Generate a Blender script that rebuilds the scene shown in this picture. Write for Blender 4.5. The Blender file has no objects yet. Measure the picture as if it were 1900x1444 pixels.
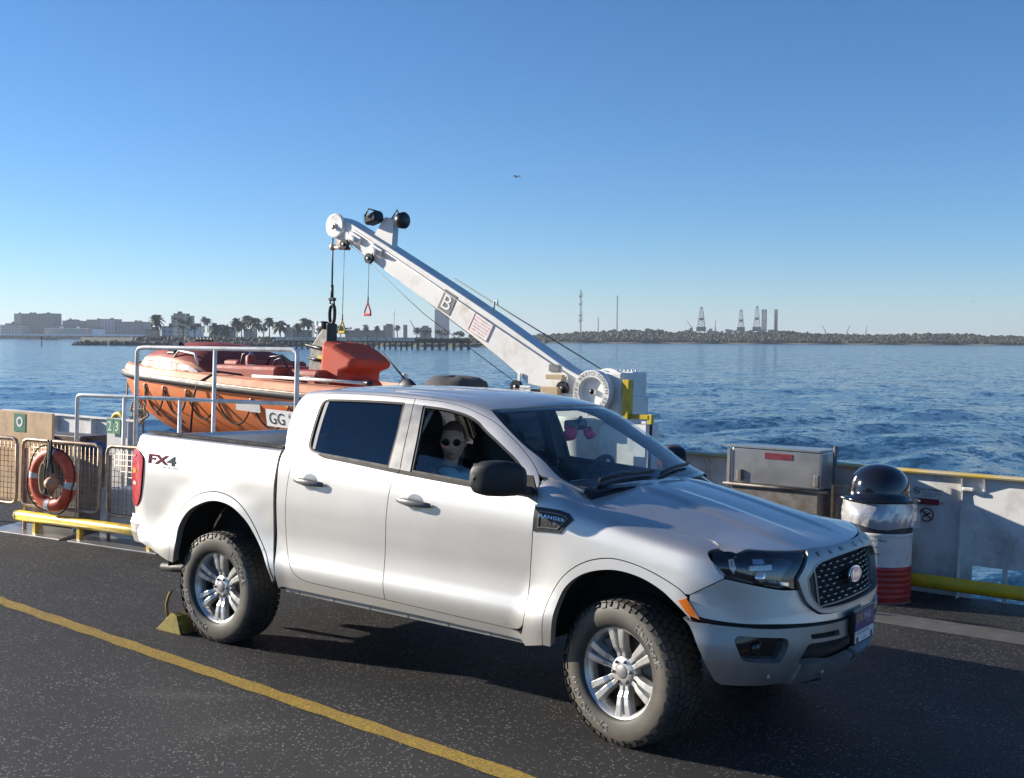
import bpy, bmesh, math, random
import numpy as np
from mathutils import Matrix, Vector, Quaternion
from mathutils.geometry import delaunay_2d_cdt
random.seed(7); RNG = np.random.default_rng(11)
SC = bpy.context.scene
COL = SC.collection

# ------------------------------------------------------------------ frames
# The ferry is listing by 2 degrees: everything aboard is built in the deck
# frame (x = truck forward, z = deck normal) and turned into the level world
# frame by T at the end.  Sea, shore and sky are level.
UP = Vector((-0.00674, -0.03473, 0.99937)).normalized()
T = UP.rotation_difference(Vector((0, 0, 1))).to_matrix().to_4x4()
SEA = -4.15                      # water level below the deck

# ------------------------------------------------------------------ camera
def cam_axes(yaw, pitch, roll):
    f = Vector((-math.sin(yaw) * math.cos(pitch), math.cos(yaw) * math.cos(pitch), math.sin(pitch)))
    r = Vector((math.cos(yaw), math.sin(yaw), 0)); u = r.cross(f)
    return r * math.cos(roll) + u * math.sin(roll), -r * math.sin(roll) + u * math.cos(roll), f
CAM_POS = Vector((2.858, -5.997, 1.983))
_r, _u, _f = cam_axes(0.617805, -0.0223689, 0.0309033)
cd = bpy.data.cameras.new('camera'); cam = bpy.data.objects.new('camera', cd); COL.objects.link(cam)
M = Matrix((( _r.x, _u.x, -_f.x, CAM_POS.x), (_r.y, _u.y, -_f.y, CAM_POS.y), (_r.z, _u.z, -_f.z, CAM_POS.z), (0, 0, 0, 1)))
cam.matrix_world = T @ M
cd.sensor_fit = 'HORIZONTAL'; cd.sensor_width = 36; cd.lens = 36 * 2072.4 / 1900
cd.clip_start = 0.1; cd.clip_end = 60000
SC.camera = cam

# ------------------------------------------------------------------ sky, sun, exposure
SUN_DIR = (T.to_3x3() @ Vector((-2.9, -0.98, 1.0))).normalized()     # towards the sun
SUN_EL = math.asin(SUN_DIR.z); SUN_AZ = math.atan2(SUN_DIR.x, SUN_DIR.y)
world = bpy.data.worlds.new('World'); SC.world = world; world.use_nodes = True
wn = world.node_tree; wn.nodes.clear()
wo = wn.nodes.new('ShaderNodeOutputWorld'); wb = wn.nodes.new('ShaderNodeBackground'); ws = wn.nodes.new('ShaderNodeTexSky')
ws.sky_type = 'NISHITA'; ws.sun_disc = False; ws.sun_elevation = SUN_EL; ws.sun_rotation = SUN_AZ
ws.altitude = 0; ws.air_density = 0.85; ws.dust_density = 0.0; ws.ozone_density = 6.0
wb.inputs['Strength'].default_value = 0.080
hs = wn.nodes.new('ShaderNodeHueSaturation'); hs.inputs['Saturation'].default_value = 1.06; wn.links.new(ws.outputs[0], hs.inputs['Color']); wn.links.new(hs.outputs[0], wb.inputs[0]); wn.links.new(wb.outputs[0], wo.inputs[0])
ld = bpy.data.lights.new('sun', 'SUN'); ld.energy = 5.0; ld.angle = math.radians(0.55); ld.color = (1.0, 0.905, 0.765)
sun = bpy.data.objects.new('sun', ld); COL.objects.link(sun)
sun.rotation_mode = 'QUATERNION'; sun.rotation_quaternion = (-SUN_DIR).to_track_quat('-Z', 'Y'); sun.location = SUN_DIR * 60
SC.view_settings.view_transform = 'Standard'; SC.view_settings.look = 'None'
SC.view_settings.exposure = 0.9; SC.view_settings.gamma = 1.0; SC.view_settings.use_curve_mapping = False

# ------------------------------------------------------------------ materials
MATS = {}
def nodes_of(name):
    m = bpy.data.materials.new(name); m.use_nodes = True; MATS[name] = m
    nt = m.node_tree; return m, nt, nt.nodes['Principled BSDF']
def lk(nt, a, b): nt.links.new(a, b)
def tex(nt, scale, detail=4, rough=.55, coord='Object', kind='ShaderNodeTexNoise', stretch=None):
    tc = nt.nodes.new('ShaderNodeTexCoord'); n = nt.nodes.new(kind); n.inputs['Scale'].default_value = scale
    if kind == 'ShaderNodeTexNoise': n.inputs['Detail'].default_value = detail; n.inputs['Roughness'].default_value = rough
    if stretch:
        mp = nt.nodes.new('ShaderNodeMapping'); mp.inputs['Scale'].default_value = stretch
        lk(nt, tc.outputs[coord], mp.inputs[0]); lk(nt, mp.outputs[0], n.inputs['Vector'])
    else: lk(nt, tc.outputs[coord], n.inputs['Vector'])
    return n
def ramp(nt, src, stops):
    r = nt.nodes.new('ShaderNodeValToRGB'); el = r.color_ramp.elements
    while len(el) < len(stops): el.new(.5)
    for e, (p, c) in zip(el, stops): e.position = p; e.color = (*c, 1) if len(c) == 3 else c
    lk(nt, src, r.inputs[0]); return r
def bump(nt, src, strength, dist, bsdf, prev=None):
    b = nt.nodes.new('ShaderNodeBump'); b.inputs['Strength'].default_value = strength; b.inputs['Distance'].default_value = dist
    lk(nt, src, b.inputs['Height'])
    if prev: lk(nt, prev.outputs[0], b.inputs['Normal'])
    lk(nt, b.outputs[0], bsdf.inputs['Normal']); return b
def simple(name, col, rough=.5, metal=0, var=.12, scale=6, coat=0, bmp=0, bscale=60, dirt=None, dirt_amt=.0, dirt_scale=3, spec=.5):
    """a plain material with slight tonal variation, optional dirt and fine relief"""
    m, nt, b = nodes_of(name)
    b.inputs['Roughness'].default_value = rough; b.inputs['Metallic'].default_value = metal
    b.inputs['Coat Weight'].default_value = coat; b.inputs['Coat Roughness'].default_value = .04
    b.inputs['Specular IOR Level'].default_value = spec
    n = tex(nt, scale, 5, .6)
    lo = tuple(c * (1 - var) for c in col); hi = tuple(min(1, c * (1 + var)) for c in col)
    r = ramp(nt, n.outputs[0], [(.3, lo), (.7, hi)])
    out = r.outputs[0]
    if dirt:
        n2 = tex(nt, dirt_scale, 8, .7); r2 = ramp(nt, n2.outputs[0], [(.52 - dirt_amt * .3, (0, 0, 0)), (.72 - dirt_amt * .25, (1, 1, 1))])
        mx = nt.nodes.new('ShaderNodeMix'); mx.data_type = 'RGBA'
        lk(nt, r2.outputs[0], mx.inputs[0]); lk(nt, out, mx.inputs[6]); mx.inputs[7].default_value = (*dirt, 1); out = mx.outputs[2]
    lk(nt, out, b.inputs['Base Color'])
    rr = ramp(nt, n.outputs[0], [(.3, (rough * .85,) * 3), (.7, (min(1, rough * 1.15),) * 3)]); lk(nt, rr.outputs[0], b.inputs['Roughness'])
    if bmp:
        n3 = tex(nt, bscale, 3, .6); bump(nt, n3.outputs[0], bmp, .004, b)
    return m
def glass(name, tint, gloss=1.0, base=.06):
    """thin sheet of tinted glass: see-through with a fresnel reflection"""
    m, nt, b = nodes_of(name); nt.nodes.remove(b)
    tr = nt.nodes.new('ShaderNodeBsdfTransparent'); tr.inputs[0].default_value = (*tint, 1)
    gl = nt.nodes.new('ShaderNodeBsdfGlossy'); gl.inputs['Roughness'].default_value = .012; gl.inputs[0].default_value = (gloss, gloss, gloss, 1)
    fr = nt.nodes.new('ShaderNodeFresnel'); ge = nt.nodes.new('ShaderNodeNewGeometry'); mi = nt.nodes.new('ShaderNodeMapRange'); mi.inputs['To Min'].default_value = 1.52; mi.inputs['To Max'].default_value = 1 / 1.52; lk(nt, ge.outputs['Backfacing'], mi.inputs['Value']); lk(nt, mi.outputs[0], fr.inputs[0])   # a thin sheet reflects alike from both sides
    ad = nt.nodes.new('ShaderNodeMath'); ad.operation = 'ADD'; ad.inputs[1].default_value = base; ad.use_clamp = True
    mx = nt.nodes.new('ShaderNodeMixShader'); lk(nt, fr.outputs[0], ad.inputs[0]); lk(nt, ad.outputs[0], mx.inputs[0])
    lk(nt, tr.outputs[0], mx.inputs[1]); lk(nt, gl.outputs[0], mx.inputs[2]); lk(nt, mx.outputs[0], nt.nodes['Material Output'].inputs[0])
    return m
def paint_mat():
    m, nt, b = nodes_of('silver_paint')
    b.inputs['Base Color'].default_value = (.7, .695, .68, 1); b.inputs['Metallic'].default_value = .93; b.inputs['Roughness'].default_value = .50
    b.inputs['Coat Weight'].default_value = .9; b.inputs['Coat Roughness'].default_value = .035; b.inputs['Coat IOR'].default_value = 1.45
    n = tex(nt, 2.2, 6, .62); r = ramp(nt, n.outputs[0], [(.3, (.585, .575, .56)), (.7, (.64, .63, .615))]); lk(nt, r.outputs[0], b.inputs['Base Color'])
    n2 = tex(nt, 1400, 1, .5); bump(nt, n2.outputs[0], .035, .0006, b)
    n3 = tex(nt, 5, 6, .6); r3 = ramp(nt, n3.outputs[0], [(.35, (.015,) * 3), (.75, (.06,) * 3)]); lk(nt, r3.outputs[0], b.inputs['Coat Roughness'])
paint_mat()
simple('bumper_silver', (.40, .40, .395), .46, .85, .08, 8, bmp=.08, bscale=300)
simple('alloy', (.60, .60, .59), .34, .75, .06, 20)
simple('chrome', (.8, .8, .8), .08, 1, .03, 20)
simple('brake_metal', (.16, .15, .14), .45, .8, .2, 30)
simple('black_plastic', (.018, .018, .019), .52, 0, .2, 20, bmp=.12, bscale=500)
simple('gloss_black', (.008, .008, .009), .12, 0, .1, 10, coat=.6)
simple('dark_void', (.012, .012, .013), .9, 0, .2, 5)
simple('seal_rubber', (.012, .012, .012), .6, 0, .2, 20)
simple('b_pillar_grey', (.30, .295, .285), .38, .5, .05, 10)
simple('interior_dark', (.020, .020, .022), .75, 0, .2, 12, bmp=.1, bscale=200)
simple('tyre_white', (.42, .41, .38), .6, 0, .2, 40)
simple('interior_light', (.46, .44, .41), .85, 0, .1, 12)
simple('seat_cloth', (.030, .030, .033), .9, 0, .25, 40, bmp=.2, bscale=300)
simple('bed_liner', (.38, .38, .385), .5, .25, .12, 8, bmp=.1, bscale=200)
simple('amber', (.75, .18, .01), .15, 0, .1, 60, coat=.8)
simple('amber_bright', (.95, .35, .05), .2, 0, .1, 60, coat=.5)
simple('tail_red', (.52, .002, .016), .18, 0, .2, 30, coat=.35)
simple('lamp_white', (.75, .77, .72), .15, .1, .15, 60, coat=.5)
simple('decal_red', (.22, .02, .045), .4, 0, .1, 20)
simple('decal_grey', (.16, .16, .165), .4, .2, .1, 20)
simple('white_print', (.78, .78, .76), .5, 0, .05, 20)
simple('black_print', (.02, .02, .022), .5, 0, .05, 20)
simple('plate_blue', (.035, .03, .20), .35, 0, .08, 10, coat=.4)
simple('plate_yellow', (.75, .56, .02), .35, 0, .05, 10)
simple('emblem_blue', (.02, .05, .22), .2, .2, .05, 10, coat=.8)
simple('pink_cloth', (.90, .05, .14), .45, 0, .2, 30)
simple('handle_grey', (.17, .168, .165), .38, .3, .08, 20)
simple('rail_cap', (.014, .014, .016), .85, 0, .2, 20)
simple('sunglass_dark', (.006, .006, .007), .35, 0, .1, 20, spec=.25)
glass('clear_glass', (.84, .90, .89), 1.0, .03)
glass('wind_glass', (.84, .90, .90), 1.0, .0)
glass('privacy_glass', (.06, .065, .08), 1.0, .05)
glass('lens_glass', (.88, .90, .92), 1.0, .03)
def tyre_mat():
    m, nt, b = nodes_of('tyre_rubber')
    n = tex(nt, 9, 6, .65); r = ramp(nt, n.outputs[0], [(.35, (.022, .021, .020)), (.75, (.050, .047, .042))])
    # dust ring on the sidewall, by distance from the axle
    tc = nt.nodes.new('ShaderNodeTexCoord'); sp = nt.nodes.new('ShaderNodeSeparateXYZ'); lk(nt, tc.outputs['Object'], sp.inputs[0])
    cm = nt.nodes.new('ShaderNodeCombineXYZ'); lk(nt, sp.outputs[0], cm.inputs[0]); lk(nt, sp.outputs[2], cm.inputs[2])
    ln = nt.nodes.new('ShaderNodeVectorMath'); ln.operation = 'LENGTH'; lk(nt, cm.outputs[0], ln.inputs[0])
    rd = ramp(nt, ln.outputs['Value'], [(.262, (0, 0, 0)), (.30, (.65,) * 3), (.345, (.75,) * 3), (.372, (.15,) * 3)])
    ml = nt.nodes.new('ShaderNodeMath'); ml.operation = 'MULTIPLY'; lk(nt, rd.outputs[0], ml.inputs[0])
    n2 = tex(nt, 4, 6, .7); r2 = ramp(nt, n2.outputs[0], [(.3, (.35,) * 3), (.65, (1,) * 3)]); lk(nt, r2.outputs[0], ml.inputs[1])
    mx = nt.nodes.new('ShaderNodeMix'); mx.data_type = 'RGBA'; lk(nt, ml.outputs[0], mx.inputs[0]); lk(nt, r.outputs[0], mx.inputs[6]); mx.inputs[7].default_value = (.155, .135, .105, 1)
    lk(nt, mx.outputs[2], b.inputs['Base Color']); b.inputs['Roughness'].default_value = .62
    n3 = tex(nt, 240, 2, .5); bump(nt, n3.outputs[0], .15, .002, b)
tyre_mat()

# ------------------------------------------------------------------ object helpers
FERRY = []                                    # top-level objects aboard
def tag(o, label=None, cat=None, group=None, kind=None):
    if label: o['label'] = label
    if cat: o['category'] = cat
    if group: o['group'] = group
    if kind: o['kind'] = kind
    return o
def aboard(o): FERRY.append(o); return o
def thing(name, label, cat, loc=(0, 0, 0), rz=0, group=None, ferry=True):
    o = bpy.data.objects.new(name, None); COL.objects.link(o); o.location = loc; o.rotation_euler = (0, 0, rz); o.empty_display_size = .2
    tag(o, label, cat, group)
    if ferry: aboard(o)
    return o
def link(name, me, mats, parent=None):
    o = bpy.data.objects.new(name, me); COL.objects.link(o)
    for m in ([mats] if isinstance(mats, str) else mats): me.materials.append(MATS[m])
    if parent: o.parent = parent
    return o
def from_arrays(name, V, F, mats, parent=None, VN=None, smooth=True, FM=None):
    me = bpy.data.meshes.new(name); me.from_pydata([tuple(map(float, v)) for v in V], [], [tuple(int(i) for i in f) for f in F]); me.update()
    o = link(name, me, mats, parent)
    if smooth: me.polygons.foreach_set('use_smooth', [True] * len(me.polygons))
    if FM is not None: me.polygons.foreach_set('material_index', FM)
    if VN is not None: me.normals_split_custom_set_from_vertices([tuple(map(float, n)) for n in VN])
    return o
class MB:
    """collects simple shapes and links them as one mesh object"""
    def __init__(s): s.V = []; s.F = []; s.S = []
    def add(s, V, F, sm=False):
        b = len(s.V); s.V += [tuple(map(float, v)) for v in V]; s.F += [tuple(int(i) + b for i in f) for f in F]; s.S += [sm] * len(F); return s
    def box(s, c, d, R=None, taper=1.0, bev=0.0):
        x, y, z = (q / 2 for q in d); k = taper
        if bev > 0: return s.bbox(c, d, bev, R)
        P = [(-x, -y, -z), (x, -y, -z), (x, y, -z), (-x, y, -z), (-x * k, -y * k, z), (x * k, -y * k, z), (x * k, y * k, z), (-x * k, y * k, z)]
        if R is not None: P = [R @ Vector(p) for p in P]
        P = [(p[0] + c[0], p[1] + c[1], p[2] + c[2]) for p in P]
        return s.add(P, [(0, 3, 2, 1), (4, 5, 6, 7), (0, 1, 5, 4), (1, 2, 6, 5), (2, 3, 7, 6), (3, 0, 4, 7)])
    def bbox(s, c, d, bev, R=None, seg=2):
        bm = bmesh.new(); bmesh.ops.create_cube(bm, size=1); bmesh.ops.scale(bm, vec=d, verts=bm.verts)
        bmesh.ops.bevel(bm, geom=bm.edges[:], offset=bev, segments=seg, profile=.5, affect='EDGES')
        P = [v.co.copy() for v in bm.verts]; bm.verts.index_update(); F = [[v.index for v in f.verts] for f in bm.faces]; bm.free()
        if R is not None: P = [R @ p for p in P]
        return s.add([(p[0] + c[0], p[1] + c[1], p[2] + c[2]) for p in P], F)
    def tube(s, pts, r, n=10, cap=True, closed=False):
        pts = [Vector(p) for p in pts]; rs = r if isinstance(r, (list, tuple)) else [r] * len(pts); k = len(pts)
        up = None; V = []
        for i, p in enumerate(pts):
            a = pts[(i - 1) % k] if (i > 0 or closed) else p; b = pts[(i + 1) % k] if (i < k - 1 or closed) else p
            t = (b - a).normalized()
            if up is None: up = t.orthogonal().normalized()
            else: up = (up - t * up.dot(t)).normalized()
            w = t.cross(up)
            V += [p + rs[i] * (up * math.cos(2 * math.pi * j / n) + w * math.sin(2 * math.pi * j / n)) for j in range(n)]
        F = []
        for i in range(k if closed else k - 1):
            q = (i + 1) % k
            F += [(i * n + j, i * n + (j + 1) % n, q * n + (j + 1) % n, q * n + j) for j in range(n)]
        s.add(V, F, True)
        if cap and not closed:
            b = len(s.V) - len(V); s.F += [tuple(b + j for j in reversed(range(n))), tuple(b + (k - 1) * n + j for j in range(n))]; s.S += [False, False]
        return s
    def lathe(s, prof, o=(0, 0, 0), axis='Z', n=32, R=None, sm=True):
        """prof: list of (radius, height) along the axis"""
        V = []
        for r, h in prof:
            for j in range(n):
                a = 2 * math.pi * j / n; c, d = r * math.cos(a), r * math.sin(a)
                v = Vector((c, d, h)) if axis == 'Z' else Vector((c, h, d)) if axis == 'Y' else Vector((h, c, d))
                if R is not None: v = R @ v
                V.append((v.x + o[0], v.y + o[1], v.z + o[2]))
        F = []
        for i in range(len(prof) - 1):
            F += [(i * n + j, i * n + (j + 1) % n, (i + 1) * n + (j + 1) % n, (i + 1) * n + j) for j in range(n)]
        if axis == 'Y': F = [f[::-1] for f in F]
        return s.add(V, F, sm)
    def prism(s, poly, o, ax, ay, az, d):
        """poly 2D in axes ax, ay, extruded by d along az"""
        o, ax, ay, az = map(Vector, (o, ax, ay, az)); n = len(poly)
        V = [o + ax * p[0] + ay * p[1] for p in poly] + [o + ax * p[0] + ay * p[1] + az * d for p in poly]
        F = [tuple(reversed(range(n))), tuple(range(n, 2 * n))] + [(i, (i + 1) % n, n + (i + 1) % n, n + i) for i in range(n)]
        if ax.cross(ay).dot(az) * d < 0: F = [f[::-1] for f in F]
        return s.add(V, F)
    def build(s, name, mat, parent=None, bevel=0, loc=None):
        me = bpy.data.meshes.new(name); me.from_pydata(s.V, [], s.F); me.update()
        me.polygons.foreach_set('use_smooth', s.S)
        o = link(name, me, mat, parent)
        if bevel:
            md = o.modifiers.new('bevel', 'BEVEL'); md.width = bevel; md.segments = 2; md.limit_method = 'ANGLE'; md.angle_limit = math.radians(40)
        if loc is not None: o.location = loc
        return o
def copy_tree(o, parent=None):
    c = o.copy(); COL.objects.link(c); c.parent = parent
    for ch in list(o.children): copy_tree(ch, c)
    return c

# ------------------------------------------------------------------ lettering
_txt = {}
def text_geo(s, outline=0.0, extrude=0.0, spacing=1.0):
    """mesh of a word in the xy plane, height 1, left aligned at 0; returns V(n,3), F"""
    key = (s, outline, extrude, spacing)
    if key in _txt: return _txt[key]
    cu = bpy.data.curves.new('lettering', 'FONT'); cu.body = s; cu.size = 1.0; cu.space_character = spacing; cu.resolution_u = 3
    cu.extrude = extrude
    if outline: cu.fill_mode = 'NONE'; cu.bevel_depth = outline; cu.bevel_resolution = 0
    ob = bpy.data.objects.new('lettering', cu); COL.objects.link(ob)
    dg = bpy.context.evaluated_depsgraph_get(); me = bpy.data.meshes.new_from_object(ob.evaluated_get(dg))
    V = np.array([v.co[:] for v in me.vertices]).reshape(-1, 3); F = [tuple(p.vertices) for p in me.polygons]
    bpy.data.objects.remove(ob); bpy.data.curves.remove(cu); bpy.data.meshes.remove(me)
    h = .70
    V = V / h; V[:, 0] -= V[:, 0].min(); _txt[key] = (V, F); return V, F
def text_flat(mb, s, o, ax, ay, h, align='L', outline=0, squeeze=1.0, spacing=1.0, lift=0.0):
    """adds flat lettering of cap height h to MB in the plane (ax, ay) at o"""
    V, F = text_geo(s, outline, 0, spacing); o, ax, ay = Vector(o), Vector(ax).normalized(), Vector(ay).normalized(); az = ax.cross(ay)
    w = V[:, 0].max() * h * squeeze; off = {'L': 0, 'C': -w / 2, 'R': -w}[align]
    mb.add([o + ax * (v[0] * h * squeeze + off) + ay * (v[1] * h) + az * (v[2] * h + lift) for v in V], F); return w

# ================================================================== body surfaces of the truck
def smooth(a,b,x):
    t=np.clip((x-a)/(b-a),0,1); return t*t*(3-2*t)
def cr_curve(P,n=90):
    """Catmull-Rom through P (k,2) -> n points, equal arc length"""
    P=np.asarray(P,float); Q=np.vstack([2*P[0]-P[1],P,2*P[-1]-P[-2]])
    out=[]
    for i in range(len(P)-1):
        p0,p1,p2,p3=Q[i:i+4]; t=np.linspace(0,1,24,endpoint=False)[:,None]
        out.append(.5*((2*p1)+(-p0+p2)*t+(2*p0-5*p1+4*p2-p3)*t*t+(-p0+3*p1-3*p2+p3)*t**3))
    out=np.vstack(out+[P[-1:]])
    s=np.r_[0,np.cumsum(np.linalg.norm(np.diff(out,axis=0),axis=1))]
    u=np.linspace(0,s[-1],n); return np.stack([np.interp(u,s,out[:,0]),np.interp(u,s,out[:,1])],1)
def pl(x,xs,ys):   # smooth-ish piecewise interpolation (pchip)
    xs=np.asarray(xs,float);ys=np.asarray(ys,float);x=np.asarray(x,float)
    h=np.diff(xs);d=np.diff(ys)/h;m=np.zeros_like(ys)
    m[0]=d[0];m[-1]=d[-1]
    for i in range(1,len(xs)-1):
        if d[i-1]*d[i]>0:
            w1=2*h[i]+h[i-1];w2=h[i]+2*h[i-1]; m[i]=(w1+w2)/(w1/d[i-1]+w2/d[i])
    i=np.clip(np.searchsorted(xs,x)-1,0,len(h)-1); t=np.clip((x-xs[i])/h[i],-.0,1.0)
    return ((1+2*t)*(1-t)**2*ys[i]+t*(1-t)**2*h[i]*m[i]+t*t*(3-2*t)*ys[i+1]+t*t*(t-1)*h[i]*m[i+1])
WZ=.40          # wheel arch centre height
# ---- lower body side: half width as a function of x,z
def W0(x,z):
    w=pl(z,[.34,.42,.49,.56,.62,.70,.80,.92,1.04,1.14,1.22,1.30,1.40],
           [.868,.886,.904,.921,.925,.914,.911,.919,.927,.929,.922,.905,.870])
    return w
def flare(x,z,xc,zc=WZ):
    r=np.hypot(x-xc,z-zc)
    b=.026*(1-smooth(.50,.74,r))
    return b*smooth(.36,.55,z+.22*(r<.9))
# section kinds: arrays of (w,z) rows for a given x
def sec_bed(x):
    z=np.array([.46,.56,.62,.70,.80,.92,1.04,1.14,1.22,1.29]); rows=[(float(W0(x,q)+flare(x,q,-3.221)),q) for q in z]
    top=1.375+.018*(-2.6-x)/1.6
    rows[-1]=(.912,1.29); rows+= [(.905,top-.035),(.893,top-.012),(.872,top),(.81,top+.002)]
    k=1-.11*max(0,(-3.98-x)/.28)**2.2
    return [(w*k,q) for w,q in rows]
def sec_door(x):
    b=belt(x)
    rows=[(float(W0(x,q)+flare(x,q,0)+flare(x,q,-3.221)),q) for q in [.42,.49,.56,.62,.70,.80,.92,1.04]]
    rows+=[(.929,b-.17),(.924,b-.10),(.909,b-.04),(.886,b)]
    return rows
XS=.30
def nose(z): return pl(z,[.36,.42,.50,.60,.70,.76,.80,.86,.95,1.03,1.08,1.12],[.80,.865,.905,.925,.925,.915,.91,.90,.885,.855,.80,.74])
NEX=2.5
def planf(x,z):
    q=np.clip((x-XS)/(nose(z)-XS),0,.999); return (1-q**NEX)**(1/NEX)
def sec_fender(x):
    rows=[(float(W0(x,q)+flare(x,q,0)),q) for q in [.42,.49,.56,.62,.70,.80]]
    s=float(pl(x,[-.75,-.3,.1,.5],[1.29,1.232,1.152,1.084]))    # shut line height
    B=[(.928,max(s-.185,.89)),(.921,s-.12),(.898,s-.055),(.85,s-.018),(.79,s),(.72,s+.012)]
    A=[(.929,1.10),(.924,1.17),(.905,1.235),(.872,1.283),(.832,1.325),(.785,1.350)]
    f=float(smooth(-.56,-.28,x)); rows+=[(a[0]*(1-f)+b[0]*f,a[1]*(1-f)+b[1]*f) for a,b in zip(A,B)]
    return [(w*float(planf(x,min(z,1.0))),z) for w,z in rows]
def belt(x): return float(pl(x,[-2.7,-2.2,-1.5,-.6,0],[1.385,1.36,1.315,1.265,1.24]))
def sec_cab(x):
    b=belt(x); wb=.886
    zc=float(pl(x,[-2.72,-2.6,-2.3,-1.9,-1.5,-1.2,-1.0,-.7,-.35,-.05],[1.72,1.785,1.812,1.820,1.812,1.792,1.755,1.588,1.376,1.205]))
    zs=float(pl(x,[-2.72,-2.6,-2.3,-1.9,-1.5,-1.2,-1.0,-.7,-.4,-.1],[1.69,1.738,1.758,1.760,1.748,1.712,1.655,1.50,1.315,1.23]))
    ws=float(pl(x,[-2.72,-2.6,-1.9,-1.2,-.8,-.4,-.1],[.645,.672,.685,.668,.69,.735,.77]))
    P0=np.array([wb,b]);P3=np.array([ws,zs]); L=lambda t,o:tuple(P0+(P3-P0)*t+np.array([o,o*.3]))
    dz=zc-zs
    rows=[tuple(P0),L(.3,.012),L(.6,.016),L(.86,.012),(ws-.012,zs+.012*min(1,dz/.05)),(ws-.07,zs+.38*dz),(ws*.62,zs+.72*dz),(ws*.3,zs+.93*dz),(0,zc)]
    return rows
class Loft:
    def __init__(s,sec,x0,x1,n=140,m=120):
        s.xs=np.linspace(x0,x1,n); s.T=np.array([cr_curve(sec(x),m) for x in s.xs]); s.m=m
    def __call__(s,x,t):
        x=np.asarray(x,float);t=np.asarray(t,float)
        fi=np.clip((x-s.xs[0])/(s.xs[1]-s.xs[0]),0,len(s.xs)-1.0001); i=fi.astype(int);a=(fi-i)[...,None]
        fj=np.clip(t*(s.m-1),0,s.m-1.0001); j=fj.astype(int);b=(fj-j)[...,None]
        q=(s.T[i,j]*(1-a)+s.T[i+1,j]*a)*(1-b)+(s.T[i,j+1]*(1-a)+s.T[i+1,j+1]*a)*b
        return np.stack([x,-q[...,0],q[...,1]],-1)
bed=Loft(sec_bed,-4.36,-2.55); door=Loft(sec_door,-2.75,-.55); fender=Loft(sec_fender,-.75,.62); cab=Loft(sec_cab,-2.72,-.05)
# ---- front fascia (th -1..1 : 0 centre, 1 right side, z)
def fascia(th,z):
    th=np.asarray(th,float);z=np.asarray(z,float)
    xn=nose(z); a=np.abs(th)*np.pi/2
    x=XS+(xn-XS)*np.clip(np.cos(a),0,1)**(2/NEX)
    y=(W0(x,z)+flare(x,z,0))*np.clip(np.sin(a),0,1)**(2/NEX)*(1-.075*np.clip((z-1.0)/.09,0,1.3)**2)
    return np.stack([x,-y*np.sign(th+1e-12),z],-1)
def hoodz(x,y):
    x=np.asarray(x,float);y=np.abs(np.asarray(y,float))
    z0=pl(x,[-.45,-.2,.1,.4,.6,.72,.80,.86],[1.345,1.307,1.248,1.176,1.124,1.096,1.072,1.044])
    edge=pl(x,[-.45,0,.38,.5,.62,.8],[.085,.088,.070,.050,.032,.030])
    z=z0-edge*(y/.75)**2.1
    z=z-.016*smooth(.735,.81,y)*smooth(.41,.49,x)
    yr=.30+.10*smooth(-.4,.8,x)      # ridge
    f=smooth(-.40,-.1,x)*(1-smooth(.55,.80,x))
    z=z+f*(.016*(1-smooth(yr,yr+.07,y))-.010*(1-smooth(.14,.22,y)))
    return np.stack([x,-y if False else np.asarray(y)*0+y,z],-1)
def hood(x,y):
    q=hoodz(x,y); return np.stack([q[...,0],np.asarray(y,float)+0*q[...,0],q[...,2]],-1)
def t_of(L, x, z):
    """loft parameter at which the section at x reaches height z (right side)"""
    t = np.linspace(0, 1, 240); P = L(np.full(240, x), t); return float(np.interp(z, P[:, 2], t))
def cab2(x, t):
    """the cab section continued over the roof to the other side (t 0..2)"""
    x = np.asarray(x, float); t = np.asarray(t, float); tt = np.where(t > 1, 2 - t, t); P = cab(x, tt)
    P[..., 1] *= np.where(t > 1, -1.0, 1.0); return P
def cv(pts, n=7):
    return [tuple(p) for p in _cr(np.array(pts, float), n)] if len(pts) > 2 else [tuple(p) for p in pts]
def _cr(P, n):
    Q = np.vstack([2 * P[0] - P[1], P, 2 * P[-1] - P[-2]]); out = []
    for i in range(len(P) - 1):
        p0, p1, p2, p3 = Q[i:i + 4]; t = np.linspace(0, 1, n, endpoint=False)[:, None]
        out.append(.5 * ((2 * p1) + (-p0 + p2) * t + (2 * p0 - 5 * p1 + 4 * p2 - p3) * t * t + (-p0 + 3 * p1 - 3 * p2 + p3) * t ** 3))
    return np.vstack(out + [P[-1:]])
def poly(*segs):
    out = []
    for s in segs:
        for p in s:
            if not out or math.hypot(out[-1][0] - p[0], out[-1][1] - p[1]) > 1e-6: out.append((float(p[0]), float(p[1])))
    if math.hypot(out[0][0] - out[-1][0], out[0][1] - out[-1][1]) < 1e-6: out.pop()
    return out
def _area(P): x, y = P[:, 0], P[:, 1]; return .5 * np.sum(x * np.roll(y, -1) - np.roll(x, -1) * y)
def _resample(P, step):
    out = []
    for i in range(len(P)):
        a, b = P[i], P[(i + 1) % len(P)]; n = max(1, int(np.ceil(np.linalg.norm(b - a) / step))); out += [a + (b - a) * k / n for k in range(n)]
    return np.array(out)
def _inset(P, d):
    if d == 0: return P
    a = np.roll(P, 1, 0); b = np.roll(P, -1, 0)
    def nrm(v): return v / np.maximum(np.linalg.norm(v, axis=1, keepdims=True), 1e-12)
    e1, e2 = nrm(P - a), nrm(b - P); n1 = np.stack([-e1[:, 1], e1[:, 0]], 1); n2 = np.stack([-e2[:, 1], e2[:, 0]], 1)
    n = n1 + n2; k = np.maximum(np.sum(n * n1, 1, keepdims=True), .6); return P + d * n / k
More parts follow.
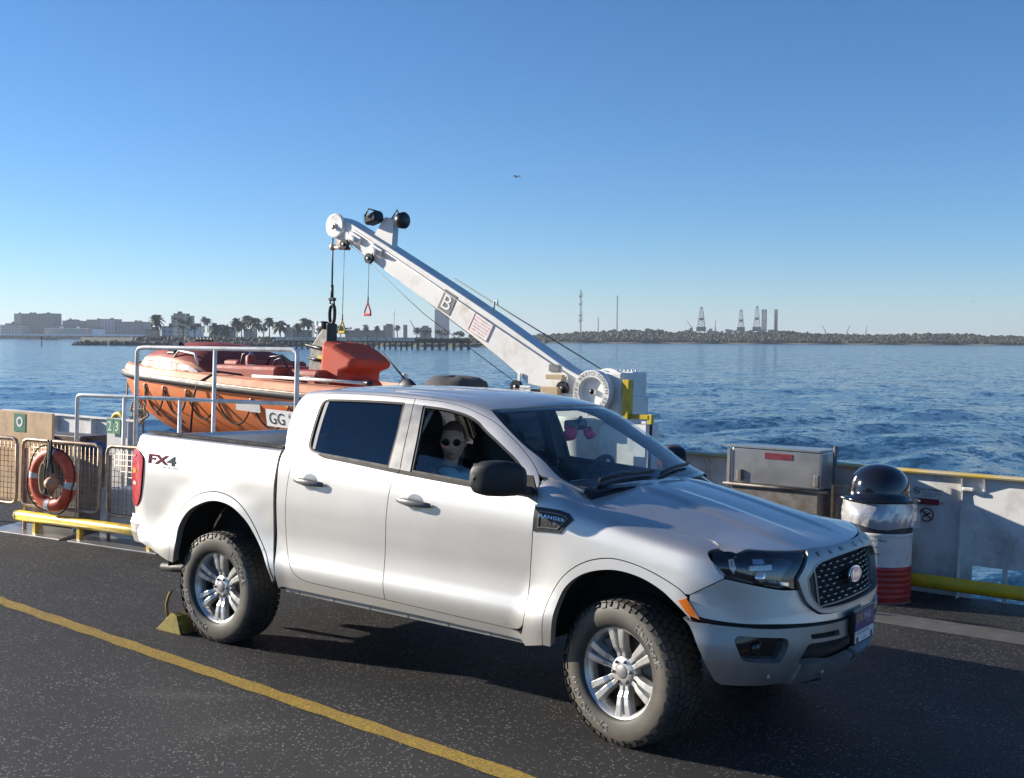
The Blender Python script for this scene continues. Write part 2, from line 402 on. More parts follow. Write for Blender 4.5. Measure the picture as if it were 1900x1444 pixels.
def _inside(Q, P):
    x, y = Q[:, 0][:, None], Q[:, 1][:, None]; x0, y0 = P[:, 0], P[:, 1]; x1, y1 = np.roll(x0, -1), np.roll(y0, -1)
    c = ((y0 > y) != (y1 > y)) & (x < (x1 - x0) * (y - y0) / np.where(y1 == y0, 1e-12, y1 - y0) + x0); return c.sum(1) % 2 == 1
def _dist(Q, P):
    a = P[None]; b = np.roll(P, -1, 0)[None]; q = Q[:, None]; ab = b - a
    t = np.clip(((q - a) * ab).sum(-1) / np.maximum((ab ** 2).sum(-1), 1e-15), 0, 1); return np.sqrt((((a + ab * t[..., None]) - q) ** 2).sum(-1)).min(1)
CEN = np.array([-1.7, 0, .8])
def snormal(S, A, B, ea=.004, eb=.004):
    da = S(A + ea, B) - S(A - ea, B); db = S(A, B + eb) - S(A, B - eb); n = np.cross(da, db)
    return n / np.maximum(np.linalg.norm(n, axis=-1, keepdims=True), 1e-12)
def skin(S, P, holes=(), met=(1, 1), step=.04, gap=.002, off=0.0, depth=.02, crown=0.0, flange=True):
    """cut the outline P (with holes) out of surface S; returns V, F, VN with folded edges"""
    mt = np.array(met, float)
    loops = [np.array(P, float) * mt] + [np.array(h, float) * mt for h in holes]
    for i in range(len(loops)):
        if (_area(loops[i]) > 0) != (i == 0): loops[i] = loops[i][::-1]
        loops[i] = _inset(_resample(loops[i], step), gap)
    O = loops[0]; lo, hi = O.min(0), O.max(0)
    gx, gy = np.meshgrid(np.arange(lo[0] + step / 2, hi[0], step), np.arange(lo[1] + step / 2, hi[1], step)); gx = gx + (np.arange(gx.shape[0]) % 2)[:, None] * step / 2
    G = np.stack([gx.ravel(), gy.ravel()], 1)
    if len(G): G = G[_inside(G, O)]
    for h in loops[1:]:
        if len(G): G = G[~_inside(G, h)]
    for L in loops:
        if len(G): G = G[_dist(G, L) > step * .45]
    pts = np.vstack(loops + ([G] if len(G) else [])); edges = []; b = 0
    for L in loops: n = len(L); edges += [(b + i, b + (i + 1) % n) for i in range(n)]; b += n
    vo, eo, fo, *_ = delaunay_2d_cdt([Vector((float(p[0]), float(p[1]))) for p in pts], edges, [], 0, 1e-7)
    Q = np.array([v[:] for v in vo]); Fa = np.array([f for f in fo if len(f) == 3]); c = Q[Fa].mean(1); k = _inside(c, loops[0])
    for h in loops[1:]: k &= ~_inside(c, h)
    Fa = Fa[k]; A, B = Q[:, 0] / mt[0], Q[:, 1] / mt[1]
    V = S(A, B); N = snormal(S, A, B, .004 / mt[0] * 1.0, .004 / mt[1]); sg = 1.0 if np.mean(np.sum(N * (V - CEN), 1)) > 0 else -1.0
    N = N * sg; o = off
    if crown: d = _dist(Q, loops[0]); o = off + crown * (1 - np.exp(-d / .03)); V = V + N * np.asarray(o)[:, None]
    else: V = V + N * o
    fn = np.cross(V[Fa[:, 1]] - V[Fa[:, 0]], V[Fa[:, 2]] - V[Fa[:, 0]]); fl = np.sum(fn * N[Fa[:, 0]], 1) < 0; Fa[fl] = Fa[fl][:, ::-1]
    VV = [V]; NN = [N]; FF = [tuple(f) for f in Fa]; nb = len(V)
    if flange:
        for L in loops:
            a, b = L[:, 0] / mt[0], L[:, 1] / mt[1]; P3 = S(a, b); n3 = snormal(S, a, b, .004 / mt[0], .004 / mt[1]) * sg
            if crown: P3 = P3 + n3 * off
            else: P3 = P3 + n3 * off
            t = np.roll(P3, -1, 0) - np.roll(P3, 1, 0); t /= np.maximum(np.linalg.norm(t, axis=1, keepdims=True), 1e-12); s_ = np.cross(t, n3) * sg
            n = len(L); VV += [P3, P3 - n3 * depth]; NN += [s_, s_]
            for i in range(n):
                j = (i + 1) % n; f = (nb + i, nb + j, nb + n + j, nb + n + i)
                FF.append(f if sg < 0 else f[::-1])
            nb += 2 * n
    return np.vstack(VV), FF, np.vstack(NN)
def mirror_geo(g): V, F, N = g; m = np.array([1, -1, 1.]); return V * m, [f[::-1] for f in F], N * m
def merge_geo(gs):
    V, F, N = [], [], []; b = 0
    for v, f, n in gs: V.append(v); N.append(n); F += [tuple(i + b for i in q) for q in f]; b += len(v)
    return np.vstack(V), F, np.vstack(N)
def put(name, geos, mat, parent, mirror=False):
    """link surface pieces as one part; with mirror also its twin on the other side"""
    g = merge_geo(geos if isinstance(geos, list) else [geos]); a = from_arrays(name, g[0], g[1], mat, parent, g[2])
    if not mirror: return a
    m = mirror_geo(g); return a, from_arrays(name, m[0], m[1], mat, parent if not isinstance(parent, tuple) else parent[1], m[2])
def put2(name, geos, mat, pr, pl_):
    g = merge_geo(geos if isinstance(geos, list) else [geos]); a = from_arrays(name, g[0], g[1], mat, pr, g[2]); m = mirror_geo(g)
    return a, from_arrays(name, m[0], m[1], mat, pl_, m[2])
def text_on(S, s, a0, b0, da, db, off=.001, outline=0, thick=0, spacing=1.0):
    """lettering laid on surface S: text x runs along parameter a (da per unit), text y along b"""
    V, F = text_geo(s, outline, thick, spacing); A = a0 + V[:, 0] * da; B = b0 + V[:, 1] * db
    P = S(A, B); N = snormal(S, A, B); sg = 1.0 if np.mean(np.sum(N * (P - CEN), 1)) > 0 else -1.0; N = N * sg
    W = P + N * (off + V[:, 2:3] * abs(db)); return W, [tuple(f) for f in F], N

# ================================================================== pickup truck
truck = thing('pickup_truck', 'silver four door pickup truck parked on the dark deck with its front wheels turned', 'truck')
ML = {'bed': (1, 1.04), 'door': (1, .92), 'fender': (1, 1.06), 'cab': (1, 1.33), 'fas': (1.3, 1), 'hood': (1, 1)}
def inset2(P, d, met):
    mt = np.array(met); L = np.array(P) * mt
    if _area(L) < 0: L = L[::-1]
    return [tuple(q) for q in _inset(_resample(L, .03), d) / mt]
# ---- shared shut lines
R_CUT = cv([(-2.462, 1.0), (-2.474, .944), (-2.5186, .70), (-2.526, .41), (-2.485, .248), (-2.42, .168), (-2.34, .138), (-2.2575, .132)])
BOT_R = [(-2.2575, .132), (-1.652, .122)]; BOT_F = [(-1.652, .122), (-.72, .098)]
F_CUT = cv([(-.72, .098), (-.655, .112), (-.62, .16), (-.602, .27), (-.592, .5), (-.577, .716), (-.571, .94), (-.578, 1.0)])
B_CUT = cv([(-1.585, 1.0), (-1.593, .969), (-1.621, .898), (-1.648, .70), (-1.656, .571), (-1.667, .31), (-1.652, .122)])
B_UP = cv([(-1.649, .403), (-1.618, .256), (-1.59, .031), (-1.585, 0)])
DC_R = cv([(-2.462, 0), (-2.487, .062), (-2.493, .23), (-2.488, .315), (-2.46, .362), (-2.39, .383), (-2.25, .39), (-2.003, .396), (-1.649, .403)])
DC_F = cv([(-1.649, .403), (-1.444, .409), (-1.276, .402), (-1.145, .381), (-1.02, .354), (-.899, .305), (-.785, .252), (-.685, .186), (-.615, .11), (-.578, 0)])
RWIN = poly(cv([(-2.370, .341), (-2.034, .356), (-1.716, .368)]), cv([(-1.71, .362), (-1.681, .187), (-1.679, .003)]), [(-1.679, .003), (-2.26, .003)],
            cv([(-2.26, .003), (-2.33, .010), (-2.372, .028), (-2.392, .062)]), cv([(-2.392, .062), (-2.409, .214), (-2.414, .29), (-2.402, .328), (-2.370, .341)]))
FWIN = poly(cv([(-1.562, .369), (-1.383, .371), (-1.234, .361), (-1.13, .335), (-1.063, .301), (-.894, .228), (-.787, .178), (-.70, .115)]),
            cv([(-.70, .115), (-.668, .06), (-.665, .003)]), [(-.665, .003), (-1.503, .003)], cv([(-1.503, .003), (-1.522, .178), (-1.562, .369)]))
# ---- doors (right and left)
rd = put('rear_door', [skin(door, poly(R_CUT, BOT_R, B_CUT[::-1], [(-1.585, 1), (-2.462, 1)]), met=ML['door'], gap=.0025),
                       skin(cab, poly(DC_R, B_UP, [(-1.585, 0), (-2.462, 0)]), [RWIN], met=ML['cab'], gap=.0025, step=.03)], 'silver_paint', truck, True)
fd = put('front_door', [skin(door, poly(B_CUT, BOT_F, F_CUT, [(-.578, 1), (-1.585, 1)]), met=ML['door'], gap=.0025),
                        skin(cab, poly(DC_F, [(-.578, 0), (-1.585, 0)], B_UP[::-1]), [FWIN], met=ML['cab'], gap=.0025, step=.03)], 'silver_paint', truck, True)
put2('window_seal', skin(cab, RWIN, [inset2(RWIN, .013, ML['cab'])], met=ML['cab'], gap=-.001, off=-.002, step=.012), 'seal_rubber', *rd)
put2('window_seal', skin(cab, FWIN, [inset2(FWIN, .013, ML['cab'])], met=ML['cab'], gap=-.001, off=-.002, step=.012), 'seal_rubber', *fd)
g = skin(cab, inset2(RWIN, .010, ML['cab']), met=ML['cab'], gap=0, off=-.010, flange=False)
put2('window_glass', g, 'privacy_glass', *rd)
# the front right window is let half down; the left one is closed
gt = cv([(-1.51, .100), (-1.382, .103), (-1.255, .094), (-1.096, .077), (-.95, .045), (-.80, .014)])
g = skin(cab, poly(gt, [(-.80, .006), (-1.497, .006)]), met=ML['cab'], gap=0, off=-.016, depth=.004)
put('window_glass', g, 'clear_glass', fd[0])
g = skin(cab, inset2(FWIN, .010, ML['cab']), met=ML['cab'], gap=0, off=-.010, flange=False); m = mirror_geo(g)
from_arrays('window_glass', m[0], m[1], 'clear_glass', fd[1], m[2])
# added pale strip standing in for C pillar lining seen through the glass
put2('pillar_lining_strip', skin(cab, [(-2.388, .322), (-2.362, .333), (-2.328, .03), (-2.352, .028)], met=ML['cab'], gap=0, off=-.006), 'interior_light', *rd)
# B pillar trim, belt mouldings
put2('pillar_trim', skin(cab, poly(cv([(-1.71, .366), (-1.683, .187), (-1.679, .0)]), [(-1.588, .0)], B_UP[::-1][2:-5], [(-1.643, .372)]), met=ML['cab'], gap=.003, off=.0022, depth=.006), 'b_pillar_grey', *rd)
put2('pillar_trim', skin(cab, poly(B_UP[6:-2], [(-1.586, .0), (-1.503, .0)], cv([(-1.503, .004), (-1.522, .178), (-1.564, .371)]), [(-1.643, .372)]), met=ML['cab'], gap=.003, off=.0022, depth=.006), 'b_pillar_grey', *fd)
put2('belt_moulding', skin(door, [(-2.22, .982), (-1.588, .974), (-1.586, 1), (-2.30, 1)], met=ML['door'], gap=0, off=.005, depth=.02, step=.02), 'seal_rubber', *rd)
put2('belt_moulding', skin(door, [(-1.583, .974), (-.64, .974), (-.62, 1), (-1.58, 1)], met=ML['door'], gap=0, off=.005, depth=.02, step=.02), 'seal_rubber', *fd)
# door handles: a bar with two feet over a flat disc, its darker tone painting the cup's shade
def handle(x0, x1, t, par):
    pts = []; xs = np.linspace(x0, x1, 9); P = door(xs, np.full(9, t)); P[:, 1] -= .030 * np.sin(np.linspace(.25, math.pi - .25, 9)) + .006
    for s, pr in ((1, par[0]), (-1, par[1])):
        mb = MB(); Q = [(p[0], p[1] * s, p[2]) for p in P]
        V = []; F = []
        for i, q in enumerate(Q):
            k = .55 + .45 * math.sin(math.pi * (i + .6) / 9.2); h, d = .022 * k, .011
            V += [(q[0], q[1] - s * d, q[2] + h * .6), (q[0], q[1] - s * d, q[2] - h * .6), (q[0], q[1], q[2] - h), (q[0], q[1] + s * d, q[2] - h * .5), (q[0], q[1] + s * d, q[2] + h * .5), (q[0], q[1], q[2] + h)]
        for i in range(8): F += [(i * 6 + j, i * 6 + (j + 1) % 6, i * 6 + 6 + (j + 1) % 6, i * 6 + 6 + j) for j in range(6)]
        F += [tuple(range(6))[::-1], tuple(48 + j for j in range(6))]
        if s < 0: F = [f[::-1] for f in F]
        mb.add(V, F, True); mb.build('door_handle', 'handle_grey', pr)
    c = (x0 + x1) / 2 + .005; an = np.linspace(0, 2 * math.pi, 24, endpoint=False)
    cup = [(c + .062 * math.cos(a), t + .052 * math.sin(a) / .92) for a in an]
    put2('handle_cup', skin(door, cup, met=ML['door'], gap=0, off=.0012, depth=.001, step=.012), 'handle_shade', *par)
simple('handle_shade', (.50, .495, .48), .30, .8, .03, 8)
handle(-2.432, -2.180, .808, rd); handle(-1.553, -1.300, .806, fd)
# ---- front fenders
def tf(x, z): return (x, t_of(fender, x, z))
def tfw(x, w):
    t = np.linspace(.5, 1, 200); P = fender(np.full(200, x), t); return (x, float(np.interp(-w, P[:, 1], t)))
def inter(th):
    lo, hi = .95, 1.12
    for _ in range(40):
        z = (lo + hi) / 2; P = fascia(np.array(th), np.array(z)); lo, hi = (z, hi) if hood(P[0], P[1])[2] > z else (lo, z)
    return float(P[0]), float(P[1]), z
ITH = np.linspace(0, .70, 18); IPT = [inter(t) for t in ITH]
SHUT = [(-.41, -.66), (-.335, -.745), (-.251, -.797), (-.161, -.802), (.078, -.776), (.366, -.735), (.44, -.757), (.487, -.80)]
FFL = cv([(-.492, .03), (-.48, .157), (-.452, .296), (-.373, .435), (-.251, .544), (-.101, .612), (.036, .626), (.175, .606), (.314, .558), (.375, .516)])
FAR = cv([(-.436, .03), (-.417, .147), (-.397, .263), (-.345, .385), (-.234, .486), (-.069, .551), (.082, .558), (.217, .519), (.327, .445), (.403, .377)])
VENT = [(-.566, .795), (-.405, .800), (-.352, .794), (-.322, .768), (-.396, .675), (-.570, .659)]
fp = poly([tf(-.62, .405)], cv([tf(-.655, .46), tf(-.625, .53), tf(-.602, .65), tf(-.592, .84), tf(-.577, 1.03), tf(-.571, 1.20), tf(-.578, 1.265), tf(-.60, 1.33)]),
          [(-.61, 1.0), (-.42, 1.0)], cv([tfw(x, -y) if i else (-.42, .995) for i, (x, y) in enumerate(SHUT)]),
          cv([(.481, .9044), (.4426, .8276), (.470, .771), (.504, .7417), (.546, .6985)]), [tf(.546 - .162 * q, .952 - .096 * q) for q in np.linspace(0, 1, 9)], FFL[::-1][2:])
fen = put('front_fender', skin(fender, fp, met=ML['fender'], gap=.0022, step=.035), 'silver_paint', truck, True)
put2('wheel_arch_flare', skin(fender, poly(FFL, [(.385, .47), (.403, .377)], FAR[::-1]), met=ML['fender'], gap=.004, off=.002, crown=.014, depth=.05, step=.018), 'silver_paint', *fen)
v = put2('fender_vent', skin(fender, VENT, met=ML['fender'], gap=0, off=.006, depth=.012, step=.02), 'black_plastic', *fen)
VI = [(-.535, .775), (-.43, .780), (-.365, .775), (-.352, .765), (-.410, .694), (-.54, .683)]
g = skin(fender, VI, [inset2(VI, .006, ML['fender'])], met=ML['fender'], gap=0, off=.010, depth=.004, step=.02)
put2('vent_bezel', g, 'decal_grey', *fen)
gs = [text_on(fender, 'RANGER', -.528, .741, .0275, .0185, .0095, spacing=1.08), text_on(fender, 'XLT', -.497, .705, .030, .0175, .0095)]
from_arrays('badge_lettering', *[merge_geo(gs)[i] for i in (0, 1)], 'chrome', fen[0], None, False)
put2('side_marker', skin(fender, [(.331, .484), (.373, .508), (.447, .397), (.390, .411)], met=ML['fender'], gap=0, off=.015, depth=.01, step=.015), 'amber', *fen)
# ---- bed sides
def tb(x, z): return (x, t_of(bed, x, z))
RFL = cv([(-3.692, .045), (-3.662, .131), (-3.653, .257), (-3.569, .424), (-3.422, .533), (-3.247, .584), (-3.098, .58), (-2.962, .532), (-2.85, .439), (-2.759, .324), (-2.673, .201), (-2.618, .06)])
RAR = cv([(-3.640, .04), (-3.605, .146), (-3.582, .299), (-3.485, .418), (-3.327, .495), (-3.188, .522), (-3.04, .502), (-2.91, .433), (-2.823, .352), (-2.725, .231), (-2.658, .115), (-2.635, .032)])
TAIL = poly(cv([(-4.225, .80), (-4.16, .806), (-4.10, .796), (-4.04, .772), (-4.012, .735), (-4.01, .66), (-4.028, .54), (-4.055, .455), (-4.10, .402), (-4.16, .388), (-4.225, .40)]))
bp_ = poly([(-2.62, .06)], cv([(-2.60, .1), (-2.632, .25), (-2.642, .37), (-2.638, .60), (-2.628, .80), (-2.615, .9), (-2.605, 1)]), [(-4.06, 1.0)], cv([(-4.06, 1.0), (-4.10, .92), (-4.15, .85), (-4.19, .815), (-4.225, .80)]), TAIL[:],
           cv([(-4.225, .40), (-4.20, .355), (-4.165, .30), (-4.125, .245), (-4.052, .147)]), [(-3.692, .045)], RFL)
bds = put('bed_side', skin(bed, bp_, met=ML['bed'], gap=.0022, step=.035), 'silver_paint', truck, True)
put2('wheel_arch_flare', skin(bed, poly(RFL, RAR[::-1]), met=ML['bed'], gap=.004, off=.002, crown=.014, depth=.05, step=.018), 'silver_paint', *bds)
tl = put2('tail_lamp', skin(bed, TAIL, met=ML['bed'], gap=.003, off=.010, depth=.03, step=.02, crown=.008), 'tail_red', *bds)
for (a, b, ha, hb, mt) in ((-4.115, .655, .035, .020, 'amber_bright'), (-4.11, .565, .03, .014, 'lamp_white'), (-4.13, .76, .03, .01, 'tail_pale')):
    if mt == 'tail_pale' and mt not in MATS: simple('tail_pale', (.62, .12, .14), .15, 0, .2, 60, coat=1)
    el = [(a + ha * math.cos(q), b + hb * math.sin(q)) for q in np.linspace(0, 2 * math.pi, 16, endpoint=False)]
    put2('lamp_element', skin(bed, el, met=ML['bed'], gap=0, off=.0195, depth=.004, step=.02), mt, *tl)
# tailgate side decal
gs1 = [text_on(bed, 'FX', -3.962, .724, .132, .060, .0012)]; gs2 = [text_on(bed, '4', -3.752, .722, .132, .060, .0012), text_on(bed, 'OFF ROAD', -3.815, .698, .0300, .013, .0012)]
from_arrays('decal', *merge_geo(gs1)[:2], 'decal_red', bds[0], None, False); from_arrays('decal', *merge_geo(gs2)[:2], 'decal_grey', bds[0], None, False)
gs3 = [text_on(bed, 'FX', -3.962, .724, .132, .060, .0014, outline=.05)]; gs4 = [text_on(bed, '4', -3.752, .722, .132, .060, .0014, outline=.05)]; from_arrays('decal_outline', *merge_geo(gs4)[:2], ['decal_grey'], bds[0], None, False)
from_arrays('decal_outline', *merge_geo(gs3)[:2], ['decal_red'], bds[0], None, False)
# bed rail caps, inner walls, floor, headboard, tailgate
for s in (-1, 1):
    mb = MB(); xs = np.linspace(-4.065, -2.63, 12)
    P = [(x, 1.377 + .018 * (-2.6 - x) / 1.6) for x in xs]
    V = []; F = []
    for x, z in P: V += [(x, s * .868, z + .003), (x, s * .862, z + .016), (x, s * .80, z + .017), (x, s * .755, z + .014), (x, s * .752, z - .03)]
    for i in range(11): F += [(i * 5 + j, i * 5 + j + 1, i * 5 + 6 + j, i * 5 + 5 + j) for j in range(4)]
    if s > 0: F = [f[::-1] for f in F]
    mb.add(V, F); mb.build('bed_rail_cap', 'rail_cap', bds[0] if s < 0 else bds[1])
    mb = MB(); mb.box((-3.40, s * .757, 1.195), (1.50, .012, .35))
    for i, x in enumerate(np.arange(-4.05, -2.75, .125)): mb.bbox((x, s * .747, 1.20), (.062, .018, .15 if i % 3 else .10), .006)
    mb.box((-3.40, s * .745, 1.325), (1.54, .02, .02)); mb.box((-3.40, s * .66, 1.015), (1.50, .20, .012)); mb.box((-3.40, s * .565, .93), (1.50, .012, .17))
    mb.build('bed_inner_wall', 'bed_liner', truck)
    for x in (-3.05, -2.74):
        MB().lathe([(0, -.004), (.016, -.004), (.02, 0), (.016, .006), (.008, .006), (.008, -.003)], (x, s * .742, 1.275), 'Y', 14).build('tie_down', 'seal_rubber', truck)
mb = MB(); mb.box((-3.40, 0, .825), (1.50, 1.13, .03))
for y in np.arange(-.51, .55, .102): mb.box((-3.40, y, .845), (1.48, .06, .014))
mb.build('bed_floor', 'bed_liner', truck)
mb = MB(); mb.box((-2.645, 0, 1.11), (.03, 1.50, .54))
for y in np.arange(-.6, .65, .2): mb.bbox((-2.665, y, 1.1), (.02, .12, .36), .006)
mb.box((-2.648, 0, 1.385), (.05, 1.66, .022)); mb.build('bed_headboard', 'bed_liner', truck)
mb = MB(); mb.bbox((-4.17, 0, 1.10), (.05, 1.50, .52), .015); mb.bbox((-4.175, 0, 1.345), (.05, 1.52, .05), .015); mb.bbox((-4.198, 0, 1.22), (.02, .26, .09), .008)
tg = mb.build('tailgate', 'silver_paint', truck); MB().bbox((-4.211, 0, 1.22), (.015, .20, .06), .006).build('tailgate_handle', 'black_plastic', tg)
# rear bumper: wraps the corners, black step pad on top
def ring_loft(prof, zs_or_sec, name, mat, par, closed=False): pass
V = []; F = []; plan = [(-4.00, -.895), (-4.12, -.893), (-4.20, -.875), (-4.25, -.83), (-4.275, -.74), (-4.29, -.4), (-4.295, 0), (-4.29, .4), (-4.275, .74), (-4.25, .83), (-4.20, .875), (-4.12, .893), (-4.00, .895)]
secz = [(.0, .79), (.0, .765), (.012, .73), (.006, .66), (-.02, .58), (-.09, .57)]
for x, y in plan:
    n = Vector((x + 3.9, y * .75)).normalized()
    for d, z in secz: V.append((x + n.x * d, y + n.y * d, z))
    V.append((x - n.x * .09, y - n.y * .09, .79))
k = 7
for i in range(len(plan) - 1): F += [(i * k + j, i * k + (j + 1) % k, i * k + k + (j + 1) % k, i * k + k + j) for j in range(k)]
F += [tuple(range(k))[::-1], tuple((len(plan) - 1) * k + j for j in range(k))]
rb = MB().add(V, [f[::-1] for f in F]).build('rear_bumper', 'silver_paint', truck, .006)
MB().box((-4.235, 0, .798), (.09, 1.5, .012)).box((-4.205, -.80, .798), (.05, .10, .012)).box((-4.205, .80, .798), (.05, .10, .012)).build('step_pad', 'black_plastic', rb)
# ---- cab: corner behind the rear door, pillars and roof rails, roof, windscreen, rear wall
WSE = cv([(-1.088, .423), (-.952, .352), (-.789, .281), (-.644, .231), (-.513, .166), (-.42, .158), (-.353, .156)])
CF = poly([(-2.585, 0)], cv([(-2.585, 0), (-2.625, .12), (-2.66, .26), (-2.672, .36), (-2.655, .43), (-2.56, .458), (-2.43, .463)]), cv([(-2.43, .463), (-2.1, .463), (-1.84, .461), (-1.388, .446), (-1.088, .423)]),
          WSE, [(-.36, .148), (-.50, .138), (-.60, .126)], [p for p in DC_F[::-1] if p[1] > .13], DC_R[::-1])
cf = put('cab_frame', skin(cab, CF, met=ML['cab'], gap=.0022, step=.03), 'silver_paint', truck, True)
HEAD = cv([(-1.088, .423), (-1.012, .562), (-.971, .714), (-.948, .9), (-.945, 1.0), (-.948, 1.1), (-.971, 1.286), (-1.012, 1.438), (-1.088, 1.577)])
RDR = cv([(-2.43, .463), (-2.1, .463), (-1.84, .461), (-1.388, .446), (-1.088, .423)])
RF = poly(RDR, HEAD, [(x, 2 - t) for x, t in RDR[::-1]], cv([(-2.43, 1.537), (-2.56, 1.53), (-2.65, 1.42), (-2.675, 1.2), (-2.68, 1.0), (-2.675, .8), (-2.65, .58), (-2.56, .47), (-2.43, .463)]))
def roofsurf(x, t):
    P = cab2(x, t); y = np.abs(P[..., 1]); rib = 0
    for yc in (.17, .47): rib = rib + .007 * np.exp(-((y - yc) / .035) ** 2)
    P[..., 2] -= rib * smooth(-1.15, -1.3, -np.abs(P[..., 0]) * 0 + P[..., 0]) * smooth(-2.55, -2.4, P[..., 0]) if False else rib * (1 - smooth(-1.45, -1.25, P[..., 0])) * smooth(-2.58, -2.40, P[..., 0]); return P
rf = put('roof', skin(roofsurf, RF, met=ML['cab'], gap=.002, step=.035), 'silver_paint', truck)
WB = cv([(-.353, .153), (-.30, .30), (-.25, .6), (-.232, 1.0), (-.25, 1.4), (-.30, 1.70), (-.353, 1.847)])
WS = poly(WSE, WB, [(x, 2 - t) for x, t in WSE[::-1]], HEAD[::-1])
wsn = put('windscreen', skin(cab2, WS, met=ML['cab'], gap=.004, off=-.004, step=.04, flange=False), 'wind_glass', truck)
put('windscreen_border', skin(cab2, WS, [inset2(WS, .035, ML['cab'])], met=ML['cab'], gap=.003, off=-.010, depth=.012, step=.03), 'gloss_black', wsn)
# rear wall of the cab with its window
mb = MB(); mb.box((-2.60, 0, .93), (.02, 1.66, .86)); mb.box((-2.62, .57, 1.53), (.03, .22, .36)); mb.box((-2.62, -.57, 1.53), (.03, .22, .36)); mb.box((-2.63, 0, 1.70), (.03, 1.0, .06))
cw = mb.build('cab_rear_wall', 'silver_paint', truck); MB().box((-2.628, 0, 1.54), (.005, .95, .34)).build('rear_window', 'privacy_glass', cw)
# ---- rocker panels with the pinch weld below
rk = put('rocker_panel', skin(door, poly(cv([(-2.592, .05), (-2.60, .12), (-2.612, .30), (-2.612, .6), (-2.602, .85), (-2.585, 1.0)]), R_CUT, BOT_R, BOT_F, [(-.665, .092), (-.625, .068), (-.60, .036), (-1.4, .055), (-2.56, .060)]), met=ML['door'], gap=.0022, depth=.05, step=.03), 'silver_paint', truck, True)
for s, pr in ((-1, rk[0]), (1, rk[1])):
    mb = MB(); mb.box((-1.56, s * .868, .452), (1.98, .01, .035), Matrix.Rotation(.008, 3, 'Y'))
    for x in np.arange(-2.45, -.6, .31): mb.box((x, s * .873, .445 - .008 * (x + 1.56)), (.04, .006, .02))
    mb.box((-1.56, s * .82, .47), (1.98, .10, .02)); mb.build('pinch_weld', 'b_pillar_grey', pr)
# ---- bonnet and cowl
half = [(-.273, 0), (-.317, -.25), (-.393, -.488), (-.41, -.66)]
HR = cv(half) + cv(SHUT)[1:]; HF = [(x, y) for x, y, z in IPT] + [(.487, -.80)]
hp = poly(HR, HF[::-1][1:], [(x, -y) for x, y in HF[1:]], [(x, -y) for x, y in HR[::-1][1:-1]])
hd = put('bonnet', skin(hood, hp, met=ML['hood'], gap=.0022, step=.03, depth=.025), 'silver_paint', truck)
mb = MB(); V = []; F = []
for i, y in enumerate(np.linspace(-.72, .72, 15)):
    a = 1 - (y / .72) ** 2; V += [(-.43 + .20 * a, y, 1.285 + .03 * a), (-.34 + .14 * a, y, 1.262 + .04 * a), (-.20 + .05 * a, y, 1.14 + .04 * a)]
for i in range(14): F += [(i * 3 + j, i * 3 + j + 1, i * 3 + 4 + j, i * 3 + 3 + j) for j in range(2)]
mb.add(V, F, True).build('cowl', 'black_plastic', truck)
for t0, t1, x0, x1 in ((.30, .93, -.345, -.31), (.98, 1.58, -.285, -.375)):
    tt = np.linspace(t0, t1, 9); xx = np.linspace(x0, x1, 9); P = cab2(xx, tt); N = snormal(cab2, xx, tt); N = N * np.sign(N[:, 2:3])
    mb = MB(); mb.tube([tuple(q) for q in P + N * .012], .007, 6); mb.tube([tuple(q) for q in (P + N * .026)[::4]], .006, 6); mb.build('wiper', 'black_plastic', truck)
# ---- front end
BOTU = cv([(.935, .775), (.878, .748), (.709, .733), (.521, .729), (.255, .714), (.06, .700), (0, .699)])
def sym(half): return [(a, b) for a, b in half] + [(-a, b) for a, b in half[::-1]]
zi = lambda t: float(np.interp(t, ITH, [q[2] for q in IPT]))
HLP = poly(cv([(.842, 1.064), (.82, 1.076), (.78, 1.080), (.73, 1.081), (.68, zi(.68) - .005), (.6, zi(.6) - .005), (.45, zi(.45) - .005), (.36, zi(.36) - .005), (.272, zi(.272) - .005)]), cv([(.272, zi(.272) - .005), (.32, 1.012), (.383, .949), (.402, .915), (.397, .895)]), cv([(.397, .895), (.48, .902), (.592, .922), (.70, .942), (.765, .953), (.80, .975), (.832, 1.02), (.842, 1.069)]))
GO = cv([(t, zi(t) - .004) for t in (0, .06, .12, .182, .245)]) + [(.275, zi(.275) - .012), (.30, 1.028)] + cv([(.383, .952), (.388, .93), (.356, .836), (.325, .80), (.287, .772)]) + cv([(.255, .757), (.178, .748), (.08, .744), (0, .742)])
GI = cv([(0, 1.020), (.10, 1.018), (.208, 1.009)]) + [(.262, .996)] + cv([(.327, .944), (.330, .93), (.326, .873), (.31, .83), (.285, .797)]) + cv([(.262, .783), (.216, .778), (.10, .772), (0, .770)])
GOs, GIs = poly(sym(GO)), poly(sym(GI))
# upper bumper skin between lamps, grille and the lower bumper, both sides in one piece
up_half = BOTU[::-1] + [(.953, .852)] + [(.80, .948)]
UB = poly(sym([(0, .69)] + cv([(0, .699), (.06, .700), (.255, .714), (.521, .729), (.709, .733), (.878, .748), (.945, .778)]) + [(.953, .852), (.795, .950)] + cv([(.765, .951), (.70, .940), (.592, .919), (.48, .899), (.399, .892)]) + [(.40, .905)] + GO[-34:] ) ) if False else None
def thx(x, z): return float(np.arccos(np.clip((x - XS) / (nose(z) - XS), 0, 1) ** (NEX / 2)) * 2 / np.pi)
half_up = cv([(0, .700), (.06, .700), (.255, .714), (.521, .729), (.709, .733), (.878, .748), (.93, .765), (.947, .785)]) + [(thx(.384 + .162 * q, .855 + .096 * q), .855 + .096 * q) for q in np.linspace(0, 1, 9)] + cv([(.765, .950), (.70, .939), (.592, .918), (.48, .898), (.40, .892)]) + cv([(.376, .89), (.354, .832), (.322, .795), (.285, .768), (.254, .754), (.178, .745), (.08, .741), (0, .739)])
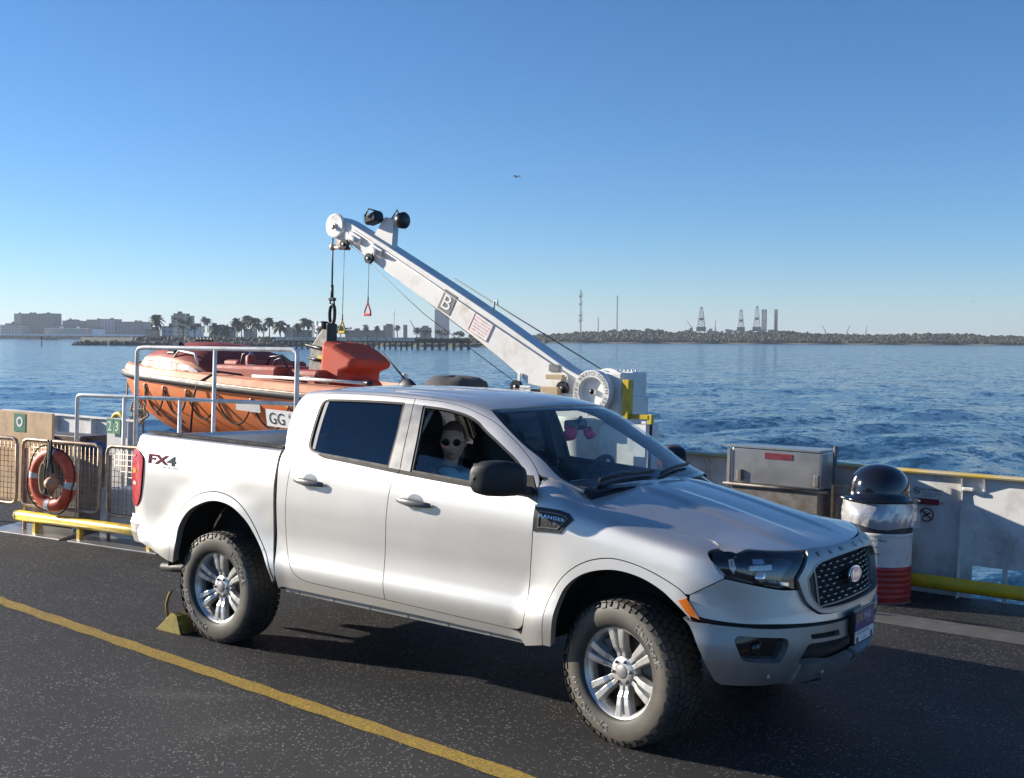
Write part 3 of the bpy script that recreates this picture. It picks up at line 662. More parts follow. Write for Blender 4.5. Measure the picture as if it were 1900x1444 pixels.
ub = put('front_bumper', skin(fascia, poly(half_up + [(-a, b) for a, b in half_up[::-1][1:-1]]), met=ML['fas'], gap=.002, step=.03, depth=.03), 'silver_paint', truck)
gf = put('grille_frame', skin(fascia, GOs, [GIs], met=ML['fas'], gap=.001, off=.022, depth=.06, step=.02), 'bumper_silver', truck)
put('grille_frame_edge', skin(fascia, inset2(GIs, -.004, ML['fas']), [inset2(GIs, .004, ML['fas'])], met=ML['fas'], gap=0, off=.024, depth=.03, step=.02), 'b_pillar_grey', gf)
mb_ = text_on(fascia, 'R', 0, 0, .02, .02); gs = []
for i, ch in enumerate('RANGER'):
    yc = -.215 + .086 * i                    # runs from the right-hand lamp to the left-hand one
    gs.append(text_on(fascia, ch, -yc + .014 - .0, 1.0285, -.026, .019, .0235))
from_arrays('grille_lettering', *merge_geo(gs)[:2], 'black_print', gf, None, False)
gm = put('grille_mesh', skin(fascia, inset2(GIs, -.01, ML['fas']), met=ML['fas'], gap=0, off=-.035, flange=False, step=.05), 'dark_void', truck)
# side pods of the grille, lower bar, mesh ribs and bright studs
mb = MB(); st = MB()
def fpt(th, z, off):
    P = fascia(np.array([th]), np.array([z]))[0]; N = snormal(fascia, np.array([th]), np.array([z]))[0]
    if N[0] < 0: N = -N
    return Vector(P + N * off)
for r, z in enumerate(np.arange(.805, 1.01, .0265)):
    mb.tube([fpt(a, z, -.022) for a in np.linspace(-.255, .255, 13)], .0045, 5)
    for c in range(9):
        a = (-.225 + .0525 * c + (.026 if r % 2 else 0))
        if abs(a) < .235 and not (abs(a) < .075 and abs(z - .906) < .055):
            p, q = fpt(a - .009, z, -.014), fpt(a + .009, z, -.014); st.tube([p, q], .0042, 5)
mb.build('grille_rib', 'dark_void', gm); st.build('grille_stud', 'alloy', gm)['kind'] = 'stuff'
for s in (-1, 1): put('grille_side_blank', skin(fascia, [(s * .262, .99), (s * .322, .942), (s * .322, .875), (s * .282, .802), (s * .262, .79)], met=ML['fas'], gap=0, off=-.005, depth=.03, step=.03), 'black_plastic', gf)
put('grille_divider', [skin(fascia, [(s * .250, 1.003), (s * .262, 1.0), (s * .262, .785), (s * .250, .785)], met=ML['fas'], gap=0, off=.0, depth=.03, step=.03) for s in (-1, 1)], 'decal_grey', gf)
put('grille_lower_bar', skin(fascia, [(-.25, .795), (.25, .795), (.25, .786), (-.25, .786)], met=ML['fas'], gap=0, off=-.004, depth=.03, step=.03), 'decal_grey', gf)
# oval badge
def oval(a, b, n=40): return [(a * math.cos(q), b * math.sin(q)) for q in np.linspace(0, 2 * math.pi, n, endpoint=False)]
c = fpt(0, .906, .004); mb = MB(); mb.prism(oval(.098, .046), c, (0, 1, 0), (-.10, 0, .995), (.995, 0, .10), .016)
em = mb.build('badge', 'chrome', truck, .005); c2 = c + Vector((.0175, 0, .0018))
mb = MB(); mb.prism(oval(.086, .037), c2, (0, 1, 0), (-.10, 0, .995), (.995, 0, .10), .002); mb.build('badge_field', 'emblem_blue', em)
mb = MB(); text_flat(mb, 'Ford', c2 + Vector((.0035, 0, -.014)), (0, 1, 0), (-.10, 0, .995), .034, 'C', squeeze=1.15); mb.build('badge_script', 'chrome', em)
# head lamps: dark housing, projector, light bar, reflectors, clear cover
LAMPD = .045
for s in (1, -1):
    P_ = [(a * s, b) for a, b in HLP]
    hl = put('headlamp', skin(fascia, P_, met=ML['fas'], gap=.003, off=-LAMPD, depth=.03, step=.03), 'gloss_black', truck)
    put('lamp_rim', skin(fascia, P_, [inset2(P_, .007, ML['fas'])], met=ML['fas'], gap=.003, off=.002, depth=.05, step=.02), 'gloss_black', hl)
    put('lamp_cover', skin(fascia, P_, met=ML['fas'], gap=.004, off=.003, flange=False, step=.03), 'lens_glass', hl)
    def pt(a, z, o): return fpt(a * s, z, o)
    def quad(name, mat, pts, off, dep): put(name, skin(fascia, [(a * s, b) for a, b in pts], met=ML['fas'], gap=0, off=off, depth=dep, step=.02), mat, hl)
    quad('light_bar', 'lamp_white', [(.495, 1.028), (.625, 1.022), (.632, .994), (.50, .998)], -.018, .03)
    quad('reflector', 'chrome', [(.535, 1.062), (.60, 1.062), (.60, 1.035), (.53, 1.037)], -.024, .02)
    quad('reflector', 'lamp_white', [(.715, 1.062), (.745, 1.055), (.742, 1.0), (.725, .972), (.706, 1.01)], -.020, .02)
    quad('amber_reflector', 'amber_bright', [(.722, 1.05), (.735, 1.045), (.733, 1.012), (.724, 1.012)], -.016, .004)
    quad('reflector', 'chrome', [(.40, .925), (.47, .935), (.465, .918), (.41, .908)], -.016, .02)
    MB().lathe([(.0, .012), (.028, .010), (.034, 0), (.034, -.03)], pt(.56, .955, -.02), 'X', 20).build('projector', 'chrome', hl)
    MB().lathe([(.0, .004), (.004, .003), (.005, 0)], pt(.50, .935, -.012), 'X', 10).build('indicator_bulb', 'amber_bright', hl)
# lower bumper: matt silver with openings
LBT = cv([(.965, .745), (.928, .729), (.805, .723), (.576, .712), (.384, .708), (.20, .700), (.06, .694), (0, .694)])
LBS = cv([(.965, .74), (.935, .70), (.89, .60), (.855, .52), (.816, .452), (.781, .428)])
FOG = poly(cv([(.735, .655), (.722, .670), (.706, .674)]), cv([(.495, .662), (.468, .652), (.459, .631)]), cv([(.486, .560), (.50, .546), (.518, .543)]), cv([(.667, .553), (.690, .562), (.704, .583)]))
LG = cv([(.395, .535), (.37, .575), (.345, .612), (.32, .618)]) + cv([(.14, .606), (0, .603)])
lb_half = LBT[::-1] + LBS[1:] + [(.60, .422), (.413, .428), (.372, .520)] + LG[1:]
lb = put('lower_bumper', skin(fascia, poly(lb_half + [(-a, b) for a, b in lb_half[::-1][1:-1]]), [FOG, [(-a, b) for a, b in FOG], [(.333, .664), (.144, .655), (.136, .628), (.322, .642)], [(-.333, .664), (-.144, .655), (-.136, .628), (-.322, .642)]], met=ML['fas'], gap=.002, off=.014, depth=.05, step=.025), 'bumper_silver', truck)
SK = [(.413, .425), (.38, .524)] + cv([(.372, .530), (.255, .516), (.157, .490), (.08, .482), (0, .480)]) + cv([(0, .420), (.156, .422), (.25, .424), (.413, .424)])[:-1]
sk = put('skid_plate', skin(fascia, poly(SK + [(-a, b) for a, b in SK[::-1] if abs(a) > 1e-6]), met=ML['fas'], gap=.002, off=.022, depth=.05, step=.025), 'bumper_silver', lb)
put('lower_grille', skin(fascia, poly(sym(cv([(0, .62), (.30, .63), (.36, .61)]) + [(.42, .50), (.30, .48), (0, .47)])), met=ML['fas'], gap=0, off=-.045, flange=False, step=.05), 'black_plastic', lb)
for s in (1, -1):
    fg = put('fog_lamp_bezel', skin(fascia, [(a * s, b) for a, b in inset2(FOG, -.012, ML['fas'])], met=ML['fas'], gap=0, off=-.03, flange=False, step=.03), 'gloss_black', lb)
    MB().lathe([(0, .010), (.025, .008), (.036, 0), (.036, -.02)], fpt(.60 * s, .608, -.028), 'X', 20).build('fog_lamp', 'lens_dark' if 'lens_dark' in MATS else 'gloss_black', fg)
    MB().lathe([(0, .004), (.012, .003), (.014, 0), (.016, 0), (.017, -.006)], fpt(.545 * s, .470, .016), 'X', 16).build('parking_sensor', 'b_pillar_grey', lb)
    MB().lathe([(0, .004), (.012, .003), (.014, 0), (.016, 0), (.017, -.006)], fpt(.215 * s, .455, .024), 'X', 16).build('parking_sensor', 'b_pillar_grey', lb)
    put('bumper_slot', skin(fascia, [(s * .34, .67), (s * .13, .66), (s * .13, .622), (s * .33, .636)], met=ML['fas'], gap=0, off=-.02, flange=False), 'dark_void', lb)
mb = MB()
for s in (1, -1): mb.tube([(.70, s * .36, .40), (.82, s * .36, .395), (.86, s * .34, .405)], .014, 8)
mb.box((.60, 0, .405), (.45, .9, .03)); mb.build('tow_hook', 'black_plastic', lb)
put('bumper_gap_trim', skin(fascia, poly(sym([(0, .71), (.5, .735), (.95, .77), (.955, .735), (.5, .70), (0, .68)])), met=ML['fas'], gap=0, off=-.012, flange=False, step=.04), 'dark_void', truck)
# dealer plate on its bracket
mb = MB(); mb.bbox((.958, .0, .645), (.022, .335, .185), .006); pf = mb.build('plate_bracket', 'gloss_black', truck)
def pq(y, z, w, h, o): return MB().box((.9695 + o, y, z), (.002, w, h))
pq(0, .675, .30, .10, .001).build('plate_field', 'plate_blue', pf); pq(0, .593, .30, .062, .001).build('plate_field', 'white_print', pf)
mb = MB(); text_flat(mb, 'CAR', (.9725, -.135, .672), (0, 1, 0), (0, 0, 1), .040, squeeze=.92); text_flat(mb, 'carmax.com', (.9725, .02, .650), (0, 1, 0), (0, 0, 1), .010); mb.build('plate_lettering', 'plate_yellow', pf)
mb = MB(); text_flat(mb, 'MAX', (.9725, -.012, .672), (0, 1, 0), (0, 0, 1), .040, squeeze=.92); mb.build('plate_lettering', 'white_print', pf)
mb = MB(); text_flat(mb, 'THE AUTO SUPERSTORE', (.9725, -.13, .604), (0, 1, 0), (0, 0, 1), .013); text_flat(mb, 'carmax.com', (.9725, 0, .572), (0, 1, 0), (0, 0, 1), .011, 'C'); mb.box((.972, -.115, .578), (.001, .03, .03)); mb.box((.972, .115, .578), (.001, .03, .03)); mb.build('plate_lettering', 'black_print', pf)
# ---- door mirrors
for s in (-1, 1):
    prof = [(.950, .045, .055, -.655, 1.318), (.965, .070, .080, -.668, 1.345), (.99, .080, .094, -.690, 1.352), (1.04, .080, .100, -.735, 1.353), (1.085, .074, .096, -.780, 1.351), (1.115, .060, .082, -.812, 1.349), (1.128, .042, .060, -.828, 1.348), (1.133, .020, .030, -.836, 1.348), (1.134, .004, .006, -.838, 1.348)]
    V = []; F = []; n = 20
    for w, dx, dz, cx, cz in prof:
        for j in range(n):
            a = 2 * math.pi * j / n; e = .62; ca, sa = math.cos(a), math.sin(a)
            V.append((cx + dx * math.copysign(abs(ca) ** e, ca), s * w, cz + dz * math.copysign(abs(sa) ** e, sa)))
    for i in range(len(prof) - 1): F += [(i * n + j, i * n + (j + 1) % n, i * n + n + (j + 1) % n, i * n + n + j) for j in range(n)]
    F += [tuple(range(n)), tuple((len(prof) - 1) * n + j for j in reversed(range(n)))]
    if s < 0: F = [f[::-1] for f in F]
    mr = MB().add(V, [f if s > 0 else f for f in F], True).build('door_mirror', 'black_plastic', fd[0] if s < 0 else fd[1])
    MB().bbox((-.645, s * .925, 1.285), (.10, .09, .05), .02).box((-.64, s * .893, 1.32), (.13, .02, .10), None, .5).build('mirror_foot', 'black_plastic', mr)
    MB().bbox((-.835, s * 1.035, 1.352), (.006, .13, .15), .002, Matrix.Rotation(s * .80, 3, 'Z')).build('mirror_glass', 'chrome', mr)
# ---- aerial
mb = MB(); mb.lathe([(.055, 0), (.05, .012), (.03, .035), (.012, .05), (0, .052)], (0, 0, 0), 'Z', 16); V = [(v[0] * 1.5, v[1] * .65, v[2]) for v in mb.V]; mb.V = V
an = mb.build('aerial_base', 'black_plastic', truck, loc=(-2.31, 0, 1.808)); MB().tube([(-2.33, 0, 1.85), (-2.44, 0, 1.94), (-2.56, 0, 2.045)], [.007, .006, .004], 6).build('aerial_whip', 'black_plastic', truck)
# ---- wheels
def tyre_geo(R=.388, w=.133):
    mb = MB(); prof = [(.238, .100), (.246, .118), (.262, .127), (.300, .1335), (.335, .131), (.358, .122), (.372, .110), (.376, .098), (.378, 0)]
    prof = [(r, -h) for r, h in prof] + [(r, h) for r, h in prof[::-1][1:]] + [(.232, .09), (.232, -.09), (.238, -.100)]
    mb.lathe(prof, (0, 0, 0), 'Y', 72); return mb
def tread_geo():
    mb = MB(); N = 54
    for k in range(N):
        a = 2 * math.pi * k / N
        for row, (y0, y1) in enumerate(((-.128, -.078), (-.072, -.028), (-.022, .022), (.028, .072), (.078, .128))):
            a0 = a + (.5 if row % 2 else 0) * 2 * math.pi / N; da = 2 * math.pi / N * .39; sk_ = .012 * (1 if row < 2 else -1 if row > 2 else 0)
            P = []
            for (r0, f) in ((.374, 1), (.3885, .9)):
                for yy, aa in ((y0, -da), (y1, -da), (y1, da), (y0, da)):
                    yq = (y0 + y1) / 2 + (yy - (y0 + y1) / 2) * f; rr = r0 - (.010 if abs(yy) > .12 else 0) * (1 if f < 1 else 0); t = a0 + aa * f + (yq - (y0 + y1) / 2) * sk_ * 20 * .4
                    P.append((rr * math.cos(t), yq, rr * math.sin(t)))
            mb.add(P, [(4, 5, 6, 7), (0, 1, 5, 4), (1, 2, 6, 5), (2, 3, 7, 6), (3, 0, 4, 7)])
        for s in (-1, 1):   # shoulder lugs reaching down the sidewall
            da = 2 * math.pi / N * (.40 if k % 2 else .28); P = []
            for r0, y in ((.345 if k % 2 else .355, .1285), (.374, .113)):
                for t in (a - da, a + da): P += [(r0 * math.cos(t), s * y, r0 * math.sin(t)), (r0 * math.cos(t), s * (y + .006), r0 * math.sin(t))]
            mb.add(P, [(1, 3, 7, 5), (0, 1, 5, 4), (2, 6, 7, 3), (0, 2, 3, 1), (4, 5, 7, 6)])
    return mb
def polar_text(mb, s, r, ang, h, outline, flip=False, y=-.1345, sp=1.1):
    """word along the sidewall; ang = middle, measured from +x towards +z (seen from the right side of the truck)"""
    V, F = text_geo(s, outline, 0, sp); w = V[:, 0].max() * h * .98
    P = []
    for v in V:
        d = (v[0] * h * .98 - w / 2) / r
        if not flip: t = ang - d; rr = r + v[1] * h
        else: t = ang + d; rr = r - v[1] * h + h
        P.append((rr * math.cos(t), y + .0016 * abs(rr - .30) / .03 - v[2] * h, rr * math.sin(t)))
    mb.add(P, F)
def rim_geo():
    mb = MB()
    mb.lathe([(.212, -.03), (.219, -.080), (.224, -.090), (.236, -.102), (.2435, -.108), (.247, -.104), (.247, -.09)], (0, 0, 0), 'Y', 72)
    mb.lathe([(0, -.074), (.043, -.0745), (.070, -.072), (.080, -.064), (.086, -.02), (.06, .0)], (0, 0, 0), 'Y', 48)
    for k in range(6):
        a = 2 * math.pi * k / 6 + math.pi / 2 + .06
        u = Vector((math.cos(a), 0, math.sin(a))); t = Vector((-math.sin(a), 0, math.cos(a))); yv = Vector((0, 1, 0))
        for sd in (-1, 1):
            st_ = [(.066, .0165, .0125, -.066), (.100, .0190, .0135, -.070), (.128, .0222, .0152, -.086), (.170, .0272, .0175, -.093), (.210, .0322, .0200, -.096), (.232, .0362, .0222, -.097)]
            V = []
            for r, c, hw, y in st_:
                o = u * r + t * (c * sd)
                V += [o + t * hw * 1.25 + yv * (y + .045), o + t * hw + yv * (y + .003), o + t * hw * .8 + yv * y, o - t * hw * .8 + yv * y, o - t * hw + yv * (y + .003), o - t * hw * 1.25 + yv * (y + .045)]
            F = []
            for i in range(len(st_) - 1): F += [(i * 6 + j, i * 6 + j + 1, i * 6 + 7 + j, i * 6 + 6 + j) for j in range(5)]
            F += [(0, 1, 2, 3, 4, 5)[::-1], tuple(30 + j for j in range(6))]; mb.add(V, F)
        V = []
        for r, hw, y in ((.075, .018, -.045), (.14, .022, -.055), (.237, .04, -.062)): o = u * r; V += [o + t * hw + yv * y, o - t * hw + yv * y]
        mb.add(V, [(0, 1, 3, 2), (2, 3, 5, 4)])
    return mb
def make_wheel(parent, loc, rz):
    o = rim_geo().build('wheel', 'alloy', parent, .0015); o.location = loc; o.rotation_euler = (0, 0, rz)
    MB().lathe([(.2125, -.035), (.212, .10), (.10, .105)], (0, 0, 0), 'Y', 48).build('rim_barrel', 'brake_metal', o); ty = tyre_geo().build('tyre', 'tyre_rubber', o); tread_geo().build('tread', 'tyre_rubber', o)['kind'] = 'stuff'
    mb = MB(); polar_text(mb, 'HanKooK', .286, .60, .038, .024); mb.build('tyre_lettering', 'tyre_white', o); mb = MB(); polar_text(mb, 'DynaPRO AT M', .288, 3.90, .034, .024, False); mb.build('tyre_lettering', 'tyre_white', o)
    MB().lathe([(0, -.016), (.19, -.016), (.195, 0), (.19, .016), (0, .016)], (0, .01, 0), 'Y', 40).build('brake_disc', 'brake_metal', o)
    MB().bbox((-.14, .0, .10), (.10, .09, .14), .015).build('brake_caliper', 'brake_metal', o)
    
    for k in range(6): a = 2 * math.pi * (k + .5) / 6 + math.pi / 2 + .06; MB().lathe([(0, -.092), (.007, -.091), (.0095, -.086), (.011, -.07)], (.0595 * math.cos(a), .006, .0595 * math.sin(a)), 'Y', 8).build('wheel_nut', 'brake_metal', o)
    MB().lathe([(0, -.0785), (.034, -.0782), (.037, -.076), (.038, -.072)], (0, 0, 0), 'Y', 32).build('centre_cap', 'b_pillar_grey', o)
    return o
YW = -.777; ZW = .3745
w0 = make_wheel(truck, (-3.221, YW, ZW), 0)
def wheel_copy(loc, rz, spin):
    c = w0.copy(); COL.objects.link(c); c.parent = truck; c.location = loc; c.rotation_euler = (0, spin, rz); c.rotation_mode = 'YXZ'
    c.rotation_mode = 'QUATERNION'; c.rotation_quaternion = Quaternion((0, 0, 1), rz) @ Quaternion((0, 1, 0), spin)
    for ch in w0.children: q = ch.copy(); COL.objects.link(q); q.parent = c
    return c
STEER = -.1936
wheel_copy((-.018, YW + .002, ZW), STEER, -.10); wheel_copy((-3.221, -YW, ZW), math.pi, .4); wheel_copy((0, -YW, ZW), math.pi + STEER, 1.0)
# ---- wheel housings, chassis, exhaust
for xc, r in ((0, .52), (-3.15, .585)):
    for s in (-1, 1):
        V = []; F = []; n = 22
        for j in range(n):
            a = math.radians(4 + 172 * j / (n - 1)); c, d = xc + r * math.cos(a), .42 + r * math.sin(a)
            V += [(c, s * .905, d), (c, s * .58, d)]
        b = len(V); V += [(v[0], s * .575, v[2]) for v in V[::2]]
        F = [(2 * j, 2 * j + 1, 2 * j + 3, 2 * j + 2) for j in range(n - 1)] + [tuple(b + j for j in range(n))]
        MB().add(V, F).build('wheel_housing', 'dark_void', truck)
mb = MB(); mb.box((-1.62, 0, .50), (1.95, 1.62, .16)); mb.box((.0, 0, .74), (1.35, 1.12, .58)); mb.box((-3.4, 0, .66), (1.6, 1.12, .22)); mb.box((-3.0, .42, .56), (2.7, .09, .14)); mb.box((-3.0, -.42, .56), (2.7, .09, .14))
mb.box((.58, 0, .62), (.22, 1.40, .26)); mb.box((-.62, 0, .86), (.10, 1.70, .60)); mb.box((-3.221, 0, .38), (.12, 1.4, .12)); mb.box((0, 0, .40), (.12, 1.3, .12)); mb.box((.55, 0, .90), (.3, 1.3, .26))
mb.build('chassis', 'dark_void', truck)
MB().tube([(-3.55, -.55, .44), (-3.80, -.60, .40), (-4.0, -.62, .375), (-4.15, -.625, .365)], .034, 14).build('exhaust_pipe', 'black_plastic', truck)
# ---- interior
def seat(x, y, w=.50, back=True):
    mb = MB(); mb.bbox((x, y, .90), (.52, w, .16), .05, seg=3); R = Matrix.Rotation(math.radians(-14), 3, 'Y'); mb.bbox((x - .29, y, 1.20), (.14, w, .60), .05, R, 3)
    s = mb.build('seat', 'seat_cloth', truck); MB().bbox((x - .385, y, 1.575), (.09, .26, .17), .035, R, 3).tube([(x - .36, y - .06, 1.45), (x - .37, y - .06, 1.52)], .007, 6).tube([(x - .36, y + .06, 1.45), (x - .37, y + .06, 1.52)], .007, 6).build('headrest', 'seat_cloth', s)
seat(-1.42, -.38); seat(-1.42, .38); mb = MB(); mb.bbox((-2.18, 0, .90), (.48, 1.34, .16), .05, seg=3); mb.bbox((-2.44, 0, 1.20), (.14, 1.34, .58), .05, Matrix.Rotation(math.radians(-10), 3, 'Y'), 3); mb.build('rear_seat', 'seat_cloth', truck)
V = []; F = []; prof = [(-.42, 1.262), (-.60, 1.285), (-.78, 1.275), (-.86, 1.23), (-.88, 1.15), (-.82, 1.0), (-.74, .8), (-.60, .6)]
ys = np.linspace(-.80, .80, 13)
for y in ys:
    hump = .035 * math.exp(-((y - .36) / .18) ** 2)
    for i, (x, z) in enumerate(prof): V.append((x + (.05 * (1 - (y / .8) ** 2) if i == 0 else 0), y, z + (hump if 1 <= i <= 3 else 0)))
n = len(prof)
for i in range(12): F += [(i * n + j, i * n + j + 1, i * n + n + j + 1, i * n + n + j) for j in range(n - 1)]
db = MB().add(V, F, True).build('dashboard', 'interior_dark', truck)
MB().bbox((-.86, 0, 1.20), (.02, .22, .13), .006, Matrix.Rotation(-.15, 3, 'Y')).build('centre_screen', 'gloss_black', db)
mb = MB(); R = Matrix.Rotation(math.radians(-66), 3, 'Y'); pts = [Vector((-.965, .37, 1.225)) + R @ Vector((.185 * math.cos(a), .185 * math.sin(a), 0)) for a in np.linspace(0, 2 * math.pi, 28, endpoint=False)]
mb.tube(pts, .015, 8, closed=True); c = Vector((-.95, .37, 1.222)); mb.bbox(c, (.10, .11, .05), .02, R); 
for a in (0, math.pi / 2, math.pi, 3 * math.pi / 2): mb.tube([c, Vector((-.965, .37, 1.225)) + R @ Vector((.18 * math.cos(a), .18 * math.sin(a), 0))], .014, 6)
mb.tube([c, (-.75, .37, 1.10)], .035, 8); mb.build('steering_wheel', 'interior_dark', truck)
put('headliner', skin(cab2, poly([(-2.55, .36), (-1.7, .36), (-1.14, .42)], cv([(-1.06, .56), (-1.0, .9), (-1.0, 1.1), (-1.06, 1.44)]), [(-1.14, 1.58), (-1.7, 1.64), (-2.55, 1.64)]), met=ML['cab'], gap=0, off=-.035, flange=False, step=.06), 'interior_light', truck)
for s in (-1, 1):
    mb = MB(); mb.box((-1.16, s * .80, 1.0), (.98, .05, .48)); mb.box((-2.05, s * .80, 1.0), (.75, .05, .48)); mb.box((-1.6, s * .78, 1.30), (.10, .04, .1)); mb.build('door_trim', 'interior_dark', truck)
    P = cab(np.array([-1.62, -1.63, -1.66]), np.array([.02, .2, .40])); MB().tube([(q[0], -s * (q[1] + .05) , q[2]) for q in P], .035, 8).build('pillar_lining', 'interior_dark', truck)
    P = cab(np.array([-1.05, -.90, -.72, -.55]), np.array([.38, .31, .24, .17])); MB().tube([(q[0], -s * (q[1] + .045), q[2] - .02) for q in P], .028, 8).build('pillar_lining', 'interior_dark', truck)
MB().bbox((-1.35, 0, .92), (.55, .20, .22), .03).build('centre_console', 'interior_dark', truck)
mb = MB(); mb.bbox((-.90, 0, 1.610), (.035, .24, .065), .014); mb.tube([(-.89, 0, 1.62), (-.86, 0, 1.665)], .012, 6); rv = mb.build('rear_view_mirror', 'gloss_black', truck)
mb = MB(); P = cab(np.array([-1.42, -1.45, -1.48]), np.array([.35, .2, .02])); mb.tube([(q[0] - .13, q[1] + .07, q[2]) for q in P], .016, 6); mb.build('seat_belt', 'interior_light', truck)

# ================================================================== sea and far shores (level world frame)
def sea_mat():
    m, nt, b = nodes_of('sea_water')
    b.inputs['Base Color'].default_value = (.010, .040, .070, 1); b.inputs['Roughness'].default_value = .11; b.inputs['IOR'].default_value = 1.333
    n = tex(nt, .02, 4, .6); r = ramp(nt, n.outputs[0], [(.3, (.010, .048, .092)), (.7, (.016, .066, .118))]); lk(nt, r.outputs[0], b.inputs['Base Color'])
    # wavelets too small for the mesh tilt the surface: slopes taken straight from noise, so they hold at any distance
    acc = None
    for sc, k, st in ((.45, .55, (1, .6, 1)), (1.5, .75, (1, .55, 1)), (5.5, .55, (1, .6, 1))):
        n = tex(nt, sc, 5, .62, stretch=st); su = nt.nodes.new('ShaderNodeVectorMath'); su.operation = 'SUBTRACT'; lk(nt, n.outputs['Color'], su.inputs[0]); su.inputs[1].default_value = (.5, .5, .5)
        mu = nt.nodes.new('ShaderNodeVectorMath'); mu.operation = 'MULTIPLY'; lk(nt, su.outputs[0], mu.inputs[0]); mu.inputs[1].default_value = (k, k, 0)
        if acc is None: acc = mu
        else: ad = nt.nodes.new('ShaderNodeVectorMath'); ad.operation = 'ADD'; lk(nt, acc.outputs[0], ad.inputs[0]); lk(nt, mu.outputs[0], ad.inputs[1]); acc = ad
    ge = nt.nodes.new('ShaderNodeNewGeometry'); ad = nt.nodes.new('ShaderNodeVectorMath'); ad.operation = 'ADD'; lk(nt, acc.outputs[0], ad.inputs[0]); lk(nt, ge.outputs['Normal'], ad.inputs[1])
    no = nt.nodes.new('ShaderNodeVectorMath'); no.operation = 'NORMALIZE'; lk(nt, ad.outputs[0], no.inputs[0]); lk(nt, no.outputs[0], b.inputs['Normal'])
sea_mat()
def make_sea():
    NA, NR = 1080, 250; r = np.geomspace(5.0, 6500, NR); a = np.linspace(0, 2 * np.pi, NA, endpoint=False)
    Rr, Aa = np.meshgrid(r, a, indexing='ij'); X = Rr * np.cos(Aa) - 1; Y = Rr * np.sin(Aa) + 1; Z = np.zeros_like(X); sp = Rr * (np.log(1300) / NR)
    for k in range(46):
        lam = 1.3 * 1.062 ** k * 1.05; th = math.radians(-20) + RNG.normal(0, .55); kx, ky = 2 * np.pi / lam * math.cos(th), 2 * np.pi / lam * math.sin(th)
        amp = .0135 * lam ** .80 * (1 if lam < 9 else (9 / lam) ** 1.2); att = np.clip((lam / (2.2 * sp) - 1), 0, 1)
        ph = kx * X + ky * Y + RNG.uniform(0, 6.28); Z += amp * att * (np.sin(ph) + .22 * np.cos(2 * ph))
    V = np.stack([X, Y, Z + SEA], -1).reshape(-1, 3); i, j = np.meshgrid(np.arange(NR - 1), np.arange(NA), indexing='ij'); jn = (j + 1) % NA
    F = np.stack([i * NA + j, (i + 1) * NA + j, (i + 1) * NA + jn, i * NA + jn], -1).reshape(-1, 4)
    me = bpy.data.meshes.new('sea'); me.vertices.add(len(V)); me.vertices.foreach_set('co', V.ravel()); me.loops.add(F.size); me.loops.foreach_set('vertex_index', F.ravel())
    me.polygons.add(len(F)); me.polygons.foreach_set('loop_start', np.arange(0, F.size, 4)); me.polygons.foreach_set('loop_total', np.full(len(F), 4)); me.polygons.foreach_set('use_smooth', np.ones(len(F), bool))
    me.update(); o = link('sea', me, 'sea_water'); tag(o, 'choppy blue water around the ferry reaching the horizon', kind='structure')
make_sea()
CW = T @ CAM_POS.to_4d(); CW = Vector(CW[:3])
_fw = (T.to_3x3() @ _f); FH = Vector((_fw.x, _fw.y, 0)).normalized(); RH = Vector((FH.y, -FH.x, 0))
def shore(u, d, z=0.0):
    """point at depth d ahead of the viewpoint, u = sideways slope, z above the water"""
    p = CW + FH * d + RH * (u * d); return Vector((p.x, p.y, SEA + z))
def up_(px): return (px - 950) / 2072.4
def zt(px, py, d): return max(.2, CW.z - SEA - (py - (620 + 10 * px / 1900)) * d / 2072.4)
for nm, c, ro in (('far_wall_grey', (.22, .23, .24), .8), ('far_wall_tan', (.42, .38, .32), .8), ('far_wall_white', (.82, .82, .80), .7), ('far_wall_dark', (.10, .105, .11), .8), ('far_steel', (.16, .16, .17), .6), ('palm_trunk', (.13, .10, .075), .9), ('breakwater_rock', (.075, .072, .068), .9), ('shore_sand', (.17, .135, .095), .9), ('pier_panel', (.74, .66, .52), .85), ('pier_wood', (.07, .06, .052), .9), ('roof_dark', (.09, .085, .08), .9), ('mark_red', (.45, .03, .03), .6)):
    simple(nm, c, ro, 0, .18, .15 if 'wall' in nm else .6, bmp=.1, bscale=4)
def facade(name, col, win):
    """wall with rows of windows too far off to pick apart"""
    m, nt, b = nodes_of(name); tc = nt.nodes.new('ShaderNodeTexCoord'); mp = nt.nodes.new('ShaderNodeMapping'); mp.inputs['Scale'].default_value = (.22, .22, .28)
    br = nt.nodes.new('ShaderNodeTexBrick'); br.offset = 0; br.inputs['Color1'].default_value = (*win, 1); br.inputs['Color2'].default_value = tuple(w * 1.3 for w in win) + (1,); br.inputs['Mortar'].default_value = (*col, 1)
    br.inputs['Scale'].default_value = 1; br.inputs['Mortar Size'].default_value = .22; br.inputs['Brick Width'].default_value = 1; br.inputs['Row Height'].default_value = 1
    sx = nt.nodes.new('ShaderNodeSeparateXYZ'); cx = nt.nodes.new('ShaderNodeCombineXYZ'); ad = nt.nodes.new('ShaderNodeMath'); ad.operation = 'ADD'
    lk(nt, tc.outputs['Object'], mp.inputs[0]); lk(nt, mp.outputs[0], sx.inputs[0]); lk(nt, sx.outputs[0], ad.inputs[0]); lk(nt, sx.outputs[1], ad.inputs[1]); lk(nt, ad.outputs[0], cx.inputs[0]); lk(nt, sx.outputs[2], cx.inputs[1])
    lk(nt, cx.outputs[0], br.inputs['Vector']); lk(nt, br.outputs[0], b.inputs['Base Color']); b.inputs['Roughness'].default_value = .7
facade('facade_grey', (.20, .21, .23), (.10, .11, .13)); facade('facade_tan', (.45, .40, .33), (.16, .16, .16)); facade('facade_pale', (.42, .43, .45), (.16, .18, .21))
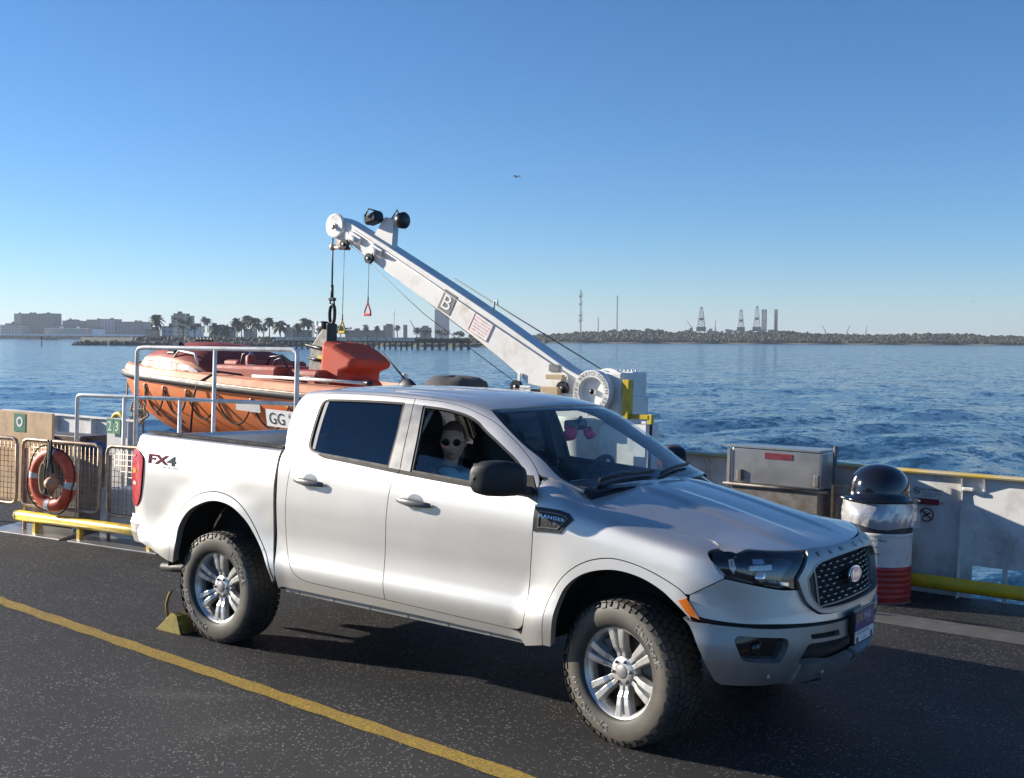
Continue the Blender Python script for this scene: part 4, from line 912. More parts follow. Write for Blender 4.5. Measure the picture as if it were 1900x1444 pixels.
def building(name, label, boxes, d, mat, base=1.5, roofmat='roof_dark', extra=None):
    """boxes: list of (px0, px1, py_top, depth_m); the first is the main block"""
    u0 = up_((boxes[0][0] + boxes[0][1]) / 2); t = thing(name, label, 'building', tuple(shore(u0, d, 0)), 0, None, False)
    rz = math.atan2(RH.y, RH.x); t.rotation_euler = (0, 0, rz)
    for i, (a, b_, top, dep) in enumerate(boxes):
        w = (b_ - a) * d / 2072.4; c = ((a + b_) / 2 - (boxes[0][0] + boxes[0][1]) / 2) * d / 2072.4; h = zt((a + b_) / 2, top, d)
        MB().box((c, dep / 2 + i * .7, h / 2 + base / 2), (w, dep, h - base)).build('wall', mat if isinstance(mat, str) else mat[i % len(mat)], t)
        mb = MB(); mb.box((c, dep / 2 + i * .7, h + .3), (w + .5, dep + .5, .7)); 
        if w > 8:
            for k in range(max(1, int(w / 14))): mb.box((c + random.uniform(-.35, .35) * w, dep * .5, h + 1.6), (random.uniform(2, 5), 3, random.uniform(1.5, 3)))
        mb.build('roof', roofmat, t)
    return t
D1 = 1600
lo = MB(); P0 = shore(up_(-500), D1 - 15, 0); 
def ground(name, px0, px1, d0, d1, z, mat, n=24):
    mb = MB(); V = []; F = []
    for i in range(n + 1):
        px = px0 + (px1 - px0) * i / n; a = shore(up_(px), d0 * (1 + .01 * math.sin(i * 2.1)), 0); b_ = shore(up_(px), d0 + 6, z); c = shore(up_(px), d1, z * 1.2)
        V += [(a.x, a.y, SEA - .5), tuple(b_), tuple(c)]
    for i in range(n): F += [(i * 3 + j, i * 3 + 3 + j, i * 3 + 4 + j, i * 3 + 1 + j) for j in range(2)]
    return tag(mb.add(V, F).build(name, mat), kind='structure')
simple('shore_grass', (.10, .10, .05), .95, 0, .3, .05)
ground('city_shore', -900, 420, 1560, 2400, 1.6, 'shore_grass'); ground('park_shore', 150, 1010, 675, 1500, 2.0, 'shore_grass', 40); ground('far_shore', 960, 3200, 1190, 2600, 1.2, 'shore_sand', 60)
building('office_block', 'largest flat topped grey block on the far left skyline', [(40, 79, 583, 40), (79, 99, 582.5, 30)], D1, 'facade_grey')
building('slab_tower', 'narrow pale tan slab against the large grey block on the left skyline', [(27, 39, 583, 20)], D1 + 40, 'far_wall_tan')
building('low_block', 'low grey flat block at the far left end of the skyline', [(1, 42, 604, 40), (10, 27, 601, 20)], D1 - 30, 'facade_pale')
building('stepped_block', 'grey block with a stepped top right of the largest block', [(100, 157, 604, 40), (116, 146, 596, 30), (124, 138, 594, 20)], D1, 'facade_grey')
building('tower_block', 'grey tower with thin mast left of the twin flat block', [(161, 186, 594, 30)], D1, 'facade_grey'); MB().tube([shore(up_(182), D1, 20), shore(up_(182), D1, zt(182, 584, D1))], .35, 6).build('roof_mast', 'far_steel', bpy.data.objects['tower_block']).matrix_parent_inverse = Matrix.Identity(4)
building('flat_block', 'pale grey flat block right of the mast tower on the left skyline', [(187, 213, 593, 30)], D1, 'facade_pale')
building('colonnade_block', 'long grey building with pale columns nearest the tall palm', [(217, 267, 598, 40)], D1, ['facade_grey'])
t = building('warehouse', 'long low white roofed warehouse in front of the grey blocks', [(83, 158, 610, 50)], D1 - 60, 'far_wall_tan', roofmat='far_wall_white')
t = building('white_house', 'small white house beside the long warehouse', [(172, 190, 611, 12)], D1 - 60, 'far_wall_white')
t = thing('jetty_shed', 'very long low white roofed jetty along the far left waterline', 'jetty', tuple(shore(up_(80), 1540, 0)), math.atan2(RH.y, RH.x), None, False)
MB().box((0, 0, 5.6), (400 * 1540 / 2072, 14, 2.4)).build('roof', 'far_wall_white', t); mb = MB()
for k in range(-14, 15): mb.box((k * 10, 0, 2.2), (1.2, 10, 4.6))
mb.build('columns', 'far_wall_dark', t); MB().box((0, 8, 2), (400 * 1540 / 2072, .5, 3.5)).build('back_wall', 'far_wall_dark', t)
D2 = 900
building('tan_block', 'tan apartment block rising behind the leafy tree near the palms', [(318, 353, 587, 16), (322, 340, 583, 8)], D2 + 250, 'facade_tan')
for a, b_, top, m_, lb in ((270, 291, 613, 'far_wall_tan', 'small tan house left of the tall single palm'), (300, 322, 607, 'facade_pale', 'pale house right of the tall single palm'), (352, 372, 607, 'far_wall_white', 'white gabled house right of the leafy tree'), (388, 408, 606, 'far_wall_tan', 'tan house between the two short palms'), (404, 432, 608, 'far_wall_grey', 'grey house behind the short palms'), (452, 470, 612, 'far_wall_tan', 'tan house under the palm cluster'), (528, 548, 609, 'far_wall_tan', 'low tan house left of the paired palms'), (545, 575, 614, 'far_wall_grey', 'grey shed behind the paired palms')):
    building('house', lb, [(a, b_, top, 10)], D2, m_)
t = thing('storage_tanks', 'white tanks and pipework right of the paired palms', 'tank', tuple(shore(up_(588), 1300, 0)), 0, None, False)
for dx, r, h in ((-6, 5, 17), (5, 6, 15), (0, 2, 21)): MB().lathe([(r, 0), (r, h), (r * .6, h + 1.2), (0, h + 1.5)], (dx, 0, 1), 'Z', 16).build('tank', 'far_wall_white', t)
building('tower_hotel', 'tall plain blue grey tower seen beneath the crane boom', [(806, 832, 575, 25)], 2400, 'far_wall_grey')
building('dark_block', 'dark block with a small top storey left of the tall plain tower', [(711, 729, 605, 20), (716, 724, 602, 10)], 1500, 'far_wall_dark')
building('leaning_slab', 'small dark slab between the dark block and the tall tower', [(748, 754, 604, 12)], 1500, 'far_wall_dark')
building('domed_hall', 'low dark hall with a rounded roof beside the tall tower', [(779, 798, 609, 20), (783, 794, 606, 10)], 1400, 'far_wall_dark')
building('long_shed', 'long low dark shed behind the pier', [(640, 712, 614, 14)], 1250, 'far_wall_dark')
# ---- breakwater and pier
simple('rock_pale', (.16, .155, .145), .9, 0, .3, .8)
ico = bmesh.new(); bmesh.ops.create_icosphere(ico, subdivisions=1, radius=1); IV = np.array([v.co[:] for v in ico.verts]); ico.verts.index_update(); IF = [tuple(v.index for v in f.verts) for f in ico.faces]; ico.free()
def blob(mb, c, s, j=.25, sm=False): mb.add(np.array(c) + IV * np.array(s) * RNG.uniform(1 - j, 1 + j, (len(IV), 1)), IF, sm)
mb = MB()
for k in range(520):
    px = RNG.uniform(136, 560); d = 662 + RNG.uniform(-3, 9) ; z = RNG.uniform(0, 2.4) * min(1, (px - 130) / 20); c = shore(up_(px), d, z * .9); s = RNG.uniform(.7, 1.7); blob(mb, c, (s, s, s * .75), .3)
tag(mb.build('breakwater', 'breakwater_rock'), 'dark rubble breakwater running out from the park shore', 'breakwater', kind='stuff')
pier = thing('pier', 'long timber pier on piles with a pale panelled parapet', 'pier', tuple(shore(up_(700), 566, 0)), 0, None, False)
inv = Matrix.Translation(-Vector(pier.location))
def ploc(px, d, z): return shore(up_(px), d, z) - Vector(pier.location)
mb = MB(); 
def strip(px0, px1, d, z0, z1, th):
    V = [ploc(px0, d, z0), ploc(px1, d, z0), ploc(px1, d, z1), ploc(px0, d, z1), ploc(px0, d + th, z0), ploc(px1, d + th, z0), ploc(px1, d + th, z1), ploc(px0, d + th, z1)]
    return MB().add(V, [(0, 1, 2, 3), (7, 6, 5, 4), (0, 4, 5, 1), (3, 2, 6, 7), (0, 3, 7, 4), (1, 5, 6, 2)])
strip(508, 872, 560, 3.0, 3.9, 8).build('deck_beam', 'pier_wood', pier); strip(765, 872, 559.5, 3.9, 5.0, .3).build('railing', 'pier_wood', pier)
for k in range(44): px = 511 + k * 5.9; strip(px, px + 4.6, 559.4, 3.9, 5.6, .4).build('parapet_panel', 'pier_panel', pier)
for px in list(np.arange(540, 770, 10.2)) + list(np.arange(775, 872, 13.4)):
    a, b_ = ploc(px, 561, -1.5), ploc(px, 561, 3.2); MB().tube([a, b_], .75 if px > 770 else .5, 8).build('pile', 'pier_wood', pier)
# ---- palms and park trees
def leaf_mat(name, a, b_):
    m, nt, bs = nodes_of(name); n = tex(nt, .8, 3, .6); r = ramp(nt, n.outputs[0], [(.3, a), (.7, b_)]); lk(nt, r.outputs[0], bs.inputs['Base Color']); bs.inputs['Roughness'].default_value = .7
leaf_mat('palm_leaf', (.035, .05, .025), (.075, .085, .04)); leaf_mat('tree_leaf', (.016, .024, .012), (.036, .046, .020)); leaf_mat('scrub_leaf', (.040, .038, .018), (.080, .064, .032))
def palm(name, label, px, d, top, base, rcrown, group='palms along the park shore'):
    zt_, zb = zt(px, top, d), max(1.8, zt(px, base, d)); t = thing(name, label, 'palm', tuple(shore(up_(px), d, zb)), 0, group, False); h = zt_ - zb; hc = h - rcrown * .55
    bend = RNG.uniform(-.5, .5); MB().tube([(0, 0, -.6), (bend * .3, 0, hc * .5), (bend, 0, hc)], [.45, .33, .30], 8).build('trunk', 'palm_trunk', t)
    mb = MB()
    for k in range(44):
        a = RNG.uniform(0, 2 * math.pi); e = RNG.uniform(-.9, 1.35); L = rcrown * RNG.uniform(.8, 1.1); up0 = math.sin(e); out = math.cos(e); pts = []
        for q in np.linspace(0, 1, 6): pts.append((bend + math.cos(a) * out * L * q, math.sin(a) * out * L * q, hc + up0 * L * q - .55 * L * q * q))
        w = .16 * rcrown; tx, ty = -math.sin(a), math.cos(a); V = []
        for i, p_ in enumerate(pts): ww = w * (.35 + 1.0 * math.sin(math.pi * min(1, i / 5 * .9 + .12))); V += [(p_[0] + tx * ww, p_[1] + ty * ww, p_[2] - ww * .6), p_, (p_[0] - tx * ww, p_[1] - ty * ww, p_[2] - ww * .6)]
        F = []
        for i in range(5): F += [(i * 3, i * 3 + 1, i * 3 + 4, i * 3 + 3), (i * 3 + 1, i * 3 + 2, i * 3 + 5, i * 3 + 4)]
        mb.add(V, F)
    for k in range(16): blob(mb, (bend + RNG.normal(0, .25) * rcrown * .4, RNG.normal(0, .25) * rcrown * .4, hc - RNG.uniform(0, .35) * rcrown), (rcrown * .10,) * 3)
    mb.build('crown', 'palm_leaf', t); return t
PALMS = [(292, 700, 581, 630, 4.4, 'tallest lone palm standing left of the houses'), (379, 900, 586, 616, 3.0, 'left palm of the slim pair beyond the leafy tree'), (386, 900, 589, 616, 3.0, 'right palm of the slim pair beyond the leafy tree'), (398, 720, 599, 630, 3.6, 'short palm left of the tan house'), (419, 720, 600.5, 630, 3.5, 'short spreading palm left of the palm cluster'),
         (440, 750, 588, 630, 3.8, 'leftmost tall palm of the palm cluster'), (448, 760, 594, 630, 3.6, 'shaggy palm second in the palm cluster'), (458, 780, 583, 628, 3.8, 'highest palm in the middle of the cluster'), (465, 760, 586, 628, 3.7, 'palm just right of the highest cluster palm'), (476, 740, 588, 630, 4.2, 'broad palm right of centre in the cluster'), (500, 750, 587, 628, 3.6, 'slim palm right of the cluster'), (520, 720, 592, 630, 4.4, 'round headed palm right of the slim palm'),
         (553, 800, 598, 626, 3.6, 'short palm left of the paired tall palms'), (564, 800, 588.5, 626, 3.4, 'left palm of the tall pair by the tanks'), (573, 800, 590, 626, 3.6, 'right palm of the tall pair by the tanks'), (632, 900, 602, 626, 3.6, 'palm behind the yellow hanging handle'), (679, 950, 600.5, 624, 3.0, 'wind blown palm behind the pier'), (699, 950, 603.5, 624, 2.6, 'small palm right of the wind blown palm'), (737, 950, 602, 624, 2.6, 'palm beside the white mast behind the pier'), (773, 950, 606, 626, 3.2, 'palm left of the low domed hall')]
for px, d, tp, bs_, rc, lb in PALMS: palm('palm_tree', lb, px, d, tp, bs_, rc * 1.3)
def tree(name, label, px, d, w_px, top, base, mat, cat='tree', n=260, group=None):
    zt_, zb = zt(px, top, d), max(1.6, zt(px, base, d)); t = thing(name, label, cat, tuple(shore(up_(px), d, zb)), 0, group, False); h = zt_ - zb; w = w_px * d / 2072.4 / 2
    MB().tube([(0, 0, -.8), (.1, 0, h * .35), (0, 0, h * .6)], [.45, .3, .12], 7).tube([(0, 0, h * .25), (w * .4, .3, h * .6)], [.2, .07], 6).tube([(0, 0, h * .28), (-w * .45, -.3, h * .62)], [.2, .07], 6).build('trunk', 'palm_trunk', t)
    mb = MB(); cl = [(RNG.uniform(-.75, .75) * w, RNG.uniform(-.6, .6) * w, h * RNG.uniform(.45, .88), RNG.uniform(.22, .42) * w) for _ in range(9)]
    for k in range(n):
        c = cl[k % 9]; v = RNG.normal(0, 1, 3); v /= np.linalg.norm(v); q = np.array(c[:3]) + v * c[3] * RNG.uniform(.5, 1.05) * np.array([1, 1, .75]); s = .09 * w * RNG.uniform(.6, 1.4)
        a, b_ = RNG.normal(0, 1, 3), RNG.normal(0, 1, 3); a = a / np.linalg.norm(a) * s; b_ = b_ / np.linalg.norm(b_) * s; mb.add([q - a, q + b_, q + a, q - b_], [(0, 1, 2, 3)])
    mb.build('crown', mat, t); return t
for px, d, wp, tp, bs_, lb in ((340, 740, 34, 583, 630, 'broad leafy tree in front of the tan apartment block'), (361, 740, 20, 598, 628, 'dark rounded tree right of the broad leafy tree'), (436, 730, 18, 600, 630, 'dark bush at the left foot of the palm cluster'), (489, 730, 26, 597, 630, 'dark dense tree inside the palm cluster'), (586, 780, 12, 606, 628, 'small dark tree left of the lifting post'), (645, 900, 16, 606, 626, 'dark tree right of the yellow hanging handle'), (788, 940, 24, 611, 628, 'dark bushy tree below the domed hall'), (820, 940, 30, 613, 630, 'dark low tree at the foot of the tall tower'), (850, 940, 26, 615, 632, 'dark low tree at the right end of the pier'), (880, 1000, 40, 616, 634, 'low dark tree behind the crane boom')):
    tree('park_tree', lb, px, d, wp, tp, bs_, 'tree_leaf', n=420)
# low hedge of scrub behind the houses: one mass
mb = MB()
for k in range(1500):
    px = RNG.uniform(250, 955); d = RNG.uniform(720, 980); h = RNG.uniform(.8, 4.0); c = shore(up_(px), d, 1.5 + h * .5); s = RNG.uniform(.8, 2.2); blob(mb, c, (s * 1.3, s * 1.3, h * .55), .35)
tag(mb.build('park_scrub', 'tree_leaf'), 'low dark scrub massed behind the park shore', 'scrub', kind='stuff')
# ---- wooded shore on the right: one mass of scrub and trees
def ridge(px): return float(np.interp(px, [975, 1000, 1040, 1080, 1140, 1180, 1210, 1250, 1300, 1380, 1450, 1500, 1600, 1690, 1740, 1800, 1840, 1900, 2100, 2600], [622, 619, 616.5, 613.5, 612, 609, 609.5, 613, 615, 614.5, 612.5, 616, 619, 618, 616.5, 617.5, 622, 621.5, 620, 618]))
mb = MB(); mb2 = MB()
for k in range(9500):
    px = RNG.uniform(975, 2350); dd = RNG.uniform(0, 1) ** 1.5; d = 1200 + dd * 180; hmax = zt(px, ridge(px), d) * (.35 + .65 * dd ** .6); s = RNG.uniform(.7, 2.4) * (1 + .4 * dd); h = hmax * RNG.uniform(.55, 1.0)
    m_ = mb if RNG.uniform() < .6 else mb2; c = shore(up_(px), d, max(1, h - s * .9)); blob(m_, c, (s * 1.4, s * 1.4, s), .38)
    if k % 5 == 0: c = shore(up_(px), d, max(1, h * .45)); blob(m_, c, (s * 1.9, s * 1.9, max(1.5, h * .5)), .3)
tag(mb.build('shore_woodland', 'tree_leaf'), 'dark wooded scrub covering the far right shore', 'woodland', kind='stuff'); tag(mb2.build('shore_scrub', 'scrub_leaf'), 'olive brown scrub along the far right shore', 'scrub', kind='stuff')
# ---- masts, drilling rigs, cranes
def mast(name, label, px, d, top, base, w, plats=()):
    t = thing(name, label, 'mast', tuple(shore(up_(px), d, zt(px, base, d) - 4)), .3, None, False); h = zt(px, top, d) - zt(px, base, d) + 4; mb = MB(); n = max(8, int(h / (w * 1.6)))
    for a in range(3): an = a * 2.094; mb.tube([(w * math.cos(an), w * math.sin(an), 0), (w * math.cos(an), w * math.sin(an), h)], .22, 4)
    for k in range(n):
        for a in range(3): a0, a1 = a * 2.094, (a + 1) * 2.094; z0, z1 = h * k / n, h * (k + 1) / n; mb.tube([(w * math.cos(a0), w * math.sin(a0), z0), (w * math.cos(a1), w * math.sin(a1), z1)], .13, 4)
    mb.build('lattice', 'far_steel', t)
    for q in plats: MB().box((0, 0, h * q), (w * 4, w * 4, .8)).tube([(w * 2, 0, h * q), (w * 2, 0, h * q + 4)], .25, 4).tube([(-w * 2, 0, h * q - 2), (-w * 2, 0, h * q + 3)], .25, 4).build('platform', 'far_steel', t)
mast('radio_mast', 'tall lattice radio mast with platforms above the right shore', 1076.5, 1350, 539, 614, .9, (.30, .42, .68, .86)); mast('slim_mast', 'slim lattice mast right of the tall radio mast', 1144, 1350, 549, 612, .6); mast('short_mast', 'short mast between the two tall masts', 1109, 1350, 590, 614, .5)
def derrick(label, px, d, top, base, wpx):
    t = thing('drilling_derrick', label, 'derrick', tuple(shore(up_(px), d, zt(px, base, d) - 3)), .4, 'rig derricks over the right shore', False); h = zt(px, top, d) - zt(px, base, d) + 3; w = wpx * d / 2072 / 2; mb = MB(); lv = 9
    def wd(q): return w * (1 - .62 * max(0, q - .25) / .75)
    for sx in (-1, 1):
        for sy in (-1, 1): mb.tube([(sx * wd(q), sy * wd(q), h * q) for q in np.linspace(0, 1, 8)], .45, 4)
    for k in range(lv):
        q0, q1 = k / lv, (k + 1) / lv
        for sx, sy, ex, ey in ((-1, -1, 1, -1), (1, -1, 1, 1), (1, 1, -1, 1), (-1, 1, -1, -1)):
            mb.tube([(sx * wd(q0), sy * wd(q0), h * q0), (ex * wd(q1), ey * wd(q1), h * q1)], .28, 4); mb.tube([(ex * wd(q0), ey * wd(q0), h * q0), (sx * wd(q1), sy * wd(q1), h * q1)], .28, 4); mb.tube([(sx * wd(q1), sy * wd(q1), h * q1), (ex * wd(q1), ey * wd(q1), h * q1)], .28, 4)
    mb.build('lattice', 'far_steel', t); MB().box((0, 0, 5), (w * 2.6, w * 2.6, 7)).build('base_house', 'far_wall_dark', t); MB().box((0, 0, h * .55), (w * 1.2, w * 1.2, 4)).box((0, 0, h + 1), (w * .8, w * .8, 2)).tube([(0, 0, h), (0, 0, h + 6)], .3, 4).build('crown_block', 'far_steel', t)
derrick('leftmost and stoutest drilling derrick on the right shore', 1300, 1900, 573, 613, 13); derrick('shortest drilling derrick between the other two', 1373.5, 1900, 578, 613, 11); derrick('tallest drilling derrick beside the thick rig leg', 1403, 1900, 571.5, 613, 12)
def leg(label, px, d, top, wpx):
    t = thing('rig_leg', label, 'rig leg', tuple(shore(up_(px), d, 6)), .2, 'jack up rig legs over the right shore', False); h = zt(px, top, d) - 6; w = wpx * d / 2072 / 2; mb = MB()
    for a in range(4): an = a * math.pi / 2 + .5; mb.tube([(w * math.cos(an), w * math.sin(an), 0), (w * math.cos(an), w * math.sin(an), h)], .9, 5)
    for k in range(12):
        for a in range(4): a0, a1 = a * math.pi / 2 + .5, (a + 1) * math.pi / 2 + .5; mb.tube([(w * math.cos(a0), w * math.sin(a0), h * k / 12), (w * math.cos(a1), w * math.sin(a1), h * (k + 1) / 12)], .5, 4)
    mb.build('lattice', 'far_steel', t)
leg('thick pale rig leg right of the tallest derrick', 1416.5, 1900, 574.5, 8); leg('rightmost slender rig leg standing alone', 1438, 1900, 574.5, 5)
t = thing('rig_hull', 'low dark rig hulls and gear under the derricks', 'rig', tuple(shore(up_(1370), 1900, 8)), math.atan2(RH.y, RH.x), None, False)
mb = MB()
for k in range(26): x = RNG.uniform(-95, 75); mb.box((x, RNG.uniform(-5, 5), RNG.uniform(3, 9)), (RNG.uniform(3, 10), 8, RNG.uniform(6, 13)))
mb.build('gear', 'far_steel', t); t['kind'] = 'stuff'
def jib(label, px, d, base, tip, dpx, mat='far_steel'):
    t = thing('jib_crane', label, 'crane', tuple(shore(up_(px), d, zt(px, base, d) - 3)), 0, None, False); h = zt(px, tip, d) - zt(px, base, d) + 3; v = RH * (dpx * d / 2072.4)
    MB().tube([(0, 0, 0), (0, 0, h * .4)], 1.0, 6).build('tower', mat, t); MB().tube([(0, 0, h * .35), (v.x, v.y, h)], .55, 5).tube([(0, 0, h * .4), (v.x, v.y, h)], .25, 4).build('jib', mat, t)
jib('thin crane with long jib leaning right between the derricks', 1326, 1900, 612, 594, 0); jib('thin jib crane left of the stoutest derrick', 1283, 1900, 613, 595, -10); jib('low crane leaning left on the middle of the right shore', 1530, 1700, 618, 604, -6); jib('low crane leaning right beyond the leaning left one', 1570, 1700, 619, 604, 6); jib('small crane pair towards the right end of the shore', 1605, 1700, 619, 606, 2); jib('faint crane behind the pier left of the tall tower', 768, 1500, 612, 594, -8)
t = thing('white_mast', 'white pole with cross arms behind the pier', 'mast', tuple(shore(up_(729.5), 1100, 2)), 0, None, False); h = zt(730, 572, 1100) - 2
MB().tube([(0, 0, 0), (RH.x * .8, RH.y * .8, h * .8), (RH.x * 1.2, RH.y * 1.2, h)], [.5, .4, .15], 6).build('pole', 'far_wall_white', t); v = RH * 2; MB().tube([(-v.x, -v.y, h * .8), (v.x, v.y, h * .8)], .2, 4).tube([(-v.x * .6, -v.y * .6, h * .84), (v.x * .6, v.y * .6, h * .84)], .2, 4).build('cross_arm', 'far_wall_white', t)
# ---- channel marker, moored boat, birds
t = thing('channel_marker', 'red daymark on a dark pile standing in the water far left', 'marker', tuple(shore(up_(77.5), 620, 0)), math.atan2(RH.y, RH.x), None, False)
MB().tube([(0, 0, -2), (0, 0, 4.6)], .28, 8).build('pile', 'pier_wood', t); MB().prism([(-.9, 0), (.9, 0), (0, 1.8)], (0, -.35, 3.6), (1, 0, 0), (0, 0, 1), (0, 1, 0), .1).build('daymark', 'mark_red', t)
t = thing('moored_boat', 'small dark hulled boat moored beyond the channel marker', 'boat', tuple(shore(up_(94), 1250, 0)), math.atan2(RH.y, RH.x), None, False)
V = []; 
for x, w, z in ((-8, 1.6, 2.2), (-4, 2.2, 1.9), (3, 2.2, 1.9), (8, .2, 2.8)): V += [(x, -w, z), (x * .93, -w * .5, -.3), (x * .93, w * .5, -.3), (x, w, z)]
MB().add(V, [(i * 4 + j, i * 4 + j + 1, i * 4 + 5 + j, i * 4 + 4 + j) for i in range(3) for j in range(3)] + [(3, 0, 4, 7), (7, 4, 8, 11), (11, 8, 12, 15), (0, 3, 2, 1)]).build('hull', 'far_wall_dark', t); MB().box((-2, 0, 3.2), (4, 2.6, 2.6)).build('cabin', 'far_wall_dark', t)
simple('bird_feather', (.04, .04, .045), .8)
def bird(label, px, py, d, span, tilt):
    z = CW.z - SEA - (py - (620 + 10 * px / 1900)) * d / 2072.4; t = thing('bird', label, 'bird', tuple(shore(up_(px), d, z)), math.atan2(RH.y, RH.x) + tilt, 'birds over the water', False)
    s = span / 2; MB().lathe([(0, -.45 * s), (.10 * s, -.2 * s), (.13 * s, .1 * s), (.05 * s, .4 * s), (0, .5 * s)], (0, 0, 0), 'X', 8).build('body', 'bird_feather', t)
    for q in (-1, 1):
        V = [(.16 * s, 0, .03 * s), (-.16 * s, 0, .03 * s), (.10 * s, q * .5 * s, .28 * s), (-.14 * s, q * .5 * s, .26 * s), (-.18 * s, q * 1.0 * s, -.12 * s), (-.22 * s, q * .98 * s, -.12 * s)]
        V2 = [(v[0], v[1], v[2] - .03 * s) for v in V]
        MB().add(V + V2, [(0, 1, 3, 2), (2, 3, 5, 4), (6, 8, 9, 7), (8, 10, 11, 9), (0, 2, 8, 6), (2, 4, 10, 8), (1, 7, 9, 3), (3, 9, 11, 5), (4, 5, 11, 10)]).build('wing', 'bird_feather', t)
bird('dark bird flying high in mid sky above the crane', 956, 331, 60, .62, 2.3); bird('tiny bird low in the sky on the far right', 1803, 561, 160, .5, .5); bird('faint bird low in the sky on the far left', 209, 418, 160, .4, 1.0)

# ================================================================== ferry deck and what stands on it (deck frame)
def deck_mat():
    m, nt, b = nodes_of('deck_nonskid')
    n = tex(nt, .55, 6, .65); r = ramp(nt, n.outputs[0], [(.28, (.007, .007, .009)), (.55, (.013, .0128, .0145)), (.80, (.028, .0265, .026))])
    n2 = tex(nt, 60, 4, .7); r2 = ramp(nt, n2.outputs[0], [(.35, (.25,) * 3), (.72, (1.9,) * 3)])
    ml = nt.nodes.new('ShaderNodeMix'); ml.data_type = 'RGBA'; ml.blend_type = 'MULTIPLY'; ml.inputs[0].default_value = 1; lk(nt, r.outputs[0], ml.inputs[6]); lk(nt, r2.outputs[0], ml.inputs[7])
    # aggregate grains, their sun glints painted in as pale specks
    v = tex(nt, 70, kind='ShaderNodeTexVoronoi'); sx = nt.nodes.new('ShaderNodeSeparateColor'); lk(nt, v.outputs['Color'], sx.inputs[0])
    th = nt.nodes.new('ShaderNodeMath'); th.operation = 'GREATER_THAN'; th.inputs[1].default_value = .83; lk(nt, sx.outputs[0], th.inputs[0])
    nd = nt.nodes.new('ShaderNodeMath'); nd.operation = 'LESS_THAN'; nd.inputs[1].default_value = .42; lk(nt, v.outputs['Distance'], nd.inputs[0])
    mm = nt.nodes.new('ShaderNodeMath'); mm.operation = 'MULTIPLY'; lk(nt, th.outputs[0], mm.inputs[0]); lk(nt, nd.outputs[0], mm.inputs[1])
    nz = tex(nt, 1.7, 4, .6); rz_ = ramp(nt, nz.outputs[0], [(.3, (.25,) * 3), (.65, (1,) * 3)]); m3 = nt.nodes.new('ShaderNodeMath'); m3.operation = 'MULTIPLY'; lk(nt, mm.outputs[0], m3.inputs[0]); lk(nt, rz_.outputs[0], m3.inputs[1])
    mx = nt.nodes.new('ShaderNodeMix'); mx.data_type = 'RGBA'; lk(nt, m3.outputs[0], mx.inputs[0]); lk(nt, ml.outputs[2], mx.inputs[6]); mx.inputs[7].default_value = (.30, .29, .275, 1)
    # pale dried scuffs and long tyre-worn tracks
    base = mx.outputs[2]
    for loc, rot, scl, amt in (((-2.35, -1.78, 0), .55, (1.9, 9.0, 1), .75), ((-1.75, -2.05, 0), 1.1, (3.0, 6.0, 1), .5), ((-3.8, -2.6, 0), .2, (1.2, 3.0, 1), .35), ((.2, -2.6, 0), 0, (1.0, 2.2, 1), .3)):
        tc = nt.nodes.new('ShaderNodeTexCoord'); mp = nt.nodes.new('ShaderNodeMapping'); mp.vector_type = 'TEXTURE'; mp.inputs['Location'].default_value = loc; mp.inputs['Rotation'].default_value = (0, 0, rot); mp.inputs['Scale'].default_value = tuple(1 / q for q in scl)
        lk(nt, tc.outputs['Object'], mp.inputs[0]); ln = nt.nodes.new('ShaderNodeVectorMath'); ln.operation = 'LENGTH'; lk(nt, mp.outputs[0], ln.inputs[0]); rr_ = ramp(nt, ln.outputs['Value'], [(.1, (amt,) * 3), (1.0, (0, 0, 0))])
        nn_ = tex(nt, 26, 6, .75); r5 = ramp(nt, nn_.outputs[0], [(.42, (0, 0, 0)), (.68, (1, 1, 1))]); mu = nt.nodes.new('ShaderNodeMath'); mu.operation = 'MULTIPLY'; lk(nt, rr_.outputs[0], mu.inputs[0]); lk(nt, r5.outputs[0], mu.inputs[1])
        m5 = nt.nodes.new('ShaderNodeMix'); m5.data_type = 'RGBA'; lk(nt, mu.outputs[0], m5.inputs[0]); lk(nt, base, m5.inputs[6]); m5.inputs[7].default_value = (.17, .16, .145, 1); base = m5.outputs[2]
    nt_ = tex(nt, 1.0, 5, .6, stretch=(.12, 1.7, 1)); r6 = ramp(nt, nt_.outputs[0], [(.35, (.72,) * 3), (.65, (1.15,) * 3)]); m6 = nt.nodes.new('ShaderNodeMix'); m6.data_type = 'RGBA'; m6.blend_type = 'MULTIPLY'; m6.inputs[0].default_value = 1; lk(nt, base, m6.inputs[6]); lk(nt, r6.outputs[0], m6.inputs[7])
    lk(nt, m6.outputs[2], b.inputs['Base Color'])
    rr = ramp(nt, n.outputs[0], [(.3, (.55,) * 3), (.7, (.80,) * 3)]); lk(nt, rr.outputs[0], b.inputs['Roughness'])
    n4 = tex(nt, 110, 3, .7); b0 = bump(nt, m3.outputs[0], .8, .006, b); b1 = bump(nt, n4.outputs[0], .9, .010, b, b0); n5 = tex(nt, 7, 4, .6); bump(nt, n5.outputs[0], .25, .02, b, b1)
deck_mat()
